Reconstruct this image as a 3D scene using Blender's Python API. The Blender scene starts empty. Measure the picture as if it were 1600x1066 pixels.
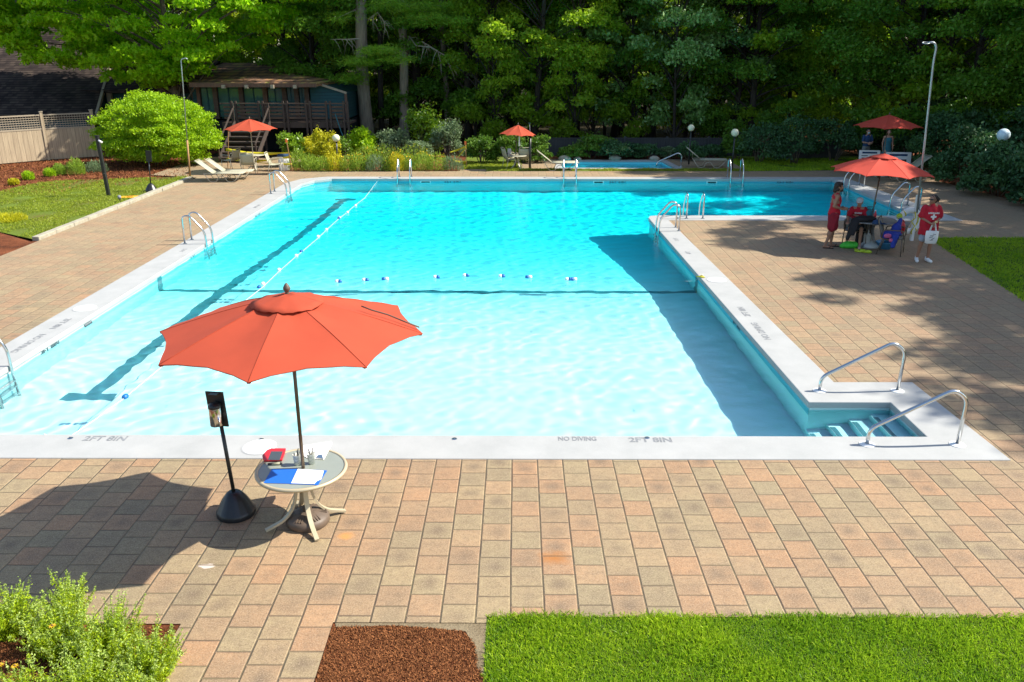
import bpy, math, random
import numpy as np
from mathutils import Vector, Matrix, Quaternion
from mathutils.geometry import tessellate_polygon
random.seed(7)
SC = bpy.context.scene
COL = SC.collection
PI = math.pi
R = math.radians

# ---------------------------------------------------------------- camera model
FPX = 1300.0
CH = 4.9
PITCH = math.atan(455 / FPX)
YAW = math.atan(8 / 1300 * math.cos(PITCH))

def _ray(x, y):
    a = (x - 800) / FPX; b = -(y - 533) / FPX
    d = (a, b * math.sin(PITCH) + math.cos(PITCH), b * math.cos(PITCH) - math.sin(PITCH))
    c, s = math.cos(YAW), math.sin(YAW)
    return (c * d[0] - s * d[1], s * d[0] + c * d[1], d[2])

def gp(x, y, z=0.0):
    """pixel of the 1600 px photo -> point on the ground plane at height z"""
    d = _ray(x, y); t = (z - CH) / d[2]
    return (d[0] * t, d[1] * t)

def hz(x, y, Y):
    """pixel -> (X, Z) on the vertical plane at distance Y"""
    d = _ray(x, y); t = Y / d[1]
    return (d[0] * t, CH + d[2] * t)

cam = bpy.data.cameras.new('camera')
cam.sensor_width = 36; cam.lens = FPX / 1600 * 36; cam.clip_end = 2000; cam.clip_start = 0.1
co = bpy.data.objects.new('camera', cam); COL.objects.link(co)
co.location = (0, 0, CH); co.rotation_euler = (PI / 2 - PITCH, 0, YAW)
SC.camera = co

# ---------------------------------------------------------------- light
SUN_EL, SUN_AZ = 44.0, 85.0
w = bpy.data.worlds.new('World'); SC.world = w; w.use_nodes = True
bg = w.node_tree.nodes['Background']
sky = w.node_tree.nodes.new('ShaderNodeTexSky'); sky.sky_type = 'NISHITA'; sky.sun_disc = False
sky.sun_elevation = R(SUN_EL); sky.sun_rotation = R(SUN_AZ)
w.node_tree.links.new(sky.outputs[0], bg.inputs[0]); bg.inputs[1].default_value = 0.135
sl = bpy.data.lights.new('sun', 'SUN'); sl.energy = 5.0; sl.angle = R(0.5); sl.color = (1, .945, .84)
so = bpy.data.objects.new('sun', sl); COL.objects.link(so)
sd = Vector((math.sin(R(SUN_AZ)) * math.cos(R(SUN_EL)), math.cos(R(SUN_AZ)) * math.cos(R(SUN_EL)), math.sin(R(SUN_EL))))
so.rotation_euler = sd.to_track_quat('Z', 'Y').to_euler(); so.location = (30, 10, 40)
sl.cycles.is_caustics_light = True
SC.view_settings.view_transform = 'Standard'; SC.view_settings.look = 'None'
SC.view_settings.exposure = 0.78; SC.view_settings.gamma = 1.0
cy = SC.cycles
cy.use_denoising = True; cy.caustics_refractive = True; cy.caustics_reflective = False
cy.max_bounces = 8; cy.transparent_max_bounces = 8; cy.transmission_bounces = 6; cy.diffuse_bounces = 3
cy.glossy_bounces = 3; cy.sample_clamp_indirect = 6

# ---------------------------------------------------------------- materials
def newmat(name):
    m = bpy.data.materials.new(name); m.use_nodes = True
    nt = m.node_tree
    return m, nt, nt.nodes['Principled BSDF'], nt.nodes['Material Output']

class NG:
    """little expression builder for node trees"""
    def __init__(s, nt): s.nt = nt
    def n(s, t, **k):
        x = s.nt.nodes.new(t)
        for a, b in k.items(): setattr(x, a, b)
        return x
    def put(s, sock, v):
        if hasattr(v, 'is_output'): s.nt.links.new(v, sock)
        else: sock.default_value = v
    def m(s, op, a, b=0.0, c=0.0):
        x = s.n('ShaderNodeMath', operation=op)
        s.put(x.inputs[0], a); s.put(x.inputs[1], b)
        if len(x.inputs) > 2: s.put(x.inputs[2], c)
        return x.outputs[0]
    def pos(s):
        return s.n('ShaderNodeNewGeometry').outputs['Position']
    def obj(s):
        return s.n('ShaderNodeTexCoord').outputs['Object']
    def xyz(s, v):
        x = s.n('ShaderNodeSeparateXYZ'); s.put(x.inputs[0], v); return x.outputs
    def comb(s, a, b, c=0.0):
        x = s.n('ShaderNodeCombineXYZ')
        s.put(x.inputs[0], a); s.put(x.inputs[1], b); s.put(x.inputs[2], c); return x.outputs[0]
    def noise(s, v, scale, detail=3.0, rough=.55, dist=0.0):
        x = s.n('ShaderNodeTexNoise'); s.put(x.inputs['Vector'], v); x.inputs['Scale'].default_value = scale
        x.inputs['Detail'].default_value = detail; x.inputs['Roughness'].default_value = rough
        x.inputs['Distortion'].default_value = dist
        return x.outputs['Fac']
    def white(s, v):
        x = s.n('ShaderNodeTexWhiteNoise', noise_dimensions='3D'); s.put(x.inputs['Vector'], v); return x
    def ramp(s, f, stops):
        x = s.n('ShaderNodeValToRGB'); s.put(x.inputs[0], f); e = x.color_ramp.elements
        while len(e) < len(stops): e.new(.5)
        for i, (p, c) in enumerate(stops):
            e[i].position = p; e[i].color = (*c, 1) if len(c) == 3 else c
        return x.outputs[0]
    def mix(s, f, a, b, mode='MIX'):
        x = s.n('ShaderNodeMix', data_type='RGBA', blend_type=mode)
        s.put(x.inputs[0], f)
        s.put(x.inputs[6], (*a, 1) if isinstance(a, tuple) and len(a) == 3 else a)
        s.put(x.inputs[7], (*b, 1) if isinstance(b, tuple) and len(b) == 3 else b)
        return x.outputs[2]
    def rng(s, v, a, b, c=0.0, d=1.0, smooth=False):
        x = s.n('ShaderNodeMapRange')
        if smooth: x.interpolation_type = 'SMOOTHSTEP'
        s.put(x.inputs[0], v)
        for i, q in enumerate((a, b, c, d)): x.inputs[1 + i].default_value = q
        return x.outputs[0]
    def bump(s, h, strength=.3, dist=.01):
        x = s.n('ShaderNodeBump'); s.put(x.inputs['Height'], h)
        x.inputs['Strength'].default_value = strength; x.inputs['Distance'].default_value = dist
        return x.outputs[0]

def simple(name, col, rough=.6, metal=0.0, var=0.0, scale=8.0, bump=0.0, bdist=.01, spec=None, coat=0.0, stretch=None):
    m, nt, b, o = newmat(name); g = NG(nt)
    b.inputs['Roughness'].default_value = rough; b.inputs['Metallic'].default_value = metal
    if spec is not None: b.inputs['Specular IOR Level'].default_value = spec
    if coat: b.inputs['Coat Weight'].default_value = coat
    v = g.obj()
    if stretch:
        mp = g.n('ShaderNodeMapping'); g.put(mp.inputs[0], v); mp.inputs['Scale'].default_value = stretch; v = mp.outputs[0]
    if var:
        f = g.noise(v, scale, 4)
        lo = tuple(c * (1 - var) for c in col); hi = tuple(min(1, c * (1 + var)) for c in col)
        g.put(b.inputs['Base Color'], g.ramp(f, [(.25, lo), (.75, hi)]))
    else: b.inputs['Base Color'].default_value = (*col, 1)
    if bump: g.put(b.inputs['Normal'], g.bump(g.noise(v, scale * 3, 4), bump, bdist))
    return m

def leafmat(name, dark, light, trans=.35, rough=.5, spec=.35, tcol=None):
    m, nt, b, o = newmat(name); g = NG(nt)
    at = g.n('ShaderNodeAttribute', attribute_name='tint')
    oi = g.n('ShaderNodeObjectInfo')
    f = g.m('ADD', g.m('MULTIPLY', at.outputs['Fac'], .8), g.m('MULTIPLY', oi.outputs['Random'], .2))
    c = g.ramp(f, [(0.05, dark), (.95, light)])
    g.put(b.inputs['Base Color'], c); b.inputs['Roughness'].default_value = rough
    b.inputs['Specular IOR Level'].default_value = spec
    t = g.n('ShaderNodeBsdfTranslucent')
    g.put(t.inputs[0], g.mix(.5, c, tuple(min(1, q * 2.0) for q in (tcol or light))))
    mx = g.n('ShaderNodeMixShader'); mx.inputs[0].default_value = trans
    nt.links.new(b.outputs[0], mx.inputs[1]); nt.links.new(t.outputs[0], mx.inputs[2])
    nt.links.new(mx.outputs[0], o.inputs[0])
    return m

def woodmat(name, col, dark, scale=3.0, axis=2, plank=None, rough=.8):
    """weathered boards: grain stretched along axis, optional board width along X"""
    m, nt, b, o = newmat(name); g = NG(nt)
    v = g.obj(); sc = [14.0, 14.0, 14.0]; sc[axis] = .7
    mp = g.n('ShaderNodeMapping'); g.put(mp.inputs[0], v); mp.inputs['Scale'].default_value = sc
    f = g.noise(mp.outputs[0], scale, 5, .6, .4)
    c = g.ramp(f, [(.3, dark), (.7, col)])
    if plank:
        ax, wd = plank
        q = g.xyz(v)[ax]; k = g.m('DIVIDE', q, wd); fl = g.m('FLOOR', k)
        r = g.white(g.comb(fl, 3.0, 1.0)).outputs['Value']
        c = g.mix(g.m('MULTIPLY', r, .45), c, dark)
        fr = g.m('FRACT', k)
        gap = g.m('LESS_THAN', fr, .05)
        c = g.mix(gap, c, tuple(d * .3 for d in dark))
    g.put(b.inputs['Base Color'], c); b.inputs['Roughness'].default_value = rough
    g.put(b.inputs['Normal'], g.bump(f, .3, .01))
    return m

# concrete paver deck -------------------------------------------------------
def paver_mat():
    m, nt, b, o = newmat('concrete_pavers'); g = NG(nt)
    P = g.pos(); x, y, z = g.xyz(P)
    W_, L_ = .3175, .321
    # tiny wobble so that the joints are not ruler straight
    wob = g.m('MULTIPLY', g.m('SUBTRACT', g.noise(P, 1.3, 2), .5), .016)
    wob2 = g.m('MULTIPLY', g.m('SUBTRACT', g.noise(g.comb(y, x, 5.0), 1.1, 2), .5), .016)
    kx = g.m('DIVIDE', g.m('ADD', g.m('ADD', x, wob), 100 * W_ - .26), W_)
    cx = g.m('FLOOR', kx); fx = g.m('FRACT', kx)
    cr = g.white(g.comb(cx, 7.0, 2.0)).outputs['Value']
    off = g.m('ADD', g.m('MULTIPLY', g.m('MODULO', cx, 2.0), .5), g.m('MULTIPLY', cr, .12))
    ky = g.m('ADD', g.m('DIVIDE', g.m('ADD', g.m('ADD', y, wob2), 10.0), L_), off)
    cyy = g.m('FLOOR', ky); fy = g.m('FRACT', ky)
    wn = g.white(g.comb(cx, cyy, 1.0)); r1 = wn.outputs['Value']
    r2 = g.white(g.comb(cyy, cx, 9.0)).outputs['Value']
    r3 = g.white(g.comb(cyy, cx, 4.0)).outputs['Value']
    patch = g.noise(P, .55, 3)
    hue = g.m('ADD', r1, g.m('MULTIPLY', g.m('SUBTRACT', g.noise(P, 5.0, 3), .5), .35))
    base = g.ramp(hue, [(0.0, (.31, .25, .135)), (.3, (.35, .265, .14)), (.5, (.38, .265, .14)), (.72, (.405, .25, .13)), (1.0, (.41, .225, .11))])
    base = g.mix(g.m('MULTIPLY', r2, .36), base, (.20, .155, .095))
    # dirt gathered in the middle of some pavers
    dx = g.m('SUBTRACT', fx, .5); dy = g.m('SUBTRACT', fy, .5)
    rr = g.m('SQRT', g.m('ADD', g.m('MULTIPLY', dx, dx), g.m('MULTIPLY', dy, dy)))
    blot = g.m('MULTIPLY', g.rng(rr, .05, .48, 1, 0), g.rng(g.m('MULTIPLY', r3, g.noise(P, 2.2, 3)), .16, .5))
    base = g.mix(g.m('MULTIPLY', blot, .75), base, (.12, .085, .055))
    dirt = g.rng(g.noise(P, 1.3, 6, .7), .46, .74)
    base = g.mix(g.m('MULTIPLY', dirt, .55), base, (.17, .13, .085))
    # older, greyer and browner paving by the back of the pool
    old = g.rng(y, 11, 24, 0, .8)
    base = g.mix(g.m('MULTIPLY', old, g.rng(g.noise(g.comb(x, g.m('MULTIPLY', y, 1.5), 0), .45, 4), .3, .7)), base, (.38, .275, .155))
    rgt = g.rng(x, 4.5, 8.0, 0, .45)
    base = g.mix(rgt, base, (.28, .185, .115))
    fine = g.noise(P, 75.0, 3, .8)
    base = g.mix(g.rng(g.noise(P, 14.0, 4, .7), .36, .66, 0, .7), base, g.mix(.6, base, (.13, .085, .05)))
    base = g.mix(g.rng(fine, .48, .68, 0, .7), base, g.mix(.65, base, (.62, .47, .32)))
    base = g.mix(g.rng(g.noise(P, 52.0, 3, .8), .52, .68, 0, .6), base, (.10, .065, .04))
    # stains with a shape of their own: a rust mark and some spilled paint
    def spot(cx0, cy0, rx, ry, lo, hi):
        a = g.m('DIVIDE', g.m('SUBTRACT', x, cx0), rx); bb = g.m('DIVIDE', g.m('SUBTRACT', y, cy0), ry)
        d = g.m('SQRT', g.m('ADD', g.m('MULTIPLY', a, a), g.m('MULTIPLY', bb, bb)))
        d = g.m('ADD', d, g.m('MULTIPLY', g.m('SUBTRACT', g.noise(P, 9.0, 4), .5), 1.3))
        return g.rng(d, lo, hi, 1, 0)
    c0 = gp(866, 872); base = g.mix(g.m('MULTIPLY', spot(c0[0], c0[1], .17, .13, .1, 1.2), .85), base, (.36, .13, .02))
    c1 = gp(540, 838); base = g.mix(g.m('MULTIPLY', spot(c1[0], c1[1], .10, .08, .3, 1.2), .6), base, (.62, .26, .05))
    c2 = gp(322, 885); base = g.mix(g.m('MULTIPLY', spot(c2[0], c2[1], .16, .10, .35, .45), .7), base, (.72, .62, .55))
    c3 = gp(640, 790)
    ex = g.m('MINIMUM', fx, g.m('SUBTRACT', 1.0, fx)); ey = g.m('MINIMUM', fy, g.m('SUBTRACT', 1.0, fy))
    e = g.m('MINIMUM', ex, ey)
    jw = g.m('ADD', .006, g.m('MULTIPLY', g.noise(P, 3.0, 3), .018))
    joint = g.m('MULTIPLY', g.m('LESS_THAN', e, jw), g.rng(y, 10, 22, .9, .22))
    moss = g.ramp(g.noise(P, 2.6, 3), [(.4, (.085, .06, .038)), (.62, (.15, .12, .06))])
    edge = g.rng(e, .02, .07, .35, 0)
    base = g.mix(g.m('MULTIPLY', edge, r2), base, (.16, .10, .07))
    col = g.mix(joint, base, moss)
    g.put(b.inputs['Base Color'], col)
    g.put(b.inputs['Roughness'], g.rng(g.noise(P, 30, 2), .3, .7, .7, .92))
    tilt = g.m('MULTIPLY', g.m('SUBTRACT', r2, .5), g.m('MULTIPLY', dx, .006))
    h = g.m('ADD', g.rng(e, .008, .05, -.010, 0.0, True), g.m('MULTIPLY', fine, .0022))
    h = g.m('ADD', h, g.m('ADD', g.m('MULTIPLY', r3, .003), tilt))
    bn = g.n('ShaderNodeBump'); g.put(bn.inputs['Height'], h); bn.inputs['Strength'].default_value = .8; bn.inputs['Distance'].default_value = 1.0
    g.put(b.inputs['Normal'], bn.outputs[0])
    return m

def coping_mat():
    m, nt, b, o = newmat('white_coping'); g = NG(nt); P = g.pos()
    f = g.noise(P, 1.8, 5, .6); s = g.noise(P, 60, 3, .7)
    c = g.ramp(f, [(.3, (.345, .35, .34)), (.7, (.41, .412, .40))])
    c = g.mix(g.rng(s, .5, .75, 0, .4), c, (.48, .48, .47))
    c = g.mix(g.rng(g.noise(P, .9, 6, .7), .62, .8, 0, .35), c, (.42, .39, .33))
    # expansion joints every 3 m or so are thin dark lines
    g.put(b.inputs['Base Color'], c); b.inputs['Roughness'].default_value = .75
    g.put(b.inputs['Normal'], g.bump(s, .25, .004))
    return m

def poolwall_mat(name, c1, c2):
    m, nt, b, o = newmat(name); g = NG(nt); P = g.pos()
    c = g.ramp(g.noise(P, 1.1, 4), [(.3, c1), (.7, c2)])
    z = g.xyz(P)[2]
    line = g.rng(g.m('ABSOLUTE', g.m('ADD', z, .12)), 0, .035, .28, 0)
    c = g.mix(line, c, (.30, .36, .34))
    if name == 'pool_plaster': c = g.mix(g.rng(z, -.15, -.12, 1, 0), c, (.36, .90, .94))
    g.put(b.inputs['Base Color'], c); b.inputs['Roughness'].default_value = .6
    return m

def water_mat(name, shallow, deep, y0, y1):
    m, nt, b, o = newmat(name); g = NG(nt); P = g.pos(); x, y, z = g.xyz(P)
    yy = g.m('ADD', y, g.m('MULTIPLY', g.m('SUBTRACT', g.noise(P, .35, 2), .5), 1.5))
    f = g.rng(yy, y0, y1)
    c = g.ramp(f, [(0, shallow), (.22, tuple(a * .8 + b_ * .2 for a, b_ in zip(shallow, deep))), (.5, tuple(a * .32 + b_ * .68 for a, b_ in zip(shallow, deep))), (1, deep)])
    gl = g.n('ShaderNodeBsdfRefraction'); gl.inputs['IOR'].default_value = 1.33; gl.inputs['Roughness'].default_value = 0
    g.put(gl.inputs['Color'], c)
    rf = g.n('ShaderNodeBsdfGlossy'); rf.inputs['Roughness'].default_value = 0.0; rf.inputs['Color'].default_value = (.9, .95, 1, 1)
    g.put(rf.inputs['Normal'], g.bump(g.m('ADD', g.noise(P, 5.0, 4, .65), g.m('MULTIPLY', g.noise(P, 19.0, 3, .6), .35)), .35, .03))
    fr = g.n('ShaderNodeFresnel'); fr.inputs['IOR'].default_value = 1.33
    mx = g.n('ShaderNodeMixShader'); g.put(mx.inputs[0], fr.outputs[0])
    nt.links.new(gl.outputs[0], mx.inputs[1]); nt.links.new(rf.outputs[0], mx.inputs[2]); nt.links.new(mx.outputs[0], o.inputs[0])
    return m

def ground_noise(name, stops, scale, scale2, bump, bdist=.02, rough=.95):
    m, nt, b, o = newmat(name); g = NG(nt); P = g.pos()
    f = g.m('ADD', g.m('MULTIPLY', g.noise(P, scale, 4), .55), g.m('MULTIPLY', g.noise(P, scale2, 3, .7), .45))
    g.put(b.inputs['Base Color'], g.ramp(f, stops)); b.inputs['Roughness'].default_value = rough
    b.inputs['Specular IOR Level'].default_value = .15
    g.put(b.inputs['Normal'], g.bump(g.noise(P, scale2, 4, .75), bump, bdist))
    return m

M = {}
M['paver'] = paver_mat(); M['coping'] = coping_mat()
M['poolwall'] = poolwall_mat('pool_plaster', (.66, .82, .83), (.72, .86, .87))
M['poolfloor'] = poolwall_mat('pool_floor_plaster', (.37, .90, .93), (.42, .94, .96))
M['bounce_band'] = poolwall_mat('blue_bounce_tint', (.04, .48, .62), (.06, .55, .68))  # cyan light bounced off the water, painted into the wall colour
M['water'] = water_mat('pool_water', (1.20, 1.09, 1.10), (.12, 1.10, 1.18), 14.5, 26.5)
M['water2'] = water_mat('wading_water', (.4, 1.25, 1.25), (.4, 1.25, 1.25), 0, 1)
M['wading'] = simple('wading_pool_paint', (.20, .85, .95), .6)
M['laneline'] = simple('lane_tile', (.03, .22, .27), .4)
M['mulch'] = ground_noise('mulch_soil', [(.35, (.05, .018, .009)), (.5, (.16, .05, .02)), (.66, (.28, .095, .04))], 1.5, 38, .9, .03)
M['soil'] = ground_noise('forest_soil', [(.35, (.018, .013, .008)), (.5, (.04, .03, .017)), (.66, (.075, .055, .028))], .6, 9, .9, .05)
M['lawnsoil'] = ground_noise('lawn_base', [(.36, (.07, .055, .02)), (.48, (.055, .10, .018)), (.62, (.10, .17, .02))], 1.1, 26, .9, .03)
M['lawnfar'] = ground_noise('lawn_base_far', [(.38, (.15, .12, .03)), (.5, (.11, .15, .02)), (.66, (.15, .22, .025))], .8, 14, .9, .03)
M['sand'] = ground_noise('dry_soil', [(.35, (.16, .12, .07)), (.65, (.30, .24, .15))], 4, 50, .8)
M['steel'] = simple('stainless_steel', (.62, .63, .62), .16, 1.0)
M['galv'] = simple('galvanised_pipe', (.42, .46, .46), .42, .6)
M['black'] = simple('black_plastic', (.018, .018, .02), .38, 0, .2, 6)
M['blackmetal'] = simple('black_painted_metal', (.02, .022, .022), .35)
M['umbrella'] = simple('orange_red_canvas', (.47, .068, .026), .85, 0, .09, 3, .25, .002)
M['umbrella2'] = simple('red_canvas', (.60, .065, .034), .85, 0, .08, 30, .2, .002)
for k in ('umbrella', 'umbrella2'):
    nt = M[k].node_tree; b = nt.nodes['Principled BSDF']; o = nt.nodes['Material Output']
    t = nt.nodes.new('ShaderNodeBsdfTranslucent'); t.inputs[0].default_value = (.8, .12, .04, 1)
    mx = nt.nodes.new('ShaderNodeMixShader'); mx.inputs[0].default_value = .16
    nt.links.new(b.outputs[0], mx.inputs[1]); nt.links.new(t.outputs[0], mx.inputs[2]); nt.links.new(mx.outputs[0], o.inputs[0])
M['bronze'] = simple('bronze_pole', (.13, .09, .055), .35, .5)
M['brownbase'] = simple('brown_plastic', (.12, .085, .06), .55, 0, .2, 8)
M['beige'] = simple('beige_frame', (.50, .43, .29), .4, .1)
M['beigefar'] = simple('beige_frame_pale', (.46, .42, .31), .5)
M['sling'] = simple('beige_sling', (.40, .39, .28), .8, 0, .1, 30)
M['slinggrey'] = simple('grey_sling', (.26, .27, .23), .8, 0, .1, 30)
M['glasstop'] = simple('frosted_glass', (.27, .30, .26), .18, 0, .05, 5)
M['white'] = simple('white_plastic', (.8, .8, .78), .5)
M['paper'] = simple('paper', (.88, .88, .86), .8)
M['blue'] = simple('blue_folder', (.015, .13, .55), .45)
M['red'] = simple('red_plastic', (.55, .02, .03), .35)
M['screen'] = simple('dark_screen', (.06, .07, .075), .15)
M['marking'] = simple('worn_grey_marking', (.22, .23, .24), .8, 0, .35, 30)
M['markdark'] = simple('dark_marking', (.06, .10, .12), .7, 0, .3, 20)
M['float_blue'] = simple('blue_float', (.01, .14, .42), .35)
M['rope'] = simple('white_rope', (.78, .78, .72), .7)
M['yellow'] = simple('yellow_tape', (.62, .54, .02), .5)
M['orange'] = simple('orange_cap', (.8, .16, .03), .6)
M['stake'] = simple('wood_stake', (.40, .22, .09), .8)
M['globe'] = simple('cream_globe', (.78, .72, .50), .3)
M['globe2'] = simple('white_globe', (.62, .74, .80), .3)
M['bark'] = simple('bark', (.15, .115, .085), .9, 0, .45, 3, .9, .06, stretch=(6, 6, .8))
M['barkpine'] = simple('pine_bark', (.30, .24, .18), .9, 0, .4, 3, .9, .05, stretch=(7, 7, .7))
M['barkdark'] = simple('dark_bark', (.045, .036, .028), .9, 0, .4, 3, .9, .05, stretch=(6, 6, .8))
M['deadwood'] = simple('dead_wood', (.36, .30, .23), .9, 0, .2, 8)
M['leaf_dark'] = leafmat('forest_leaf_dark', (.045, .13, .010), (.17, .33, .026), .40, tcol=(.18, .34, .02))
M['leaf_mid'] = leafmat('forest_leaf_mid', (.10, .21, .010), (.34, .48, .02), .46, tcol=(.28, .44, .02))
M['leaf_sun_tint'] = leafmat('forest_leaf_sun_tint', (.26, .38, .012), (.55, .64, .03), .45, tcol=(.28, .34, .02))  # yellow leaf colour paints the backlit glow of the forest gaps
M['leaf_silver'] = leafmat('forest_leaf_silver', (.07, .19, .035), (.25, .42, .11), .25, rough=.35, spec=.6)
M['leaf_maple'] = leafmat('maple_leaf', (.20, .42, .006), (.50, .74, .016), .60, tcol=(.22, .42, .01))
M['leaf_bush'] = leafmat('bright_bush_leaf', (.17, .33, .006), (.44, .64, .014), .35, tcol=(.35, .50, .01))
M['leaf_gold'] = leafmat('gold_bush_leaf', (.36, .36, .015), (.62, .56, .02), .35)
M['leaf_flower'] = leafmat('flower_yellow', (.55, .33, .01), (.75, .52, .02), .2)
M['leaf_perennial'] = leafmat('perennial_leaf', (.14, .25, .02), (.32, .44, .05), .35)
M['leaf_grey'] = leafmat('grey_green_leaf', (.09, .15, .06), (.22, .30, .15), .25)
M['leaf_rhodo'] = leafmat('glossy_shrub_leaf', (.10, .20, .012), (.26, .40, .02), .25, rough=.35, spec=.5)
M['leaf_yew'] = leafmat('yew_needles', (.045, .13, .010), (.15, .26, .02), .2)
M['leaf_juniper'] = leafmat('juniper_needles', (.022, .075, .030), (.08, .18, .05), .15)
M['leaf_pine'] = leafmat('pine_needles', (.08, .22, .015), (.28, .46, .03), .35)
M['leaf_plant'] = leafmat('spiky_plant_leaf', (.22, .37, .004), (.50, .63, .02), .35)
M['grass'] = leafmat('grass_blade', (.09, .22, .006), (.42, .54, .018), .38, tcol=(.25, .42, .02))
M['chips'] = leafmat('bark_chips', (.07, .024, .010), (.36, .145, .055), 0.0, rough=.9, spec=.1)
M['fencewood'] = woodmat('weathered_fence', (.54, .43, .28), (.30, .23, .15), 2.0, 2, (0, .14))
M['lattice'] = woodmat('lattice_wood', (.42, .35, .25), (.26, .21, .15), 3, 0)
M['fencegrey'] = woodmat('grey_fence', (.06, .062, .06), (.03, .033, .033), 2.0, 2, (0, .14))
M['teal'] = woodmat('teal_siding', (.020, .095, .105), (.010, .055, .065), 2.0, 0, (2, .16))
M['trimbrown'] = woodmat('brown_trim', (.20, .10, .06), (.07, .04, .028), 3, 2)
M['railbrown'] = woodmat('deck_rail_wood', (.13, .08, .052), (.04, .026, .02), 3, 0)
M['stairwood'] = woodmat('stair_wood', (.06, .042, .032), (.05, .035, .028), 3, 0)
M['window'] = simple('dark_window_glass', (.04, .11, .12), .08, 0, spec=.7)
M['dark'] = simple('recess_shade', (.006, .010, .013), .9)  # near-black colour stands for shade under the deck and inside openings
M['stone'] = simple('kerb_stone', (.36, .33, .25), .9, 0, .25, 6, .6, .01)
M['skin'] = simple('skin', (.42, .22, .14), .55)
M['skin2'] = simple('skin_tan', (.30, .15, .09), .55)
M['hairdark'] = simple('dark_hair', (.025, .015, .01), .6, 0, .4, 40, .6, .01)
M['redcloth'] = simple('red_cloth', (.44, .007, .022), .85, 0, .12, 14, .5, .01)
M['redcloth2'] = simple('dark_red_cloth', (.22, .004, .016), .85, 0, .15, 14, .5, .01)
M['greycloth'] = simple('dark_grey_cloth', (.035, .045, .05), .85, 0, .2, 14)
M['denim'] = simple('pale_denim', (.30, .36, .45), .85, 0, .2, 14)
M['teal_cloth'] = simple('teal_cloth', (.03, .16, .20), .85, 0, .1, 14)
M['navycloth'] = simple('navy_cloth', (.015, .05, .13), .85, 0, .1, 14)
M['blackcloth'] = simple('black_cloth', (.012, .012, .014), .85, 0, .3, 10, .6, .02)
M['bluecloth'] = simple('blue_cloth', (.02, .045, .30), .85, 0, .25, 10, .6, .02)
M['chairdark'] = simple('brown_chair_frame', (.13, .10, .07), .45, .2)
M['green'] = simple('green_fabric', (.06, .50, .04), .6, 0, .2, 10)
M['lime'] = simple('lime_rubber', (.38, .50, .02), .5)
M['lightblue'] = simple('light_blue_plastic', (.06, .28, .55), .4)
M['shirtwhite'] = simple('white_print', (.75, .75, .72), .85)
M['caution'] = simple('orange_mat', (.80, .40, .02), .7)
M['shingle'] = None

def shingle_mat(name, stops):
    m, nt, b, o = newmat(name); g = NG(nt); v = g.obj(); x, y, z = g.xyz(v)
    row = g.m('FLOOR', g.m('DIVIDE', z, .11)); fr = g.m('FRACT', g.m('DIVIDE', z, .11))
    c = g.m('FLOOR', g.m('ADD', g.m('DIVIDE', x, .22), g.m('MULTIPLY', g.m('MODULO', row, 2.0), .5)))
    r = g.white(g.comb(row, c, 1.0)).outputs['Value']
    f = g.m('ADD', g.m('MULTIPLY', r, .35), g.m('MULTIPLY', g.noise(v, 1.2, 5), .75))
    col = g.ramp(f, stops)
    col = g.mix(g.m('LESS_THAN', fr, .18), col, tuple(q * .45 for q in stops[0][1]))
    g.put(b.inputs['Base Color'], col); b.inputs['Roughness'].default_value = .95
    b.inputs['Specular IOR Level'].default_value = .1
    return m
M['shingle'] = shingle_mat('brown_shingles', [(.3, (.022, .017, .016)), (.55, (.042, .032, .028)), (.8, (.075, .056, .044))])
M['shingle2'] = shingle_mat('mossy_brown_shingles', [(.3, (.10, .07, .055)), (.5, (.21, .12, .08)), (.64, (.34, .18, .09)), (.78, (.24, .24, .07))])
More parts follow.
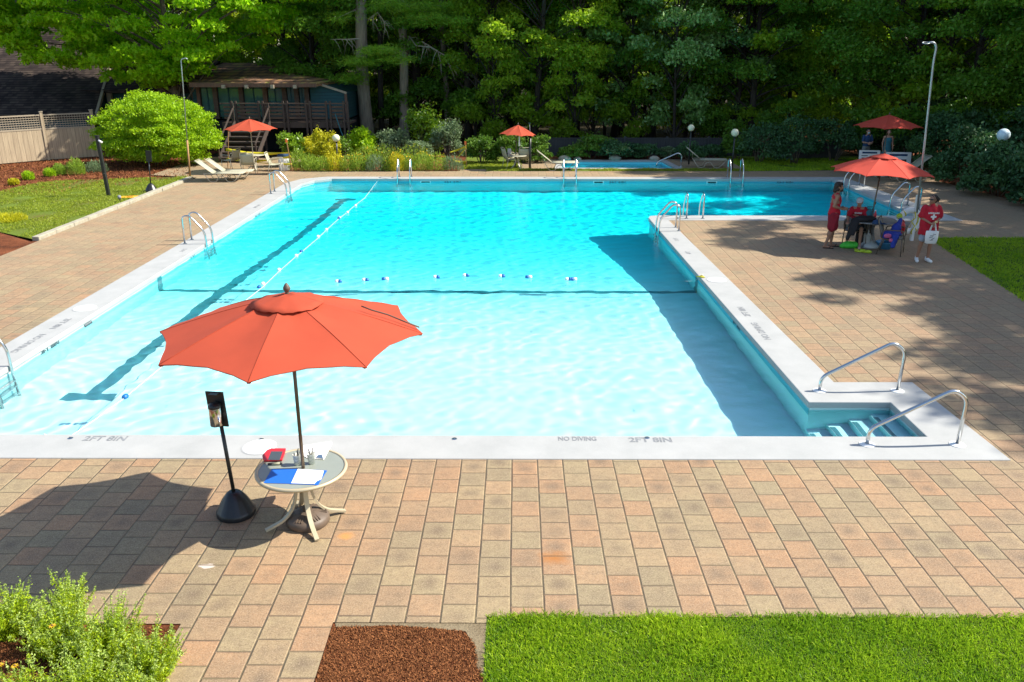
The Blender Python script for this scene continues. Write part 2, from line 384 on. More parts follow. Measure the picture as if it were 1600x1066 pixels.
# ---------------------------------------------------------------- mesh helpers
class MB:
    def __init__(s): s.v = []; s.f = []; s.mi = []; s.cur = 0
    def add(s, vs, fs):
        n = len(s.v); s.v += [tuple(p) for p in vs]
        for f in fs: s.f.append(tuple(i + n for i in f)); s.mi.append(s.cur)
        return s
    def box(s, c, d, rz=0.0, M4=None, bev=0.0):
        x, y, z = d[0] / 2, d[1] / 2, d[2] / 2
        if bev:
            b = min(bev, x * .9, y * .9, z * .9)
            vs = []; q = [(-1, -1), (1, -1), (1, 1), (-1, 1)]
            for zz, ins in ((-z, b), (-z + b, 0), (z - b, 0), (z, b)):
                for (sx, sy) in q:
                    cx_, cy_ = sx * (x - ins), sy * (y - ins)
                    if ins == 0:
                        cc = [(sx * (x - b), sy * y), (sx * x, sy * (y - b))]
                    else:
                        cc = [(cx_, cy_), (cx_, cy_)]
                    if sx * sy > 0: cc = cc[::-1]
                    for p in cc: vs.append(Vector((p[0], p[1], zz)))
            fs = [tuple(range(7, -1, -1)), tuple(range(24, 32))]
            for k in range(3):
                for i in range(8): fs.append((k * 8 + i, k * 8 + (i + 1) % 8, k * 8 + 8 + (i + 1) % 8, k * 8 + 8 + i))
        else:
            vs = [Vector((a * x, b * y, cc * z)) for cc in (-1, 1) for a, b in ((-1, -1), (1, -1), (1, 1), (-1, 1))]
            fs = [(3, 2, 1, 0), (4, 5, 6, 7), (0, 1, 5, 4), (1, 2, 6, 5), (2, 3, 7, 6), (3, 0, 4, 7)]
        m = M4 or Matrix.Rotation(rz, 4, 'Z')
        s.add([m @ p + Vector(c) for p in vs], fs); return s
    def bar(s, p0, p1, w_, h_, up=(0, 0, 1)):
        """square bar between two points"""
        a, b = Vector(p0), Vector(p1); d = (b - a).normalized(); u = Vector(up)
        sd_ = d.cross(u)
        if sd_.length < 1e-4: sd_ = d.cross(Vector((1, 0, 0)))
        sd_.normalize(); u = sd_.cross(d).normalized()
        vs = [p + sd_ * (i * w_ / 2) + u * (j * h_ / 2) for p in (a, b) for i, j in ((-1, -1), (1, -1), (1, 1), (-1, 1))]
        s.add(vs, [(3, 2, 1, 0), (4, 5, 6, 7), (0, 1, 5, 4), (1, 2, 6, 5), (2, 3, 7, 6), (3, 0, 4, 7)]); return s
    def tube(s, pts, r, seg=8, cap=True, flat=1.0):
        P = [Vector(p) for p in pts]; n = len(P)
        rs = r if isinstance(r, (list, tuple)) else [r] * n
        T = []
        for i in range(n):
            d = (P[min(i + 1, n - 1)] - P[max(i - 1, 0)])
            T.append(d.normalized() if d.length > 1e-9 else Vector((0, 0, 1)))
        u = T[0].orthogonal().normalized()
        if abs(T[0].z) > .9: u = (Vector((1, 0, 0)) - T[0] * T[0].x).normalized()
        vs = []
        for i in range(n):
            u = (u - T[i] * u.dot(T[i])).normalized(); w_ = T[i].cross(u)
            for k in range(seg):
                a = 2 * PI * k / seg
                vs.append(P[i] + (u * math.cos(a) + w_ * math.sin(a) * flat) * rs[i])
        fs = [(i * seg + k, i * seg + (k + 1) % seg, (i + 1) * seg + (k + 1) % seg, (i + 1) * seg + k) for i in range(n - 1) for k in range(seg)]
        if cap: fs += [tuple(range(seg - 1, -1, -1)), tuple(range((n - 1) * seg, n * seg))]
        s.add(vs, fs); return s
    def lathe(s, prof, c=(0, 0, 0), seg=20, sx=1.0, sy=1.0, M4=None):
        vs = []
        for (r, z) in prof:
            for k in range(seg):
                a = 2 * PI * k / seg
                p = Vector((max(r, 1e-4) * math.cos(a) * sx, max(r, 1e-4) * math.sin(a) * sy, z))
                if M4: p = M4 @ p
                vs.append(p + Vector(c))
        n = len(prof)
        fs = [(i * seg + k, i * seg + (k + 1) % seg, (i + 1) * seg + (k + 1) % seg, (i + 1) * seg + k) for i in range(n - 1) for k in range(seg)]
        fs += [tuple(range(seg - 1, -1, -1)), tuple(range((n - 1) * seg, n * seg))]
        s.add(vs, fs); return s
    def ball(s, c, r, seg=14, rings=9, M4=None):
        r = r if isinstance(r, (tuple, list)) else (r, r, r)
        vs = []; fs = []
        for i in range(rings + 1):
            t = PI * i / rings
            for k in range(seg):
                a = 2 * PI * k / seg
                p = Vector((r[0] * math.sin(t) * math.cos(a), r[1] * math.sin(t) * math.sin(a), -r[2] * math.cos(t)))
                if M4: p = M4 @ p
                vs.append(p + Vector(c))
        fs = [(i * seg + k, i * seg + (k + 1) % seg, (i + 1) * seg + (k + 1) % seg, (i + 1) * seg + k) for i in range(rings) for k in range(seg)]
        s.add(vs, fs); return s
    def caps(s, p0, p1, r0, r1, seg=12):
        """tapered capsule"""
        a, b = Vector(p0), Vector(p1); d = (b - a).normalized()
        pts = []; rs = []
        for k in range(4):
            t = PI / 2 * k / 4; pts.append(a - d * r0 * math.cos(t)); rs.append(max(r0 * math.sin(t), 1e-4))
        pts.append(a); rs.append(r0); pts.append(b); rs.append(r1)
        for k in range(1, 5):
            t = PI / 2 * k / 4; pts.append(b + d * r1 * math.sin(t)); rs.append(max(r1 * math.cos(t), 1e-4))
        return s.tube(pts, rs, seg)
    def grid(s, P, closeu=False):
        """P: rows of points"""
        nr, nc = len(P), len(P[0]); vs = [p for r_ in P for p in r_]
        fs = [(i * nc + k, i * nc + k + 1, (i + 1) * nc + k + 1, (i + 1) * nc + k) for i in range(nr - 1) for k in range(nc - 1)]
        s.add(vs, fs); return s
    def prism(s, poly, z0, z1):
        n = len(poly); tri = tessellate_polygon([[Vector((p[0], p[1], 0)) for p in poly]])
        vs = [(p[0], p[1], z0) for p in poly] + [(p[0], p[1], z1) for p in poly]
        fs = [tuple(i + n for i in t) for t in tri] + [tuple(reversed(t)) for t in tri]
        fs += [(i, (i + 1) % n, n + (i + 1) % n, n + i) for i in range(n)]
        s.add(vs, fs); return s
    def build(s, name, mat, parent=None, smooth=False, normals=True):
        me = bpy.data.meshes.new(name); me.from_pydata(s.v, [], s.f); me.update()
        if normals:
            import bmesh
            bm = bmesh.new(); bm.from_mesh(me); bmesh.ops.recalc_face_normals(bm, faces=bm.faces); bm.to_mesh(me); bm.free()
        for m in (mat if isinstance(mat, (list, tuple)) else [mat]): me.materials.append(m)
        if len(me.materials) > 1:
            for p, i in zip(me.polygons, s.mi): p.material_index = i
        if smooth:
            for p in me.polygons: p.use_smooth = True
        o = bpy.data.objects.new(name, me); COL.objects.link(o)
        if parent: o.parent = parent
        return o

def smooth_angle(o, ang=40):
    """smooth faces but keep sharp edges"""
    me = o.data
    for p in me.polygons: p.use_smooth = True
    me.set_sharp_from_angle(angle=R(ang))
    return o

def tag(o, label=None, cat=None, group=None, kind=None):
    if label: o['label'] = label
    if cat: o['category'] = cat
    if group: o['group'] = group
    if kind: o['kind'] = kind
    return o

def struct(o, label=None, cat=None):
    o['kind'] = 'structure'
    if label: o['label'] = label
    if cat: o['category'] = cat
    return o

def thing(name, label, cat, loc=(0, 0, 0), rz=0.0, group=None):
    o = bpy.data.objects.new(name, None); COL.objects.link(o)
    o.location = loc; o.rotation_euler = (0, 0, rz); o.empty_display_size = .2
    return tag(o, label, cat, group)

def dup(root, loc=None, rz=None, label=None, group=None, scale=None):
    r = root.copy(); COL.objects.link(r)
    if loc is not None: r.location = loc
    if rz is not None: r.rotation_euler = (0, 0, rz)
    if scale is not None: r.scale = scale if isinstance(scale, (tuple, list)) else (scale,) * 3
    if label: r['label'] = label
    if group: r['group'] = group
    for ch in list(root.children):
        c = ch.copy(); COL.objects.link(c); c.parent = r
        for g_ in list(ch.children):
            d = g_.copy(); COL.objects.link(d); d.parent = c
    return r

def fuse(o, vox=.008, it=3, fac=.5, dec=None):
    """union of the overlapping volumes of o into one continuous skin"""
    m = o.modifiers.new('r', 'REMESH'); m.mode = 'VOXEL'; m.voxel_size = vox; m.use_smooth_shade = True
    if it:
        k = o.modifiers.new('s', 'SMOOTH'); k.factor = fac; k.iterations = it
    dg = bpy.context.evaluated_depsgraph_get(); dg.update()
    me = bpy.data.meshes.new_from_object(o.evaluated_get(dg))
    mats = [x for x in o.data.materials]
    o.modifiers.clear(); old = o.data; me.name = o.name; o.data = me
    me.materials.clear()
    for x in mats: me.materials.append(x)
    for p in me.polygons: p.use_smooth = True; p.material_index = 0
    bpy.data.meshes.remove(old)
    return o

def text(name, body, size, mat, parent=None, loc=(0, 0, 0), xdir=(1, 0, 0), ydir=(0, 1, 0), sx=1.0, ext=.0012, bold=.0, align='CENTER', spacing=1.0):
    c = bpy.data.curves.new(name, 'FONT'); c.body = body; c.size = size; c.align_x = align; c.align_y = 'CENTER'
    c.extrude = ext; c.offset = bold; c.space_character = spacing; c.resolution_u = 3
    o = bpy.data.objects.new(name + '_tmp', c); COL.objects.link(o)
    dg = bpy.context.evaluated_depsgraph_get(); dg.update()
    me = bpy.data.meshes.new_from_object(o.evaluated_get(dg))
    bpy.data.objects.remove(o); bpy.data.curves.remove(c)
    X = Vector(xdir).normalized(); Y = Vector(ydir).normalized(); Z = X.cross(Y)
    for v in me.vertices:
        p = v.co; v.co = Vector(loc) + X * p.x * sx + Y * p.y + Z * p.z
    me.materials.clear(); me.materials.append(mat); me.name = name
    q = bpy.data.objects.new(name, me); COL.objects.link(q)
    if parent: q.parent = parent
    return q

def sheet(name, outer, holes, z, mat, thick=0.0, parent=None):
    """flat polygon with holes"""
    loops = [[Vector((p[0], p[1], 0)) for p in outer]] + [[Vector((p[0], p[1], 0)) for p in h] for h in holes]
    tri = tessellate_polygon(loops); pts = [p for l in loops for p in l]
    mb = MB(); n = len(pts)
    mb.v = [(p.x, p.y, z) for p in pts]; mb.f = [tuple(t) for t in tri]
    if thick:
        mb.v += [(p.x, p.y, z - thick) for p in pts]; mb.f += [tuple(i + n for i in reversed(t)) for t in tri]
        k = 0
        for l in loops:
            m = len(l)
            mb.f += [(k + i, k + (i + 1) % m, n + k + (i + 1) % m, n + k + i) for i in range(m)]
            k += m
    mb.mi = [0] * len(mb.f)
    o = mb.build(name, mat, parent, normals=bool(thick))
    if not thick:
        me = o.data
        if me.polygons and sum(p.normal.z * p.area for p in me.polygons) < 0: me.flip_normals()
        import bmesh
        bm = bmesh.new(); bm.from_mesh(me)
        for f in bm.faces:
            if f.normal.z < 0: f.normal_flip()
        bm.to_mesh(me); bm.free()
    return o

def bez(p0, p1, p2, n=8):
    a, b, c = Vector(p0), Vector(p1), Vector(p2)
    return [a * (1 - t) ** 2 + b * 2 * t * (1 - t) + c * t * t for t in [i / n for i in range(n + 1)]]

def round_path(pts, r, n=5):
    """polyline with rounded corners"""
    P = [Vector(p) for p in pts]; out = [P[0]]
    for i in range(1, len(P) - 1):
        a = P[i - 1] - P[i]; b = P[i + 1] - P[i]
        rr = min(r, a.length * .49, b.length * .49)
        out += bez(P[i] + a.normalized() * rr, P[i], P[i] + b.normalized() * rr, n)
    out.append(P[-1]); return out

# fast leaf meshes -----------------------------------------------------------
def npmesh(name, V, F, mat, tint=None, parent=None, smooth=False):
    me = bpy.data.meshes.new(name)
    V = np.asarray(V, dtype=np.float32); F = np.asarray(F, dtype=np.int32); k = F.shape[1]
    me.vertices.add(len(V)); me.vertices.foreach_set('co', V.ravel())
    me.loops.add(F.size); me.loops.foreach_set('vertex_index', F.ravel())
    me.polygons.add(len(F)); me.polygons.foreach_set('loop_start', np.arange(0, F.size, k, dtype=np.int32))
    me.update(calc_edges=True)
    if smooth: me.polygons.foreach_set('use_smooth', np.ones(len(F), dtype=bool))
    if tint is not None:
        a = me.attributes.new('tint', 'FLOAT', 'POINT'); a.data.foreach_set('value', np.asarray(tint, dtype=np.float32))
    me.materials.append(mat)
    o = bpy.data.objects.new(name, me); COL.objects.link(o)
    if parent: o.parent = parent
    return o

def unit(a): return a / np.maximum(np.linalg.norm(a, axis=1, keepdims=True), 1e-9)

def leafgeo(C, rng, size, aspect=.55, up=.6, axis=None, fold=.18, sizevar=.4):
    """one bent diamond per centre: (verts, faces)"""
    n = len(C)
    u = rng.normal(size=(n, 3)) if axis is None else axis + rng.normal(size=(n, 3)) * .35
    u = unit(u)
    nr = rng.normal(size=(n, 3)) * (1 - up); nr[:, 2] += up
    w_ = unit(np.cross(nr, u)); nn = np.cross(u, w_)
    s_ = size * (1 + sizevar * rng.uniform(-1, 1, size=(n, 1)))
    V = np.stack([C - u * s_, C + w_ * s_ * aspect - nn * s_ * fold, C + u * s_, C - w_ * s_ * aspect - nn * s_ * fold], 1).reshape(-1, 3)
    F = np.arange(4 * n).reshape(n, 4)
    return V, F

def clump_leaves(rng, clumps, per, size, shell=.5, flat=None, **kw):
    """clumps: (x,y,z,rx,ry,rz). leaves sit mostly in the outer part of each clump"""
    cl = np.asarray(clumps, dtype=float); n = len(cl)
    vol = cl[:, 3] * cl[:, 4]; cnt = np.maximum(4, (per * vol / vol.mean())).astype(int)
    idx = np.repeat(np.arange(n), cnt); N_ = len(idx)
    d = unit(rng.normal(size=(N_, 3)))
    d[:, 2] = np.where(d[:, 2] < -.3, -d[:, 2] * .6, d[:, 2])
    rr = (shell + (1 - shell) * rng.uniform(size=(N_, 1)) ** .7)
    rr *= 1 + .22 * rng.normal(size=(N_, 1)) * .6
    C = cl[idx, :3] + d * rr * cl[idx, 3:6]
    V, F = leafgeo(C, rng, size, **kw)
    ct = rng.uniform(0, 1, size=n)
    t = np.clip(.55 * ct[idx] + .45 * rng.uniform(size=N_), 0, 1)
    return V, F, np.repeat(t, 4), C

def limb_mesh(mb, a, b, r0, r1, rnd, sag=.15, n=6, seg=6):
    a, b = Vector(a), Vector(b); L = (b - a).length
    mid = (a + b) / 2 + Vector((rnd.uniform(-1, 1) * L * .08, rnd.uniform(-1, 1) * L * .08, L * sag))
    pts = bez(a, mid, b, n)
    mb.tube(pts, [r0 + (r1 - r0) * i / n for i in range(n + 1)], seg)

def broadleaf(name, label, cat, seed, H, rad, z0, mat, bark, nclump=55, per=230, leaf=.13, trunk_r=.17, keep=None, maxlimb=999, squash=.8, lean=(0, 0), ell=None, limbs=True, csize=1.0, cfac=1.0):
    rng = np.random.default_rng(seed); rnd = random.Random(seed)
    root = thing(name, label, cat)
    clumps = []
    for i in range(nclump):
        if ell:
            cx_, cy_, cz_, ex, ey, ez = ell
            while True:
                p = rng.uniform(-1, 1, 3); q = np.linalg.norm(p)
                if q < 1 and q > .35: break
            p = p / q * (q ** .6)
            x, y, z = cx_ + p[0] * ex, cy_ + p[1] * ey, cz_ + p[2] * ez
            k = 1.0
        else:
            t = rng.uniform(0, 1) ** .9; z = z0 + t * (H - z0)
            prof = math.sin(PI * (0.12 + .83 * t)) ** .7
            a = rng.uniform(0, 2 * PI); rr = rad * prof * (rng.uniform(.25, 1) ** .6)
            x, y = rr * math.cos(a) + lean[0] * z / H, rr * math.sin(a) + lean[1] * z / H
            k = .75 + .5 * prof
        s_ = rng.uniform(.55, 1.15) * k * csize
        if keep and not keep(x, y, z): continue
        clumps.append((x, y, z, s_, s_, s_ * squash))
    V, F, T_, C = clump_leaves(rng, clumps, per, leaf, up=(.3 if not ell else .5))
    mb = MB()
    lx, ly = lean; TH = H * .92
    tp = [Vector((lx * t + .12 * math.sin(3 * t + seed), ly * t + .12 * math.cos(2.5 * t + seed), TH * t)) for t in [i / 7 for i in range(8)]]
    mb.tube(tp, [trunk_r * (1.25 if i == 0 else 1) * (1 - .85 * i / 7) for i in range(8)], 9)
    if limbs:
        for c in clumps[:maxlimb]:
            zb = max(.06 * H if not ell else rnd.uniform(1.6, 3.2), c[2] - rnd.uniform(.8, 2.2) * (1 if not ell else 1.6)); t = min(.98, zb / TH); k = min(6, int(t * 7)); fr = t * 7 - k
            base = tp[k].lerp(tp[k + 1], fr)
            L = (Vector(c[:3]) - base).length
            limb_mesh(mb, base, c[:3], min(trunk_r * .4, .014 + .009 * L), .008, rnd)
    tr = mb.build('trunk', bark, root, smooth=True, normals=False)
    npmesh('crown', V, F, mat, T_, root)
    return root

def shrubgeo(rng, rx, ry, h, n, leaf, lumps=14, layered=False, up=.5, base=0.05):
    """lumpy mound of leaves standing on z=0"""
    cl = []
    for i in range(lumps):
        a = rng.uniform(0, 2 * PI); e = rng.uniform(0, 1)
        z = h * (.12 + .72 * e); k = math.sqrt(max(.05, 1 - (z / h * .95) ** 2))
        q = rng.uniform(.45, .8) * k
        s_ = rng.uniform(.28, .42)
        cl.append((rx * q * math.cos(a), ry * q * math.sin(a), z, rx * s_, ry * s_, h * s_ * (.45 if layered else .7)))
    cl.append((0, 0, h * .45, rx * .7, ry * .7, h * .5))
    per = n / len(cl)
    V, F, T_, C = clump_leaves(rng, cl, per, leaf, up=up)
    keep = (C[:, 2] > base)
    kv = np.repeat(keep, 4); V = V[kv]; T_ = T_[kv]; F = np.arange(len(V)).reshape(-1, 4)
    return V, F, T_

def shrub(name, label, cat, loc, rx, ry, h, n, leaf, mat, seed, lumps=14, layered=False, up=.5, group=None, bark=None):
    rng = np.random.default_rng(seed); root = thing(name, label, cat, loc, 0, group)
    V, F, T_ = shrubgeo(rng, rx, ry, h, n, leaf, lumps, layered, up)
    npmesh('foliage', V, F, mat, T_, root)
    mb = MB(); rnd = random.Random(seed)
    for i in range(7):
        a = rnd.uniform(0, 2 * PI); q = rnd.uniform(.3, .65)
        limb_mesh(mb, (.1 * rx * math.cos(a), .1 * ry * math.sin(a), 0), (rx * q * math.cos(a), ry * q * math.sin(a), h * rnd.uniform(.5, .8)), .025, .008, rnd, .1, 4, 5)
    mb.build('stem', bark or M['bark'], root, smooth=True, normals=False)
    return root
# ---------------------------------------------------------------- pool and paving
def offset(poly, d):
    """offset a CCW polygon outwards by d"""
    n = len(poly); out = []
    for i in range(n):
        p0, p1, p2 = Vector(poly[i - 1]), Vector(poly[i]), Vector(poly[(i + 1) % n])
        a = (p1 - p0).normalized(); b = (p2 - p1).normalized()
        na = Vector((a.y, -a.x)); nb = Vector((b.y, -b.x))
        k = d / max(.2, (1 + na.dot(nb)))
        out.append((p1 + (na + nb) * k)[:])
    return out

WZ = -0.13
INN = [(-8.35, 10.09), (5.53, 10.09), (5.53, 11.31), (4.33, 11.31), (4.09, 25.45), (4.17, 25.75), (4.45, 25.85), (12.5, 25.85), (12.65, 33.7), (-7.45, 33.7), (-8.05, 33.2), (-8.35, 32.3)]
OUT = [(-9.0, 9.44), (6.25, 9.46), (6.17, 12.07), (4.95, 12.06), (4.62, 25.13), (13.55, 25.14), (13.3, 34.25), (-7.75, 34.25), (-8.65, 33.6), (-9.0, 32.5)]
coping = sheet('pool_coping', OUT, [offset(INN, -.035)], .014, M['coping'], .10)
bv = coping.modifiers.new('b', 'BEVEL'); bv.width = .012; bv.segments = 2; bv.limit_method = 'ANGLE'
struct(coping)

mb = MB(); n = len(INN)
vs = [(p[0], p[1], -.06) for p in INN] + [(p[0], p[1], -2.7) for p in INN]
mb.add(vs, [(i, (i + 1) % n, n + (i + 1) % n, n + i) for i in range(n)])
pw = mb.build('pool_wall', M['poolwall'], normals=False); struct(pw)
me = pw.data
# cyan bounce light off the water, painted as a band on the shaded walls
mb = MB()
def band(p, q, z0, z1, off=.006):
    a, b = Vector((p[0], p[1], 0)), Vector((q[0], q[1], 0)); d = (b - a).normalized(); nn = Vector((-d.y, d.x, 0)) * off
    mb.add([a + nn + Vector((0, 0, z0)), b + nn + Vector((0, 0, z0)), b + nn + Vector((0, 0, z1)), a + nn + Vector((0, 0, z1))], [(0, 1, 2, 3)])
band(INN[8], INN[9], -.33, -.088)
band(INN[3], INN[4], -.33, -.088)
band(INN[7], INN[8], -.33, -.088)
tb = mb.build('waterline_bounce_tint', M['bounce_band'], pw, normals=False)

def floor_z(y):
    P = [(0, -1.10), (10, -1.12), (18.8, -1.25), (22.5, -1.7), (26, -2.15), (60, -2.3)]
    for (a, za), (b, zb) in zip(P, P[1:]):
        if y <= b: return za + (zb - za) * (y - a) / (b - a)
mb = MB(); ys = [10.0, 18.8, 22.5, 26, 33.9]
for a, b in zip(ys, ys[1:]):
    mb.add([(-8.6, a, floor_z(a)), (4.6, a, floor_z(a)), (4.6, b, floor_z(b)), (-8.6, b, floor_z(b))], [(0, 1, 2, 3)])
mb.add([(4.6, 25.7, floor_z(25.7)), (12.9, 25.7, floor_z(25.7)), (12.9, 33.9, floor_z(33.9)), (4.6, 33.9, floor_z(33.9))], [(0, 1, 2, 3)])
pf = mb.build('pool_floor', M['poolfloor'], normals=False); struct(pf)
# entry steps in the corner bay
mb = MB(); ml = MB()
for k in range(4):
    x1 = 5.53 - .30 * k; top = -.30 - .20 * k
    mb.box(((x1 + 4.2) / 2 if k == 9 else (x1 - .15), 10.725, (top - 1.4) / 2), (.30, 1.17, 1.4 + top))
    ml.box((x1 - .30 + .045, 10.725, top + .004), (.075, .95, .006))
stp = mb.build('pool_step', M['poolwall']); struct(stp)
ml.build('step_edge_strip', M['laneline'], stp)

def floor_strip(mb, pts, off=.006):
    """polygon laid on the floor"""
    mb.add([(x, y, floor_z(y) + off) for x, y in pts], [tuple(range(len(pts)))])
mb = MB(); ysl = [12.75, 18.8, 22.5, 26, 31.7]
for a, b in zip(ysl, ysl[1:]):
    fx = lambda y: -7.05 + (y - 12.7) * .024
    floor_strip(mb, [(fx(a) - .14, a), (fx(a) + .14, a), (fx(b) + .14, b), (fx(b) - .14, b)])
floor_strip(mb, [(-7.47, 12.48), (-6.63, 12.48), (-6.63, 12.75), (-7.47, 12.75)], .008)
floor_strip(mb, [(-6.98, 31.7), (-6.18, 31.7), (-6.18, 31.98), (-6.98, 31.98)], .008)
ll = mb.build('lane_line', M['laneline'], pf, normals=False)
mb = MB(); floor_strip(mb, [(-8.34, 18.68), (4.2, 18.72), (4.2, 18.92), (-8.34, 18.88)], .012)
mb.add([(-8.343, 18.66, -.11), (-8.343, 18.90, -.11), (-8.343, 18.90, -1.25), (-8.343, 18.66, -1.25)], [(0, 1, 2, 3)])
mb.add([(4.19, 18.70, -.11), (4.19, 18.94, -.11), (4.19, 18.94, -1.25), (4.19, 18.70, -1.25)], [(3, 2, 1, 0)])
mb.build('depth_line', M['laneline'], pf, normals=False)

SLOPE = .052
# the water surface: a real wavy sheet
def water_sheet(name, rects, z, mat, step, amp, seed):
    x0 = min(r[0] for r in rects); x1 = max(r[2] for r in rects); y0 = min(r[1] for r in rects); y1 = max(r[3] for r in rects)
    nx = int((x1 - x0) / step) + 2; ny = int((y1 - y0) / step) + 2
    xs = x0 + np.arange(nx) * step; yy = y0 + np.arange(ny) * step
    X, Y = np.meshgrid(xs, yy); rng = np.random.default_rng(seed); Z = np.zeros_like(X)
    for k in range(84):
        wl = rng.uniform(.20, .55) if k < 56 else (rng.uniform(.55, 1.2) if k < 76 else rng.uniform(1.2, 2.6))
        a = rng.uniform(0, 2 * PI) if k % 2 else rng.normal(2.2, .5); ph = rng.uniform(0, 6.28)
        Z += wl ** 1.15 * np.sin((X * math.cos(a) + Y * math.sin(a)) * 2 * PI / wl + ph + .6 * np.sin(X * .7 + Y * .5 + k))
    env = .9 + .12 * np.sin(X * .45 + 1.3) * np.sin(Y * .38 + .4) + .08 * np.sin(X * 1.1 + Y * .9)
    Z = Z * amp * env
    # rings spreading from a few spots
    for (cx_, cy_, wl, A) in ((-3.9, 10.6, .34, .0011), (-8.0, 12.2, .30, .0012), (.5, 9.9, .42, .0008), (-7.9, 22.0, .42, .0016)):
        d = np.hypot(X - cx_, Y - cy_); Z += A * np.sin(d * 2 * PI / wl) * np.exp(-((d - 1.6) / 1.6) ** 2)
    # calm the steepest ripples: smooth locally wherever the surface tilts too much
    for it in range(160):
        gy_, gx_ = np.gradient(Z, step); sl_ = np.hypot(gx_, gy_)
        bad = sl_ > SLOPE
        if not bad.any(): break
        for q in range(3):
            bp = np.pad(bad, 1, 'edge'); bad = bp[1:-1, 1:-1] | bp[2:, 1:-1] | bp[:-2, 1:-1] | bp[1:-1, 2:] | bp[1:-1, :-2]
        Zp = np.pad(Z, 1, 'edge'); avg = (Zp[1:-1, 2:] + Zp[1:-1, :-2] + Zp[2:, 1:-1] + Zp[:-2, 1:-1]) / 4
        Z = np.where(bad, Z * .5 + avg * .5, Z)
    ok = np.zeros((ny - 1, nx - 1), bool)
    cxs = (xs[:-1] + step / 2)[None, :]; cys = (yy[:-1] + step / 2)[:, None]
    for r in rects: ok |= (cxs > r[0] - step) & (cxs < r[2] + step) & (cys > r[1] - step) & (cys < r[3] + step)
    J, I = np.nonzero(ok); a = J * nx + I
    F = np.stack([a, a + 1, a + nx + 1, a + nx], 1)
    used = np.unique(F); remap = np.full(nx * ny, -1); remap[used] = np.arange(len(used))
    V = np.stack([X.ravel(), Y.ravel(), Z.ravel() + z], 1)[used]
    o = npmesh(name, V, remap[F], mat, smooth=True)
    o.cycles.is_caustics_caster = True
    return o
wt = water_sheet('water', [(-8.38, 10.06, 4.36, 33.73), (4.3, 25.82, 12.7, 33.73), (4.3, 10.06, 5.56, 11.34)], WZ, M['water'], .047, .00078, 12)
struct(wt)

# wading pool behind
WP = [(1.95, 37.0), (6.95, 36.95), (6.75, 39.5), (2.15, 39.5)]
wc = sheet('wading_pool_coping', offset(WP, .28), [WP], .014, M['coping'], .08); struct(wc)
mb = MB(); n = 4
mb.add([(p[0], p[1], -.05) for p in WP] + [(p[0], p[1], -.6) for p in WP], [(i, (i + 1) % n, n + (i + 1) % n, n + i) for i in range(n)] + [(7, 6, 5, 4)])
wpw = mb.build('wading_pool_basin', M['wading'], normals=False); struct(wpw)
wt2 = water_sheet('wading_pool_water', [(1.97, 36.97, 6.93, 39.48)], -.12, M['water2'], .14, .0003, 8); struct(wt2)

# depth markings -----------------------------------------------------------
def marking(body, loc, xd, yd, size, sx=1.0, mat='marking', parent=coping, bold=.0035, label=None):
    o = text('depth_marking', body, size, M[mat], parent, loc, xd, yd, sx, .0008, bold)
    return o
Z0 = .0165
marking('NO DIVING', (.81, 10.02, Z0), (1, 0, 0), (0, 1, 0), .17, .58, bold=.0035)
marking('2FT 8IN', (1.78, 9.99, Z0), (1, 0, 0), (0, 1, 0), .19, .9, bold=.004)
marking('2FT 8IN', (-5.47, 9.99, Z0), (1, 0, 0), (0, 1, 0), .19, .9, bold=.004)
for a, yy_ in (('2FT 8IN', 15.0), ('NO DIVING', 13.9)):
    marking(a, (-8.62, yy_ - .1, Z0), (0, -1, 0), (1, 0, 0), .17, 1.1)
for a, yy_ in (('2FT 8IN', 15.75), ('NO DIVING', 14.55)):
    marking(a, (4.50, yy_, Z0), (0, 1, 0), (-1, 0, 0), .17, 1.1)
marking('5 FT', (-8.62, 21.0, Z0), (0, -1, 0), (1, 0, 0), .15, 1.2)
marking('6FT 6IN', (-8.6, 27.4, Z0), (0, -1, 0), (1, 0, 0), .15, 1.2)
marking('5 FT', (4.36, 22.4, Z0), (0, 1, 0), (-1, 0, 0), .15, 1.2)
marking('6FT', (4.38, 20.8, Z0), (0, 1, 0), (-1, 0, 0), .15, 1.2)
marking('2FT 8IN', (-8.335, 13.95, -.135), (0, 1, 0), (0, 0, 1), .19, 1.0, 'markdark', pw)
marking('5 FT', (-8.335, 20.9, -.135), (0, 1, 0), (0, 0, 1), .18, 1.0, 'markdark', pw)
marking('6FT 6IN', (-8.335, 26.6, -.135), (0, 1, 0), (0, 0, 1), .18, 1.0, 'markdark', pw)
marking('2FT 8IN', (4.243, 15.3, -.135), (0, -1, 0), (0, 0, 1), .17, 1.0, 'markdark', pw)
for px_ in (707, 965, 1227):
    marking('6FT 6IN', (hz(px_, 284, 33.68)[0], 33.685, -.135), (1, 0, 0), (0, 0, 1), .17, 1.15, 'markdark', pw)
for px_ in (665, 935, 1112):
    X_ = hz(px_, 286, 33.7)[0]
    mb = MB()
    for d, s_ in (((0, .07), (.42, .035)), ((0, -.07), (.42, .035)), ((-.19, 0), (.04, .105)), ((.19, 0), (.04, .105))):
        mb.box((X_ + d[0], 33.682, -.15 + d[1]), (s_[0], .02, s_[1]))
    sk_ = mb.build('skimmer_opening', M['white'], pw)
    MB().box((X_, 33.688, -.15), (.34, .008, .105)).build('skimmer_shade', M['dark'], sk_)  # near-black panel paints the shade inside the opening
mb = MB(); mb.box((-8.338, 15.35, -.17), (.02, .28, .12)); mb.build('skimmer_opening', M['marking'], pw)

